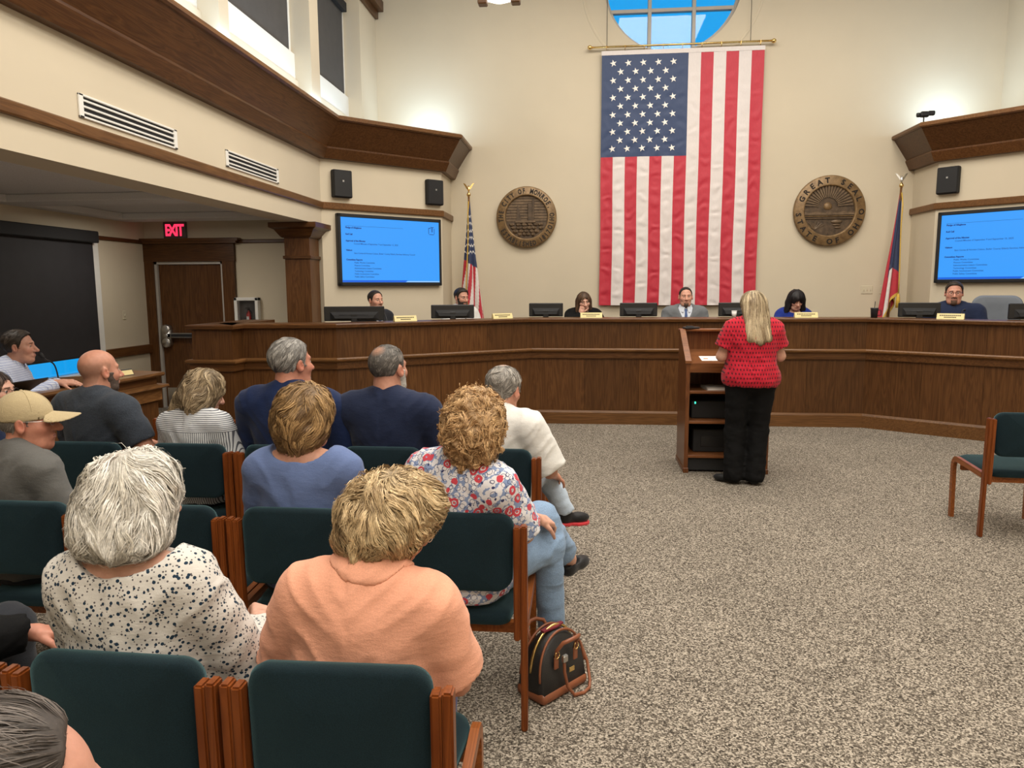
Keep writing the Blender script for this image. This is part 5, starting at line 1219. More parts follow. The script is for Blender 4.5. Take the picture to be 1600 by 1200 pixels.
# ------------------------------------------------------------------ hair locks that lie on a hair volume
def locks(f, V, flow, n, length, segs, width, lift, cols, wav=0.0, freq=30.0, seed=0, up=None, clump=0.6, jit=0.07, nclump=None):
    r = np.random.default_rng(seed); idx = r.integers(0, len(V), n); p = V[idx].astype(f4)+r.normal(0, 0.002, (n, 3)).astype(f4); p0 = p.copy()
    m = min(n, nclump or max(24, n//16)); gid = np.argmin(((p0[:, None, :]-p0[None, :m, :])**2).sum(2), axis=1) if n*m < 4e6 else np.concatenate([np.argmin(((q[:, None, :]-p0[None, :m, :])**2).sum(2), axis=1) for q in np.array_split(p0, 8)])
    gl = r.random(m); gm = r.random(m); gb = r.random(m); gph = r.random((m, 3)).astype(f4)*1.6
    ln = (length*(0.65+0.35*gl[gid]+0.25*r.random(n))).astype(f4); lf = (lift*(0.10+0.75*gb[gid]**1.3+0.45*r.random(n)**2)).astype(f4); ph = gph[gid]
    pts = []; nrm = []
    for s in range(segs+1):
        g = grad(f, p); p = p-g*(f(p)-lf*min(1, s/2))[:, None]; pts.append(p.copy()); nrm.append(g)
        d = flow(p)
        if wav:
            k = np.stack([np.sin(p[:, 1]*freq+p[:, 2]*freq*0.7+ph[:, 0]+s*0.5), np.sin(p[:, 0]*freq*1.1+p[:, 2]*freq*0.5+ph[:, 1]), np.sin(p[:, 0]*freq*0.8+p[:, 1]*freq*0.9+ph[:, 2])], 1); d = d+wav*k
        d = d+jit*(r.random((n, 3))-0.5)*2
        d = d-g*(d*g).sum(1, keepdims=True); d /= np.maximum(np.linalg.norm(d, axis=1, keepdims=True), 1e-6); p = (p+d*(ln/segs)[:, None]).astype(f4)
    pts = np.stack(pts, 1); nrm = np.stack(nrm, 1); t = np.linspace(0, 1, segs+1)
    w = (clump*t**0.7)[None, :, None]; G = pts[:m][gid]; near = (np.linalg.norm(p0-p0[gid], axis=1) < 0.03)[:, None, None]; pts = np.where(near, pts*(1-w)+G*w, pts)
    tan = np.gradient(pts, axis=1); side = np.cross(tan, nrm); side /= np.maximum(np.linalg.norm(side, axis=2, keepdims=True), 1e-9)
    tw = (r.random(n)-0.5)*0.7; side = side*np.cos(tw)[:, None, None]+nrm*np.sin(tw)[:, None, None]
    wd = width*(0.6+0.8*r.random(n))[:, None]*np.clip(1.15-t**2.2, 0.06, 1)[None]*np.clip(t*4+0.4, 0, 1)[None]
    Aa = pts-side*wd[..., None]/2; B = pts+side*wd[..., None]/2; V2 = np.stack([Aa, B], 2).reshape(-1, 3)
    base = (np.arange(n)*(segs+1)*2)[:, None]+np.arange(segs)[None]*2; b = base.ravel(); Q = np.stack([b, b+1, b+3, b+2], 1)
    c1, c2 = np.array(cols[0]), np.array(cols[1]); mixv = np.clip(0.75*gm[gid]+0.45*r.random(n)-0.1, 0, 1)[:, None]; c = c1*(1-mixv)+c2*mixv; c = c*(0.80+0.35*r.random((n, 1)))*(0.74+0.36*np.clip(lf/lift, 0, 1)[:, None])  # deeper strands are darkened: shade between locks put into the colour
    C = np.repeat(c, (segs+1)*2, axis=0); return V2, Q, C
def flow_crown(c, g=0.6, sweep=(0, 0, 0)):
    c = np.asarray(c, f4); sw = np.asarray(sweep, f4)
    def fl(P):
        d = P-c; d = d/np.maximum(np.linalg.norm(d, axis=1, keepdims=True), 1e-6); d = d+sw; d[:, 2] -= g; return d
    return fl
HZ = ([-0.12, -0.05, -0.032, -0.012, 0.008, 0.016, 0.026, 0.042, 0.060, 0.12], [-0.085, -0.075, -0.030, 0.032, 0.028, -0.006, 0.012, 0.064, 0.087, 0.102])
def hair_short(th=0.010, rec=0.0, nape=0.0, front=0.0, temple=0.0):
    def mk(skull):
        def f(P):
            zl = np.interp(P[:, 1]-0.0, HZ[0], HZ[1]).astype(f4)+np.where(P[:, 1] < -0.02, nape, 0.0)+np.where(P[:, 1] > 0.04, rec, 0.0)+temple*np.clip(np.abs(P[:, 0])-0.03, 0, 1)*np.clip(P[:, 1]*20, 0, 1)
            d = skull(P)-th*(0.30+0.70*np.clip((P[:, 2]+0.035)/0.09, 0, 1))-front*np.clip((P[:, 1]+0.02)*8, 0, 1)*np.clip(P[:, 2]*14, 0, 1)
            return smax(d, (zl-P[:, 2])*0.75, 0.010)
        return f
    return mk
def hair_volume(parts, face=((0, 0.135, -0.05), (0.070, 0.085, 0.105)), bumps=0.0, bf=40.0, k=0.03, cutz=None):
    def mk(skull):
        def f(P):
            d = None
            for p in parts:
                e = ell(P, p[1], p[2], p[3] if len(p) > 3 else None) if p[0] == 'e' else rc(P, p[1], p[2], p[3], p[4])
                d = e if d is None else smin(d, e, k)
            d = np.minimum(d, skull(P)-0.004) if False else d
            if bumps: d = d-bumps*(vnoise(P*bf+3.1)-0.5)*2-bumps*0.5*(vnoise(P*bf*2.3+9.7)-0.5)*2
            if face is not None: d = smax(d, -ell(P, face[0], face[1]), 0.012)
            if cutz is not None: d = smax(d, cutz-P[:, 2], 0.015)
            return d
        return f
    return mk

# ------------------------------------------------------------------ the person builder
def fold_noise(P, amp, seed=0.0, fs=1.0):
    x, y, z = P.T; ax = np.abs(x); w = vnoise(P*5+seed*1.7)
    u = 0.80*z+0.60*ax; v = -0.60*z+0.80*ax                            # drapes run slantwise from the shoulders
    n1 = vnoise(np.stack([u*7+w*1.2+seed, v*24+w*2.0, y*9+(x > 0)*7.3], 1)*fs); r1 = np.clip(1-np.abs(2*n1-1)*1.25, 0, 1)**1.6
    n3 = vnoise(np.stack([x*8, z*34+2.5*w, y*8], 1).astype(f4)*fs+seed*2.1); r3 = np.clip(1-np.abs(2*n3-1)*1.3, 0, 1)**1.6*np.clip((0.86-z)*5, 0, 1)
    n2 = vnoise(P*A3(16, 16, 20)*fs+seed+5); return -amp*(0.62*r1+0.50*r3+0.40*n2)
def person(S):
    s = S.get('s', 1.0); z0 = S.get('z0', 0.0); stand = S.get('stand', False); zp = S.get('zp', (0.92 if stand else 0.45+z0+0.098*s)-0.0)
    o = np.array((0, 0, zp-0.55*s)); zf = 0.55-(zp-z0)/s               # floor height in unit coordinates
    fem = S.get('fem', False); w = S.get('w', 1.0); dp = S.get('d', 1.0); sw = S.get('sw', 0.165 if fem else 0.188)
    lean = S.get('lean', 0.0); turn = S.get('turn', 0.0); tilt = S.get('tilt', 0.0)
    RT = rotm(-lean, tilt, turn); PV = A3(0, 0, 0.55)
    inv = lambda P: (P-PV)@RT+PV
    fwd = lambda p: RT@(np.asarray(p, f4)-PV)+PV
    root = empty('person', (S['x'], S['y'], 0), S.get('rz', 0.0), S['label'], 'person', S.get('group'))
    hs = S.get('hs', max(1.0, (0.985 if fem else 1.01)/s))                                             # head scale
    belly = S.get('belly', 0.0); bust = 0.025 if fem else 0.0
    bustv = S.get('bust', bust)
    def torso(Pp):
        P = inv(Pp)
        d = ell(P, (0, 0.0, 0.555), (0.178*w, 0.130*dp, 0.125)); d = smin(d, ell(P, (0, 0.012+belly*0.5, 0.70), (0.152*w, (0.112+belly)*dp, 0.16)), 0.07)
        d = smin(d, ell(P, (0, 0.0, 0.875), (0.170*w, 0.116*dp, 0.165)), 0.07)
        sh = sw-0.035; d = smin(d, rc(P, (-sh, -0.012, 0.975), (sh, -0.012, 0.975), 0.072, 0.072), 0.06)
        Q = P.copy(); Q[:, 0] = np.abs(Q[:, 0]); d = smin(d, rc(Q, (0.12, -0.015, 0.992), (0.02, -0.018, 1.046), 0.040, 0.042), 0.05)
        if bustv: d = smin(d, ell(Q, (0.075, 0.10, 0.845), (0.07, 0.045+bustv, 0.07)), 0.05)
        return d
    NB = A3(0, -0.012, 1.02); HC = fwd((0, 0.030, 1.172))+np.asarray(S.get('hoff', (0, 0, 0)), f4)
    RH = rotm(S['head'][1], S['head'][2], S['head'][0]); skull, hfull = head_field(S.get('face', {}))
    neck_r = S.get('neck', 0.052 if fem else 0.060)
    toH = lambda P: ((P-HC)@RH)/hs
    nb, nt_ = fwd(NB), HC+RH@A3(0, -0.022, -0.070)*hs
    # limbs
    SHL, SHR = fwd((-sw, -0.012, 0.965)), fwd((sw, -0.012, 0.965))
    arms = S.get('arms', {}); ad = dict(L=((-sw-0.055, 0.06, 0.70), (-0.07, 0.27, 0.66)), R=((sw+0.055, 0.06, 0.70), (0.07, 0.27, 0.66))); ad.update(arms)
    legs = S.get('legs') or (dict(L=((-0.09, 0.02, 0.545), (-0.125, 0.44, 0.55), (-0.125, 0.45, zf+0.09)), R=((0.09, 0.02, 0.545), (0.125, 0.44, 0.55), (0.125, 0.45, zf+0.09))) if not stand else
        dict(L=((-0.09, 0.0, 0.53), (-0.105, 0.01, 0.53+(zf-0.53)*0.5), (-0.11, -0.03, zf+0.09)), R=((0.09, 0.0, 0.53), (0.10, 0.01, 0.53+(zf-0.53)*0.5), (0.10, -0.03, zf+0.09))))
    ar = S.get('armr', 0.043 if fem else 0.048); lr = S.get('legr', 1.0)
    def arm_d(P, k, grow=0.0):
        sh = SHL if k == 'L' else SHR; e, wr_ = ad[k]
        return smin(rc(P, sh, e, ar+0.010+grow, ar-0.004+grow), rc(P, e, wr_, ar-0.004+grow, 0.027+grow), 0.02)
    def leg_d(P, k, grow=0.0):
        h, kn, an = legs[k]; return smin(rc(P, h, kn, 0.085*lr+grow, 0.058*lr+grow), rc(P, kn, an, 0.056*lr+grow, 0.038+grow), 0.03)
    hands = S.get('hands', {}); hf = {}
    for k in 'LR':
        e, wr_ = np.array(ad[k][0]), np.array(ad[k][1]); dflt = dict(dir=wr_-e, up=(0.3 if k == 'R' else -0.3, 0.25, 1), curl=0.35); dflt.update(hands.get(k, {}))
        W = wr_+(np.array(dflt['dir'])/np.linalg.norm(dflt['dir']))*0.02
        hf[k] = (hand_field(W, frame(dflt['dir'], dflt['up']), k == 'L', dflt['curl'], dflt.get('spread', 0.3), dflt.get('thumb', 0.5), 0.93 if fem else 1.0), W)
    def body(P):
        d = torso(P)+0.008; d = smin(d, rc(P, nb, nt_, neck_r+0.006, neck_r), 0.035)
        for k in 'LR': d = smin(d, arm_d(P, k), 0.03); d = smin(d, leg_d(P, k), 0.03)
        return d
    def headneck(P):
        d = hfull(toH(P))*hs; return smin(d, rc(P, nb, nt_, neck_r+0.006, neck_r), 0.025)
    hh = S.get('hh', 0.006)
    zcut = nb[2]+0.02
    bl, bh = S.get('bbox', ((-0.45, -0.25, min(zf, 0.0)-0.02), (0.45, 0.75, 1.12)))
    parts = [surf(lambda P: np.maximum(body(P), P[:, 2]-(zcut+0.02)), bl, bh, S.get('hb', 0.015)),
             surf(lambda P: np.maximum(smin(headneck(P), torso(P)+0.008, 0.02), (nb[2]-0.03)-P[:, 2]), HC-0.17, HC+0.17, hh)]
    for k in S.get('show_hands', 'LR'): parts.append(surf(hf[k][0], hf[k][1]-0.20, hf[k][1]+0.20, S.get('hhand', 0.006)))
    skin = np.array(S.get('skin', (0.52, 0.29, 0.205)))
    tp = S.get('top', {}); hair = S.get('hair')
    def skincol(V):
        c = np.tile(skin, (len(V), 1)); q = toH(V.astype(f4)); r = np.zeros(len(V))
        ax = np.abs(q[:, 0])
        for cc, rr, a in (((0.083, -0.006, -0.005), 0.035, 0.6), ((0.045, 0.065, -0.025), 0.035, 0.45), ((0, 0.11, -0.03), 0.022, 0.5)):
            dd = np.linalg.norm(np.stack([ax, q[:, 1], q[:, 2]], 1)-np.array(cc), axis=1); r = np.maximum(r, a*np.clip(1-dd/rr, 0, 1))
        c = c*(1-r[:, None])+c*np.array((1.12, 0.72, 0.68))*r[:, None]
        st = S.get('stubble')
        if st:
            zl = np.interp(q[:, 1], HZ[0], HZ[1]); m = np.clip((q[:, 2]-zl)*60, 0, 1)*np.clip((0.062-q[:, 2])*40, 0, 1)*(np.linalg.norm(q, axis=1) < 0.16)*st[1]
            c = c*(1-m[:, None])+np.array(st[0])*m[:, None]
        return c
    Vb, Fb = join(parts)
    fin = lambda V: V*s+o
    cb = skincol(Vb); bo = np_mesh('body', fin(Vb), Fb, M['skin'], root, True, cb)
    H2P = lambda q: fin((np.asarray(q)*hs)@RH.T+HC)
    def hmesh(name, V, F, mat, cols=None, par=None, smooth=True): return np_mesh(name, H2P(V), F, mat, par or root, smooth, cols)
    # face details
    if S.get('face_on', True):
        for sg in (-1, 1):
            n, m = 12, 8; th = np.linspace(0, 2*PI, n, endpoint=False); phs = np.linspace(0, PI, m); V = []; C = []
            look = S.get('look', (0.0, 0.0))
            for ph in phs:
                for t in th: V.append((0.0120*math.sin(ph)*math.cos(t), 0.0120*math.cos(ph), 0.0120*math.sin(ph)*math.sin(t))); C.append((0.02, 0.015, 0.012) if ph < 0.28 else ((0.10, 0.07, 0.05) if ph < 0.52 else (0.62, 0.58, 0.55)))
            V = np.array(V, f4)@rotm(look[1], 0, look[0]).T+A3(0.031*sg, 0.0755, 0.0065)
            Fq = np.array([(i*n+j, i*n+(j+1) % n, (i+1)*n+(j+1) % n, (i+1)*n+j) for i in range(m-1) for j in range(n)])
            hmesh('eye', V, Fq, M['eye'], np.array(C))
            bc = S.get('brow', (0.06, 0.035, 0.02)); ebt = rotm(0, -0.10*sg, -0.28*sg)
            Vv, Ff = surf(lambda P: rc(P, (0.016*sg, 0.0925, 0.0280), (0.046*sg, 0.081, 0.0275), 0.0036, 0.0024), (-0.06, 0.06, 0.01), (0.06, 0.11, 0.045), 0.0025, 0.004)
            if len(Vv): hmesh('eyebrow', Vv, Ff, M['hair'], np.tile(bc, (len(Vv), 1)))
        Vv, Ff = surf(lambda P: np.minimum(ell(P, (0, 0.0925, -0.0595), (0.021, 0.0055, 0.0035)), ell(P, (0, 0.092, -0.0675), (0.019, 0.006, 0.0042))), (-0.03, 0.075, -0.08), (0.03, 0.105, -0.05), 0.0022, 0.004)
        if len(Vv): hmesh('mouth', Vv, Ff, M['lip'])
    if S.get('beard'):
        bc, rr, kind = S['beard']
        def bf(P):
            d = skull(P)-(rr or 0.007)+0.003*vnoise(P*140); ax = np.abs(P[:, 0])
            reg = np.maximum(P[:, 2]-np.where(ax > 0.045, 0.0, -0.040), -(P[:, 1]-0.005)*0.8) if kind == 'full' else np.maximum(np.maximum(P[:, 2]+0.042, ax-0.030), -(P[:, 1]-0.04))
            d = smax(d, reg*0.8, 0.008); return smax(d, -ell(P, (0, 0.10, -0.0635), (0.023, 0.03, 0.0085)), 0.004)
        Vv, Ff = surf(bf, (-0.1, -0.02, -0.14), (0.1, 0.12, 0.02), 0.004, 0.006); cc = np.tile(bc, (len(Vv), 1))*(0.75+0.5*vnoise(Vv.astype(f4)*300)[:, None]); hmesh('beard', Vv, Ff, M['hair'], cc)
    # hair
    if hair:
        hfn = hair['mk'](skull); c1, c2 = np.array(hair['c'][0]), np.array(hair['c'][1]); ext = hair.get('ext', ((-0.18, -0.2, -0.2), (0.18, 0.16, 0.2)))
        Vh, Fh = surf(hfn, ext[0], ext[1], hair.get('h', 0.006), 0.015)
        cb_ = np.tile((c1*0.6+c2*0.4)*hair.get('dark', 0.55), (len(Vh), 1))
        upf = hair.get('spot')
        if upf:
            cb_ = upf(Vh, cb_)
        res = [(Vh, Fh, cb_)]
        for L in hair['locks']:
            Vr = Vh
            if 'where' in L: Vr = Vh[L['where'](Vh)]
            if upf is not None and len(Vr):
                keep = hair['keep'](Vr) if 'keep' in hair else np.ones(len(Vr), bool); Vr = Vr[keep]
            if len(Vr): res.append(locks(hfn, Vr, L['flow'], L['n'], L['len'], L.get('segs', 6), L.get('wd', 0.003), L.get('lift', 0.006), L.get('c', hair['c']), L.get('wav', 0.0), L.get('freq', 40.0), L.get('seed', 1), None, L.get('clump', 0.6), L.get('jit', 0.07), L.get('nclump')))
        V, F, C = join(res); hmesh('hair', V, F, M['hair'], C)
    # clothes
    seed = S.get('seed', 1.0)
    def top_parts(off):
        def f(P):
            Pi = inv(P); d = torso(P)-off-S.get('loose', 0.0)*np.clip((0.85-Pi[:, 2])*4, 0, 1)
            for k in 'LR':
                sh = SHL if k == 'L' else SHR; e, wr_ = np.array(ad[k][0], f4), np.array(ad[k][1], f4); sl = tp.get('sleeve', 0.75); r0 = ar+0.026+tp.get('loose', 0.0); r1 = ar+0.018+tp.get('loose', 0.0)*1.4
                if sl <= 1.0:
                    en = sh+(e-sh)*sl; dd = rc(P, sh, en+(en-sh)*0.3, r0, r1); ax = (en-sh)/np.linalg.norm(en-sh); cut = (P-en)@ax; dd = smax(dd, cut, 0.004); dd = np.maximum(dd, -np.maximum(rc(P, en-ax*0.03, en+ax*0.1, r1-0.010, r1-0.010), 0*dd-1))
                else:
                    t = min(1.0, sl-1.0); en = e+(wr_-e)*t; ax = (wr_-e)/np.linalg.norm(wr_-e); dd = smin(rc(P, sh, e, r0, r1), np.maximum(rc(P, e, en+ax*0.05, r1, 0.040+tp.get('cuff', 0.0)), (P-en)@ax), 0.02)
                d = smin(d, dd, 0.025)
            nk = tp.get('neck', ('crew', 0.078)); cen = fwd(nk[2] if len(nk) > 2 else (0, 0.012, 1.045)); 
            d = smax(d, -ell(P, cen, (nk[1], nk[1]*(0.95), nk[3] if len(nk) > 3 else 0.055), RT), 0.006)
            if nk[0] == 'v': d = np.maximum(d, -np.maximum(np.abs(Pi[:, 0])-np.maximum(0.40*(Pi[:, 2]-0.80), -0.01), 0.03-Pi[:, 1]))
            hem = tp.get('hem', 0.50); d = np.maximum(d, hem-Pi[:, 2])
            return d+fold_noise(P, tp.get('fold', 0.012), seed, tp.get('ffreq', 1.0))
        return f
    tf = top_parts(tp.get('off', 0.014)); Vt, Ft = surf(tf, S.get('tlo', (-0.45, -0.28, 0.40)), S.get('thi', (0.45, 0.50, 1.13)), S.get('ht', 0.010), 0.03)
    shirt = np_mesh(tp.get('name', 'shirt'), fin(Vt), Ft, FB[tp['mat']], root)
    if tp.get('collar'):
        cw, ch_ = tp.get('collar_size', (0.071, 0.030)); cw -= 0.003; ch_ += 0.012
        def cf(P):
            q = (P-fwd((0, 0.004, 1.045)))@RT; rad = np.hypot(q[:, 0], q[:, 1]*0.92); z = q[:, 2]+0.35*q[:, 1]+0.004
            aa = np.stack([rad, z, np.zeros_like(z)], 1).astype(f4); d = rc(aa, (cw+0.024, -0.022, 0), (cw, ch_+0.006, 0), 0.0080, 0.0065)
            gap = smax(-(np.abs(q[:, 0])-0.012-0.35*np.clip(0.03-z, 0, 1)), -(q[:, 1]-0.03), 0.004) if tp.get('open', True) else -np.ones_like(z)
            return smax(d, gap, 0.003) if tp.get('open', True) else d
        Vc, Fc = surf(cf, fwd((0, 0, 1.045))-0.15, fwd((0, 0, 1.045))+0.15, 0.0055, 0.008); np_mesh('collar', fin(Vc), Fc, FB[tp.get('collar_mat', tp['mat'])], shirt)
    elif tp.get('band'):
        nk = tp['neck']; cen = fwd(nk[2])
        def bandf(P):
            e = ell(P, cen, (nk[1], nk[1]*0.95, nk[3]), RT); return smax(np.abs(tf(P)-0.002)-0.005, np.abs(e-0.010)-0.011, 0.004)
        Vn, Fn = surf(bandf, cen-0.2, cen+0.2, 0.005, 0.01); np_mesh('neckband', fin(Vn), Fn, FB[tp['mat']], shirt)
    if S.get('tie'):
        def uf(P):
            q = inv(P); d = torso(P)-0.0095; return np.maximum(np.maximum(d, np.abs(q[:, 0])-0.085), np.maximum(-q[:, 1]+0.02, q[:, 2]-1.04))
        Vu, Fu = surf(uf, (-0.2, 0.0, 0.6), (0.2, 0.3, 1.1), 0.009, 0.02); np_mesh('dress_shirt', fin(Vu), Fu, FB['shirtblue'], root)
        def tief(P):
            q = inv(P); d = torso(P)-0.0165; wd = 0.014+0.020*np.clip((1.0-q[:, 2])*3.0, 0, 1); kn = ell(q, (0, 0.085, 1.005), (0.019, 0.020, 0.019))
            return np.minimum(np.maximum(np.maximum(d, np.abs(q[:, 0])-wd), np.maximum(-q[:, 1]+0.04, q[:, 2]-1.005)), kn)
        Vu, Fu = surf(tief, (-0.1, 0.0, 0.6), (0.1, 0.3, 1.1), 0.007, 0.02); np_mesh('tie', fin(Vu), Fu, FB['tie'], root)
    if S.get('pants', 'darkjean'):
        def pf(P):
            Pi = inv(P) if not stand else P; d = ell(P, (0, 0.0, 0.555), (0.178*w, 0.132*dp, 0.12))-0.012
            for k in 'LR': d = smin(d, leg_d(P, k, 0.014+S.get('flare', 0.0)*np.clip((0.1-P[:, 2])*2, 0, 1)), 0.045)
            for k in 'LR':
                h, kn, an = (np.array(q, f4) for q in legs[k]); ax = (an-kn)/np.linalg.norm(an-kn); cut = (P-(an-ax*S.get('cropped', -0.01)))@ax; near = rc(P, kn, an+ax*0.1, 0.12, 0.12); d = np.where(near < 0, np.maximum(d, cut), d)
            return d+fold_noise(P, 0.010, seed+3)
        Vp, Fp = surf(pf, S.get('plo', (-0.34, -0.24, zf-0.02)), S.get('phi', (0.42, 0.72, 0.72)), S.get('hp', 0.014), 0.03); np_mesh('trousers', fin(Vp), Fp, FB[S.get('pants', 'darkjean')], root)
        for k in 'LR':
            h, kn, an = (np.array(q, f4) for q in legs[k]); fd = np.array(S.get('feet', {}).get(k, (0.12*(-1 if k == 'L' else 1), 1, -0.10)), float); fd /= np.linalg.norm(fd); R = frame(fd, S.get('footup', {}).get(k, (0, 0, 1)))
            an2 = an+np.array((0, 0, 0), f4)
            def sf(P):
                q = (P-an2)@R; d = smin(ell(q, (0, 0.105, -0.045), (0.044, 0.085, 0.034)), ell(q, (0, 0.0, -0.040), (0.038, 0.055, 0.048)), 0.03); d = smax(d, -(q[:, 2]+0.082), 0.006)
                if S.get('flats'): d = smax(d, -ell(q, (0, 0.02, 0.0), (0.034, 0.075, 0.05)), 0.004)
                else: d = smin(d, rc(q, (0, -0.01, -0.03), (0, -0.01, 0.0), 0.043, 0.045), 0.02); d = smax(d, q[:, 2]-0.005, 0.004)
                return d
            Vs, Fs = surf(sf, an2-0.24, an2+0.24, S.get('hshoe', 0.010), 0.012); sh_ = np_mesh('shoe', fin(Vs), Fs, FB[S.get('shoe', 'shoe')], root)
            if S.get('sole'):
                def so(P):
                    q = (P-an2)@R; e = np.minimum(ell(q*A3(1, 1, 0.001), (0, 0.105, 0), (0.049, 0.090, 1)), ell(q*A3(1, 1, 0.001), (0, 0.0, 0), (0.043, 0.060, 1))); return np.maximum(e, np.abs(q[:, 2]+0.080)-0.011)
                Vs, Fs = surf(so, an2-0.24, an2+0.24, 0.007, 0.012); np_mesh('sole', fin(Vs), Fs, FB[S['sole']], sh_)
    if S.get('glasses'):
        g = MB(); gc = S['glasses']
        for sg in (-1, 1):
            pts = [(0.0325*sg+0.0235*math.cos(a), 0.1005-0.10*(0.0325*sg+0.0235*math.cos(a))**2*10, 0.004+0.0165*math.sin(a)) for a in np.linspace(0, 2*PI, 17)]; g.tube([tuple(H2P(np.array([p]))[0]) for p in pts], 0.0016*s, 6)
            g.tube([tuple(H2P(np.array([p]))[0]) for p in ((0.057*sg, 0.094, 0.010), (0.078*sg, 0.06, 0.012), (0.0835*sg, 0.0, 0.016), (0.082*sg, -0.02, -0.004))], 0.0017*s, 6)
        g.tube([tuple(H2P(np.array([p]))[0]) for p in ((-0.009, 0.101, 0.008), (0, 0.1035, 0.011), (0.009, 0.101, 0.008))], 0.0016*s, 6); g.build('glasses', M[gc], root, True)
    if S.get('cap'):
        def capf(P):
            d = ell(P, (0, -0.010, 0.036), (0.0865, 0.107, 0.099)); d = smax(d, (0.014-0.0*P[:, 1])-P[:, 2], 0.006); return smax(d, -ell(P, (0, -0.010, 0.030), (0.080, 0.100, 0.092)), 0.003)
        V1, F1 = surf(capf, (-0.13, -0.16, -0.02), (0.13, 0.13, 0.16), 0.005, 0.01); co = hmesh('cap', V1, F1, FB['cap'])
        def billf(P):
            q = P-A3(0, 0.075, 0.042); d = ell(q, (0, 0.020, 0), (0.080, 0.105, 0.4)); d = np.maximum(d, -(q[:, 1]-0.0)); zz = q[:, 2]+0.16*q[:, 1]+q[:, 0]**2*5.0; return smax(d, np.abs(zz)-0.0035, 0.003)
        V2, F2 = surf(billf, (-0.11, 0.05, -0.05), (0.11, 0.22, 0.08), 0.004, 0.008); hmesh('cap_bill', V2, F2, FB['cap'], None, co)
        g = MB()
        for a in range(6):
            t = a*PI/3+0.5; pts = []
            for b in np.linspace(0.12, 1.35, 8): pts.append(tuple(H2P(np.array([(0.0872*math.sin(b)*math.cos(t), -0.010+0.1078*math.sin(b)*math.sin(t), 0.036+0.0998*math.cos(b))]))[0]))
            g.tube(pts, 0.0013*s, 5)
        g.lathe([(0, 0.004), (0.006, 0.002), (0.007, -0.002)], tuple(H2P(np.array([(0, -0.01, 0.136)]))[0]), 10); g.build('seam', FB['cap'], co)
    if S.get('earring'):
        g = MB(); pts = [tuple(H2P(np.array([(0.100, -0.012+0.014*math.cos(a), -0.082+0.014*math.sin(a))]))[0]) for a in np.linspace(0, 2*PI, 17)]; g.tube(pts, 0.0017, 6); g.build('earring', M['metal'], root, True)
    S['_fin'] = fin; S['_fwd'] = fwd; S['_root'] = root; S['_H2P'] = H2P
    return root

# ------------------------------------------------------------------ the people
bpy.context.view_layer.update()
LIGHTSKIN, RUDDY, PALE, TAN = (0.52, 0.285, 0.20), (0.50, 0.225, 0.155), (0.58, 0.33, 0.245), (0.43, 0.225, 0.15)
def bald_spot(cen, rad, skin=(0.50, 0.27, 0.19), a=0.9):
    def f(V, c):
        m = a*np.clip(1.5-1.5*np.linalg.norm((V-np.array(cen))/np.array(rad), axis=1), 0, 1); return c*(1-m[:, None])+np.array(skin)*m[:, None]
    return f
def keep_out(cen, rad):
    return lambda V: (np.linalg.norm((V-np.array(cen))/np.array(rad), axis=1) > 0.55+0.6*RNG.random(len(V)))
def men_hair(c1, c2, th=0.010, n=1500, ln=0.028, lift=0.004, spot=None, h=0.005, rec=0.0, wd=0.0026, front=0.0, dark=0.6, temple=0.0, wav=0.0):
    d = dict(mk=hair_short(th, rec, front=front, temple=temple), c=(c1, c2), h=h, dark=dark, locks=[dict(n=n, len=ln, segs=4, wd=wd, lift=lift, flow=flow_crown((0, 0.075, 0.125), 0.40), wav=wav, freq=60)])
    if spot: d['spot'] = bald_spot(*spot); d['keep'] = keep_out(spot[0], spot[1])
    return d
# ---- row nearest the camera
person(dict(label='woman with white wavy bob in a cream blouse with navy dots', x=-1.105, y=1.655, s=0.935, fem=True, w=0.98, d=1.02, sw=0.158, head=(-0.42, -0.10, 0.03), lean=-0.02, skin=PALE, face_on=False, seed=2.0,
    hair=dict(mk=hair_volume([('e', (0, -0.015, 0.035), (0.098, 0.112, 0.104)), ('e', (0, -0.035, -0.035), (0.114, 0.108, 0.095)), ('e', (0.0, -0.045, -0.075), (0.118, 0.088, 0.056))], bumps=0.008, bf=34, cutz=-0.122), c=((0.58, 0.54, 0.46), (0.93, 0.91, 0.86)), dark=0.72, h=0.005,
        spot=bald_spot((-0.005, -0.075, 0.105), (0.030, 0.045, 0.045), (0.56, 0.36, 0.30), 0.55),
        locks=[dict(n=8000, len=0.17, segs=10, wd=0.0021, lift=0.012, nclump=380, flow=flow_crown((0, -0.06, 0.14), 0.45), wav=0.75, freq=46), dict(n=260, len=0.07, segs=6, wd=0.0012, lift=0.020, clump=0.2, flow=flow_crown((0, -0.06, 0.14), 0.5), wav=0.9, freq=60, seed=3)]),
    top=dict(mat='dots', sleeve=1.72, neck=('boat', 0.140, (0, -0.015, 1.070), 0.078), loose=0.008, fold=0.014, name='blouse', cuff=0.012), loose=0.02, ht=0.009, pants='khaki', hh=0.005, hhand=0.004,
    arms=dict(R=((0.235, 0.10, 0.69), (0.165, 0.36, 0.68)), L=((-0.215, 0.10, 0.69), (-0.02, 0.33, 0.66))), hands=dict(R=dict(dir=(-0.35, 0.8, 0.10), curl=0.65, up=(0.5, 0.1, 1)), L=dict(dir=(0.7, 0.6, 0), curl=0.6))))
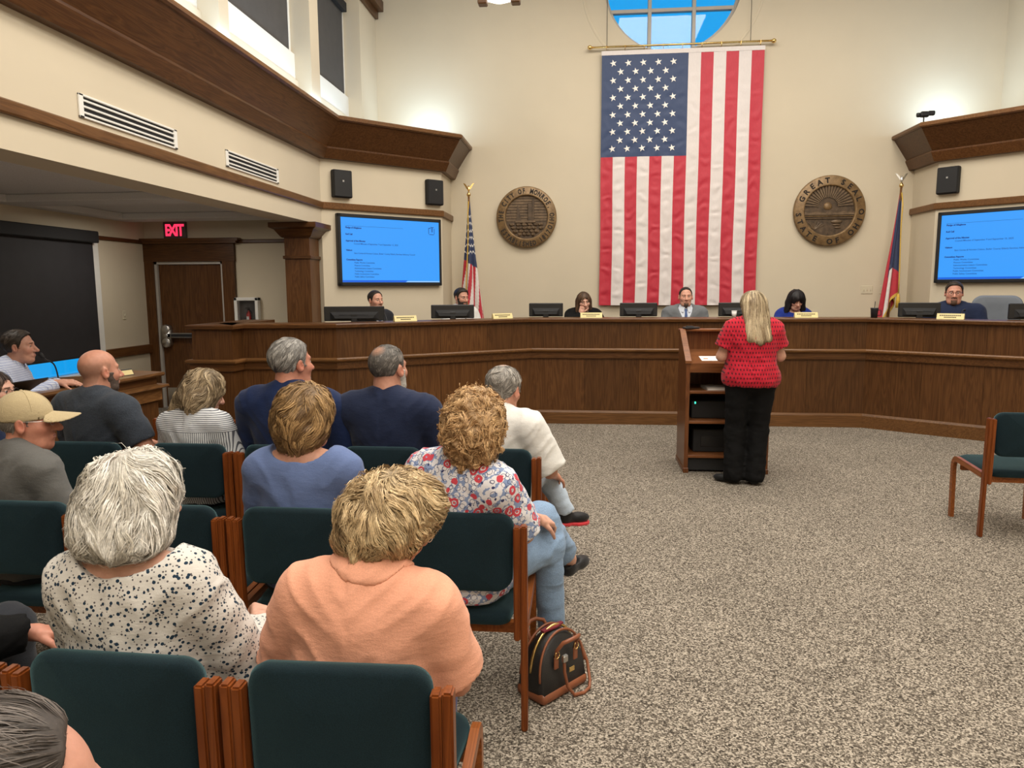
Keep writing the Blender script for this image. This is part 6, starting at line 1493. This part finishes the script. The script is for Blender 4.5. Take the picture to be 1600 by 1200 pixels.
person(dict(label='woman with short tousled blonde hair in a peach cotton top', x=-0.545, y=1.655, s=0.87, fem=True, w=1.10, d=1.08, sw=0.180, tilt=0.07, head=(-0.80, -0.28, 0.22), hoff=(0.03, 0.03, -0.015), lean=0.04, skin=(0.50, 0.255, 0.175), glasses='white', earring=True, seed=5.0,
    hair=dict(mk=hair_volume([('e', (0, -0.010, 0.040), (0.100, 0.112, 0.108)), ('e', (0, -0.045, 0.010), (0.102, 0.092, 0.105)), ('e', (0, -0.050, -0.050), (0.072, 0.058, 0.060)), ('e', (0, 0.055, 0.085), (0.075, 0.06, 0.055))], face=((0, 0.125, -0.045), (0.105, 0.108, 0.085)), bumps=0.008, bf=45, cutz=-0.100), c=((0.25, 0.155, 0.070), (0.82, 0.63, 0.37)), dark=0.5, h=0.005,
        locks=[dict(n=9000, len=0.085, segs=8, wd=0.0019, lift=0.013, nclump=420, flow=flow_crown((0.0, -0.05, 0.12), 0.25, (0.35, 0.25, 0)), wav=0.7, freq=52), dict(n=500, len=0.05, segs=6, wd=0.0013, lift=0.018, clump=0.3, flow=flow_crown((0, -0.05, 0.12), 0.1, (0.3, 0.3, 0.2)), wav=1.0, freq=70, seed=4)]),
    top=dict(mat='peach', sleeve=0.80, neck=('crew', 0.098, (0, 0.006, 1.066), 0.056), band=True, loose=0.016, fold=0.012, off=0.018, ffreq=0.75, name='shirt'), loose=0.03, ht=0.008, pants='indigo', hh=0.005,
    arms=dict(R=((0.265, 0.08, 0.70), (0.21, 0.33, 0.64)), L=((-0.26, 0.09, 0.70), (-0.08, 0.32, 0.65)))))
person(dict(label='person in black sleeves at the left edge, only a hand and forearm showing', x=-2.01, y=1.68, s=1.0, w=1.1, head=(-0.2, 0, 0), skin=RUDDY, face_on=False, seed=7.0, hair=men_hair((0.05, 0.04, 0.03), (0.12, 0.1, 0.08), n=300), top=dict(mat='black', sleeve=1.95, fold=0.012, collar=True, name='jacket', loose=0.01), pants='darkjean', hh=0.009,
    arms=dict(R=((0.29, 0.02, 0.70), (0.385, 0.20, 0.665)), L=((-0.25, 0.08, 0.7), (-0.1, 0.32, 0.66))), hands=dict(R=dict(dir=(0.55, 0.65, -0.30), up=(0.4, 0.5, 1), curl=0.30, spread=0.5)), hhand=0.004))
person(dict(label='person with thinning dark grey hair in the bottom left corner', x=-0.575, y=0.555, s=0.925, w=1.0, head=(-0.95, -0.12, 0.0), hoff=(0, 0.03, 0), skin=(0.56, 0.29, 0.215), seed=8.0, brow=(0.08, 0.06, 0.05),
    hair=dict(mk=hair_volume([('e', (0, -0.022, 0.036), (0.086, 0.104, 0.098)), ('e', (0, -0.035, -0.03), (0.083, 0.085, 0.085))], face=((0, 0.116, 0.004), (0.080, 0.100, 0.118)), bumps=0.003, bf=30), c=((0.022, 0.017, 0.014), (0.15, 0.125, 0.11)), dark=0.7, h=0.005, locks=[dict(where=lambda V: V[:, 1] < 0.085, jit=0.05, n=6000, len=0.11, segs=9, wd=0.0014, lift=0.006, flow=flow_crown((0.0, 0.20, 0.10), 0.25), wav=0.25, freq=28), dict(where=lambda V: (V[:, 1] < 0.03) & (V[:, 2] > 0.09), jit=0.03, n=120, len=0.09, segs=14, wd=0.0007, lift=0.014, clump=0.1, flow=flow_crown((0, 0.20, 0.08), -0.2), wav=0.5, freq=26, seed=6)]),
    top=dict(mat='black', sleeve=1.9, fold=0.012, collar=True, name='jacket'), pants='darkjean', hh=0.006))
# ---- middle row
person(dict(label='woman with curly strawberry blonde hair in a floral top and jeans, legs crossed', x=-0.475, y=2.745, rz=-0.42, s=0.94, fem=True, w=0.98, d=1.05, sw=0.170, head=(0.22, -0.12, -0.05), hoff=(0.05, 0.0, 0), lean=-0.08, tilt=0.06, skin=PALE, face_on=False, seed=11.0,
    hair=dict(mk=hair_volume([('e', (0, -0.015, 0.045), (0.112, 0.118, 0.112)), ('e', (0, -0.045, -0.015), (0.116, 0.105, 0.110)), ('e', (0, -0.045, -0.085), (0.088, 0.072, 0.075))], bumps=0.013, bf=40, cutz=-0.155), c=((0.32, 0.175, 0.070), (0.80, 0.53, 0.27)), dark=0.6, h=0.006,
        locks=[dict(n=5500, len=0.075, segs=9, wd=0.0026, nclump=420, clump=0.75, lift=0.012, flow=flow_crown((0, -0.03, 0.14), 0.4), wav=1.5, freq=75), dict(n=500, len=0.04, segs=6, wd=0.0016, lift=0.024, flow=flow_crown((0, -0.03, 0.14), 0.2), wav=1.8, freq=90, seed=5)]),
    top=dict(mat='floral', sleeve=0.85, neck=('crew', 0.092, (0, 0.005, 1.058), 0.052), loose=0.018, fold=0.012, name='shirt', off=0.016), ht=0.009, loose=0.02, pants='denim', hp=0.011, cropped=0.06, flats=True, hhand=0.004, hshoe=0.008,
    legs=dict(R=((0.09, 0.02, 0.545), (0.17, 0.44, 0.56), (0.17, 0.50, 0.09)), L=((-0.09, 0.02, 0.555), (0.13, 0.46, 0.67), (0.15, 0.73, 0.39))), feet=dict(L=(0.05, 0.97, -0.05), R=(-0.20, 0.97, -0.08)), phi=(0.5, 0.8, 0.8),
    bbox=((-0.45, -0.25, -0.02), (0.5, 0.85, 1.12)), arms=dict(R=((0.235, 0.11, 0.72), (0.19, 0.30, 0.725)), L=((-0.25, 0.12, 0.70), (0.02, 0.34, 0.73))), hands=dict(R=dict(dir=(0.15, 0.8, -0.30), up=(0.5, 0.2, 1), curl=0.55), L=dict(dir=(0.8, 0.5, -0.1), up=(0, 0.2, 1), curl=0.5))))
person(dict(label='woman with short golden brown hair in a slate blue top', x=-1.10, y=2.755, s=0.96, fem=True, w=1.03, sw=0.180, head=(-0.45, -0.02, 0.05), hoff=(0.01, 0, 0), lean=-0.03, skin=(0.52, 0.275, 0.19), face_on=False, seed=13.0,
    hair=dict(mk=hair_volume([('e', (0, -0.015, 0.040), (0.107, 0.116, 0.108)), ('e', (0, -0.035, -0.02), (0.109, 0.108, 0.108)), ('e', (0, -0.050, -0.085), (0.076, 0.062, 0.070))], bumps=0.007, bf=36, cutz=-0.150), c=((0.105, 0.055, 0.022), (0.48, 0.30, 0.13)), dark=0.6, h=0.006,
        locks=[dict(n=5000, len=0.11, segs=8, wd=0.0027, lift=0.010, flow=flow_crown((0.02, -0.02, 0.14), 0.30, (-0.15, -0.45, 0)), wav=0.6, freq=45)]),
    top=dict(mat='slate', sleeve=0.9, neck=('boat', 0.130, (0.0, -0.010, 1.068), 0.074), fold=0.010, off=0.012, name='shirt', ffreq=0.8), ht=0.009))
person(dict(label='man in a khaki cap and grey polo, face in profile', x=-2.345, y=2.77, rz=-0.35, s=0.91, w=1.15, d=1.1, sw=0.195, head=(-0.80, 0.02, 0.0), hoff=(0.0, 0.02, -0.005), lean=0.02, skin=RUDDY, cap=True, glasses='metal', seed=17.0, face=dict(jaw=1.06, chub=0.004, nose=1.1), brow=(0.3, 0.27, 0.24),
    hair=men_hair((0.22, 0.19, 0.16), (0.42, 0.38, 0.34), th=0.006, n=900, ln=0.02, lift=0.003, wd=0.0022), top=dict(mat='greypolo', sleeve=0.85, collar=True, fold=0.011, off=0.014, collar_size=(0.075, 0.026)), ht=0.009, neck=0.066))
# ---- front occupied row
person(dict(label='bald man with a dark beard in a charcoal polo', x=-2.76, y=3.86, rz=-0.30, s=1.03, w=1.10, d=1.05, sw=0.215, head=(-0.28, 0.0, 0.0), hoff=(0.0, 0, 0), lean=0.03, skin=(0.50, 0.245, 0.17), seed=19.0, face=dict(jaw=1.05), neck=0.066, stubble=((0.20, 0.12, 0.085), 0.5), armr=0.056,
    beard=((0.085, 0.060, 0.048), 0.0045, 'full'), top=dict(mat='charcoal', sleeve=0.66, collar=True, fold=0.011, collar_size=(0.077, 0.028)), arms=dict(R=((0.315, 0.06, 0.715), (0.16, 0.27, 0.70)), L=((-0.30, 0.12, 0.76), (0.0, 0.30, 0.72)))))
person(dict(label='woman with long wavy dark blonde hair in a white shirt with grey stripes', x=-2.155, y=3.84, rz=-0.15, s=0.878, fem=True, w=1.1, d=1.08, sw=0.178, head=(-0.55, -0.32, 0.05), hoff=(0.02, 0.03, -0.01), lean=0.03, skin=PALE, seed=23.0,
    hair=dict(mk=hair_volume([('e', (0, -0.015, 0.035), (0.098, 0.112, 0.105)), ('e', (0, -0.045, -0.04), (0.105, 0.095, 0.10)), ('r', (-0.045, -0.075, -0.05), (-0.100, -0.105, -0.195), 0.050, 0.030), ('r', (0.045, -0.065, -0.05), (0.06, -0.06, -0.12), 0.050, 0.032)], bumps=0.008, bf=34), c=((0.115, 0.075, 0.040), (0.52, 0.40, 0.245)), dark=0.55, h=0.006,
        locks=[dict(n=3600, len=0.16, segs=9, wd=0.0032, lift=0.012, flow=flow_crown((0, -0.02, 0.14), 0.7), wav=1.0, freq=45)]),
    top=dict(mat='stripes', sleeve=1.8, collar=True, collar_size=(0.085, 0.020), fold=0.014, loose=0.014, name='blouse', open=True), loose=0.02))
person(dict(label='grey haired man with a goatee in a bright navy shirt', x=-1.60, y=3.86, rz=-0.12, s=1.10, w=1.13, d=1.08, sw=0.215, head=(-0.50, 0.02, 0.0), skin=RUDDY, seed=29.0, neck=0.066, face=dict(jaw=1.05, chub=0.003), lean=-0.03,
    hair=men_hair((0.12, 0.11, 0.10), (0.46, 0.44, 0.41), th=0.013, n=2600, ln=0.045, lift=0.005, wd=0.0022), beard=((0.45, 0.42, 0.38), 0, 'goatee'), top=dict(mat='royal', sleeve=1.8, collar=True, fold=0.011, collar_size=(0.078, 0.028), open=True)))
person(dict(label='man with thinning cropped grey hair and a grey beard in a navy polo', x=-1.055, y=3.86, rz=-0.10, s=1.065, w=1.10, d=1.05, sw=0.212, head=(-0.36, 0.02, 0.0), skin=(0.50, 0.255, 0.18), seed=31.0, neck=0.066, lean=-0.04,
    hair=men_hair((0.06, 0.055, 0.05), (0.26, 0.235, 0.21), th=0.007, n=1700, ln=0.02, lift=0.003, spot=((0.0, -0.075, 0.10), (0.045, 0.040, 0.045), (0.40, 0.22, 0.15), 0.8), wd=0.0022), beard=((0.45, 0.42, 0.38), 0, 'full'), top=dict(mat='navy', sleeve=0.95, collar=True, fold=0.010, collar_size=(0.078, 0.028))))
person(dict(label='grey haired man in a white tee at the aisle, hair thinning on top', x=-0.47, y=3.85, rz=-0.25, s=0.915, w=1.1, d=1.08, sw=0.20, head=(-0.15, -0.20, 0.0), hoff=(0.01, 0.04, -0.01), lean=0.05, skin=(0.55, 0.28, 0.20), face_on=False, seed=37.0, neck=0.06,
    hair=men_hair((0.17, 0.155, 0.135), (0.52, 0.48, 0.43), th=0.016, n=1900, ln=0.045, lift=0.007, spot=((0.0, -0.02, 0.135), (0.036, 0.055, 0.05), (0.52, 0.33, 0.26), 0.85), wd=0.0032, wav=0.7), top=dict(mat='white', sleeve=0.92, fold=0.013, loose=0.024, neck=('crew', 0.088)), pants='denim_pale', loose=0.02,
    shoe='shoe', sole='redsole', hshoe=0.007, legs=dict(R=((0.09, 0.02, 0.545), (0.13, 0.46, 0.62), (0.29, 0.47, 0.34)), L=((-0.09, 0.02, 0.545), (0.02, 0.42, 0.55), (0.04, 0.44, 0.085))), feet=dict(R=(0.62, 0.75, -0.10)), footup=dict(R=(-0.1, -0.2, 1)), bbox=((-0.45, -0.25, -0.02), (0.8, 0.8, 1.12)), phi=(0.75, 0.75, 0.72),
    arms=dict(R=((0.30, 0.08, 0.70), (0.26, 0.30, 0.62)), L=((-0.27, 0.08, 0.7), (-0.06, 0.32, 0.62)))))
# ---- speaker at the lectern
person(dict(label='woman with long blonde hair in a red diamond patterned top standing at the lectern', x=1.375, y=6.25, rz=0.06, stand=True, s=0.955, zp=0.900, fem=True, w=1.20, d=1.28, sw=0.170, belly=0.01, head=(0.10, -0.12, 0.0), lean=0.02, skin=PALE, face_on=True, seed=41.0, armr=0.050, legr=1.13, flare=0.035,
    hair=dict(mk=hair_volume([('e', (0, -0.015, 0.030), (0.094, 0.108, 0.100)), ('r', (-0.050, -0.055, 0.0), (-0.074, -0.140, -0.285), 0.055, 0.030), ('r', (0.050, -0.055, 0.0), (0.074, -0.140, -0.285), 0.055, 0.030), ('r', (0, -0.075, 0.0), (0, -0.152, -0.310), 0.055, 0.030)], face=((0, 0.145, -0.06), (0.070, 0.095, 0.13)), bumps=0.004, bf=30, k=0.035), c=((0.165, 0.105, 0.055), (0.62, 0.50, 0.32)), dark=0.55, h=0.007, ext=((-0.16, -0.22, -0.36), (0.16, 0.14, 0.16)),
        locks=[dict(n=3600, len=0.26, segs=9, wd=0.0038, clump=0.4, lift=0.007, flow=flow_crown((0, -0.01, 0.14), 1.6), wav=0.18, freq=22)]),
    top=dict(mat='diamond', sleeve=0.62, fold=0.013, loose=0.014, hem=0.49, neck=('crew', 0.085), off=0.016, name='blouse'), loose=0.012, ht=0.009, pants='black', hp=0.012, bbox=((-0.45, -0.25, -0.45), (0.45, 0.75, 1.12)), plo=(-0.36, -0.28, -0.42), phi=(0.36, 0.35, 0.72), hhand=0.005,
    legs=dict(L=((-0.10, 0.0, 0.52), (-0.115, 0.03, 0.08), (-0.125, -0.005, -0.31)), R=((0.10, 0.0, 0.52), (0.085, 0.02, 0.08), (0.05, -0.04, -0.31))), feet=dict(L=(-0.75, 0.6, -0.02), R=(0.1, 1, -0.02)), cropped=-0.05,
    arms=dict(L=((-0.252, 0.03, 0.735), (-0.13, 0.27, 0.735)), R=((0.252, 0.03, 0.735), (0.14, 0.27, 0.74)))))
# ---- staff desk
person(dict(label='man in a pale blue checked shirt speaking into the microphone at the staff desk', x=-4.55, y=5.32, rz=-1.12, s=1.06, w=1.02, sw=0.20, head=(-0.12, 0.03, 0.0), hoff=(0.0, 0.03, 0), lean=0.10, skin=(0.50, 0.265, 0.19), seed=43.0, legs=dict(L=((-0.09, 0.02, 0.545), (-0.12, 0.38, 0.55), (-0.12, 0.24, 0.12)), R=((0.09, 0.02, 0.545), (0.12, 0.38, 0.55), (0.12, 0.24, 0.12))), hh=0.004, brow=(0.035, 0.022, 0.016), look=(-0.2, 0),
    hair=men_hair((0.020, 0.014, 0.010), (0.085, 0.062, 0.045), th=0.012, n=1500, ln=0.03, lift=0.005, front=0.008), top=dict(mat='plaid', sleeve=1.95, collar=True, fold=0.012, collar_size=(0.074, 0.03), open=True, loose=0.008),
    arms=dict(R=((0.25, 0.12, 0.74), (0.10, 0.36, 0.90)), L=((-0.25, 0.12, 0.74), (0.02, 0.36, 0.885))), hands=dict(R=dict(dir=(-0.2, 1, -0.05), curl=0.3), L=dict(dir=(0.3, 0.9, 0), curl=0.3))))
person(dict(label='woman with dark glasses in profile at the left edge in the front occupied row', x=-3.46, y=3.85, rz=-0.7, s=0.86, fem=True, head=(-0.75, 0.0, 0.0), hoff=(0, 0.02, -0.0), skin=PALE, seed=47.0, glasses='black', hh=0.005, lean=0.08,
    hair=dict(mk=hair_volume([('e', (0, -0.02, 0.03), (0.092, 0.105, 0.10)), ('e', (0, -0.05, -0.06), (0.09, 0.07, 0.10))], face=((0, 0.12, -0.03), (0.08, 0.10, 0.11))), c=((0.03, 0.018, 0.012), (0.10, 0.06, 0.04)), locks=[dict(n=700, len=0.12, wd=0.005, flow=flow_crown((0, 0, 0.14), 0.8))]),
    top=dict(mat='navy', sleeve=1.9, fold=0.01, name='sweater'), arms=dict(R=((0.22, 0.10, 0.70), (0.08, 0.32, 0.66)), L=((-0.22, 0.10, 0.70), (-0.08, 0.32, 0.66)))))
# ---- on the dais
DZ = dict(z0=0.33, hb=0.02, hp=0.02, ht=0.012, hh=0.0048, hhand=0.006, hshoe=0.014)
person(dict(DZ, label='dark haired man in a dark suit on the dais under the left television', x=-2.62, y=9.02, rz=-2.35, s=1.0, head=(0.12, 0.02, 0.0), skin=(0.60, 0.33, 0.24), seed=51.0, brow=(0.03, 0.02, 0.015), hair=men_hair((0.015, 0.010, 0.008), (0.06, 0.045, 0.035), th=0.010, n=600, rec=0.008), beard=((0.16, 0.09, 0.06), 0, 'goatee'),
    top=dict(mat='darksuit', sleeve=1.95, collar=True, fold=0.010, name='jacket', neck=('v', 0.080, (0, 0.03, 1.04), 0.06), collar_mat='shirtblue', open=True), tie=True))
person(dict(DZ, label='bearded man in a white polo beside the draped national flag', x=-1.68, y=9.86, rz=-2.45, s=1.03, w=1.06, head=(0.10, -0.10, 0.0), skin=(0.57, 0.31, 0.225), seed=53.0, brow=(0.025, 0.018, 0.014), hair=men_hair((0.018, 0.013, 0.010), (0.075, 0.058, 0.045), th=0.013, n=700, front=0.010), beard=((0.030, 0.022, 0.017), 0, 'full'),
    top=dict(mat='white', sleeve=0.9, collar=True, fold=0.010, loose=0.01)))
person(dict(DZ, label='brown haired woman in black resting her chin on her hand', x=-0.03, y=9.90, rz=PI+0.05, s=0.98, fem=True, head=(0.18, -0.22, 0.06), hoff=(0, 0.02, -0.01), skin=(0.64, 0.37, 0.28), seed=57.0, lean=0.10,
    hair=dict(mk=hair_volume([('e', (0, -0.015, 0.03), (0.090, 0.105, 0.100)), ('r', (-0.068, -0.02, 0.0), (-0.085, 0.005, -0.16), 0.040, 0.030), ('r', (0.068, -0.02, 0.0), (0.085, 0.005, -0.16), 0.040, 0.030), ('e', (0, -0.06, -0.06), (0.09, 0.06, 0.12))], face=((0, 0.13, -0.03), (0.056, 0.10, 0.105))), c=((0.040, 0.020, 0.012), (0.17, 0.095, 0.052)), locks=[dict(n=900, len=0.16, wd=0.007, flow=flow_crown((0, 0.02, 0.14), 1.0))], ext=((-0.18, -0.2, -0.24), (0.18, 0.16, 0.2))),
    top=dict(mat='black', sleeve=1.95, fold=0.010, loose=0.02, name='sweater', neck=('crew', 0.09)), arms=dict(R=((0.17, 0.30, 0.80), (0.045, 0.185, 0.985)), L=((-0.25, 0.14, 0.76), (0.0, 0.34, 0.80))), hands=dict(R=dict(dir=(-0.25, -0.05, 1), up=(0.2, 1, 0.0), curl=0.9))))
person(dict(DZ, label='man with a dark goatee in a grey suit and blue tie, centre of the dais', x=1.30, y=9.90, rz=PI, s=1.03, w=1.12, sw=0.215, head=(0.0, 0.0, 0.0), skin=(0.60, 0.32, 0.235), seed=59.0, brow=(0.03, 0.02, 0.016), face=dict(jaw=1.06, chub=0.003), neck=0.064, hair=men_hair((0.012, 0.009, 0.008), (0.05, 0.04, 0.033), th=0.007, n=500, ln=0.018, rec=0.012, temple=0.25), beard=((0.10, 0.062, 0.045), 0.004, 'goatee'),
    top=dict(mat='suitgrey', sleeve=1.95, collar=True, fold=0.010, name='jacket', neck=('v', 0.080, (0, 0.03, 1.04), 0.06), collar_size=(0.078, 0.024), collar_mat='shirtblue', open=True), tie=True))
person(dict(DZ, label='black haired woman in a blue cold shoulder blouse looking down', x=2.68, y=9.90, rz=PI-0.02, s=0.985, fem=True, head=(0.10, -0.34, 0.0), hoff=(0, 0.035, -0.01), skin=(0.64, 0.37, 0.28), seed=61.0, lean=0.06,
    hair=dict(mk=hair_volume([('e', (0, -0.005, 0.038), (0.104, 0.114, 0.104)), ('r', (-0.082, 0.0, 0.0), (-0.105, 0.02, -0.155), 0.040, 0.034), ('r', (0.082, 0.0, 0.0), (0.105, 0.02, -0.155), 0.040, 0.034), ('e', (0, -0.06, -0.06), (0.11, 0.06, 0.11)), ('e', (0, 0.070, 0.062), (0.062, 0.035, 0.035))], face=((0, 0.14, -0.050), (0.062, 0.10, 0.092))), c=((0.006, 0.005, 0.006), (0.022, 0.018, 0.020)), dark=0.9, locks=[dict(n=900, len=0.15, wd=0.007, flow=flow_crown((0, 0.0, 0.15), 1.0))], ext=((-0.19, -0.2, -0.24), (0.19, 0.16, 0.2))),
    top=dict(mat='blue', sleeve=0.4, fold=0.010, name='blouse', neck=('boat', 0.13, (0, 0.02, 1.06), 0.075), off=0.010), arms=dict(R=((0.25, 0.14, 0.76), (0.06, 0.34, 0.80)), L=((-0.25, 0.14, 0.76), (-0.06, 0.34, 0.80)))))
person(dict(DZ, label='man with glasses and a goatee in a navy shirt at the right of the dais', x=4.36, y=9.30, rz=PI-0.42, s=1.09, w=1.22, d=1.2, sw=0.225, head=(0.05, -0.06, 0.0), skin=(0.58, 0.29, 0.215), seed=67.0, brow=(0.045, 0.028, 0.02), face=dict(jaw=1.1, chub=0.006), neck=0.07, glasses='black', hair=men_hair((0.025, 0.016, 0.012), (0.09, 0.062, 0.045), th=0.010, n=600, front=0.006), beard=((0.13, 0.075, 0.05), 0, 'goatee'),
    top=dict(mat='navy', sleeve=0.9, collar=True, fold=0.010, open=True, loose=0.012)))

# the staff microphone's neck, bent up to the speaker's mouth
_m = [o for o in COL.objects if o.name.startswith('gooseneck_microphone') and 'staff desk' in o.get('label', '')][0]
_sp = [o for o in COL.objects if o.get('label', '').startswith('man in a pale blue checked')][0]
bpy.context.view_layer.update()
_mouth = _sp.matrix_world @ Vector([c for c in _sp.children if c.name.startswith('mouth')][0].data.vertices[0].co)
_dirp = Vector((0.95, 0.25, -0.15)).normalized(); _tip = _m.matrix_world.inverted() @ (_mouth + _dirp*0.038)
_b = Vector((0, 0, 0.02)); _c1 = Vector((0, 0, 0.22))+(_tip*0.15); _c2 = _tip + (_m.matrix_world.inverted().to_3x3() @ Vector((0.06, 0.02, -0.10)))
_pts = [_b*(1-t)**3+_c1*(3*t*(1-t)**2)+_c2*(3*t*t*(1-t))+_tip*t**3 for t in [k/13 for k in range(14)]]
MB().tube(_pts, 0.006, 8).build('gooseneck', M['black'], _m, True)
_pts = [Vector(q_) for q_ in _pts]; _d = (_pts[-1]-_pts[-2]).normalized(); MB().tube([_tip-_d*0.035, _tip-_d*0.025, _tip+_d*0.012, _tip+_d*0.018], [0.008, 0.016, 0.017, 0.008], 10).build('windscreen', M['blackmatte'], _m, True)
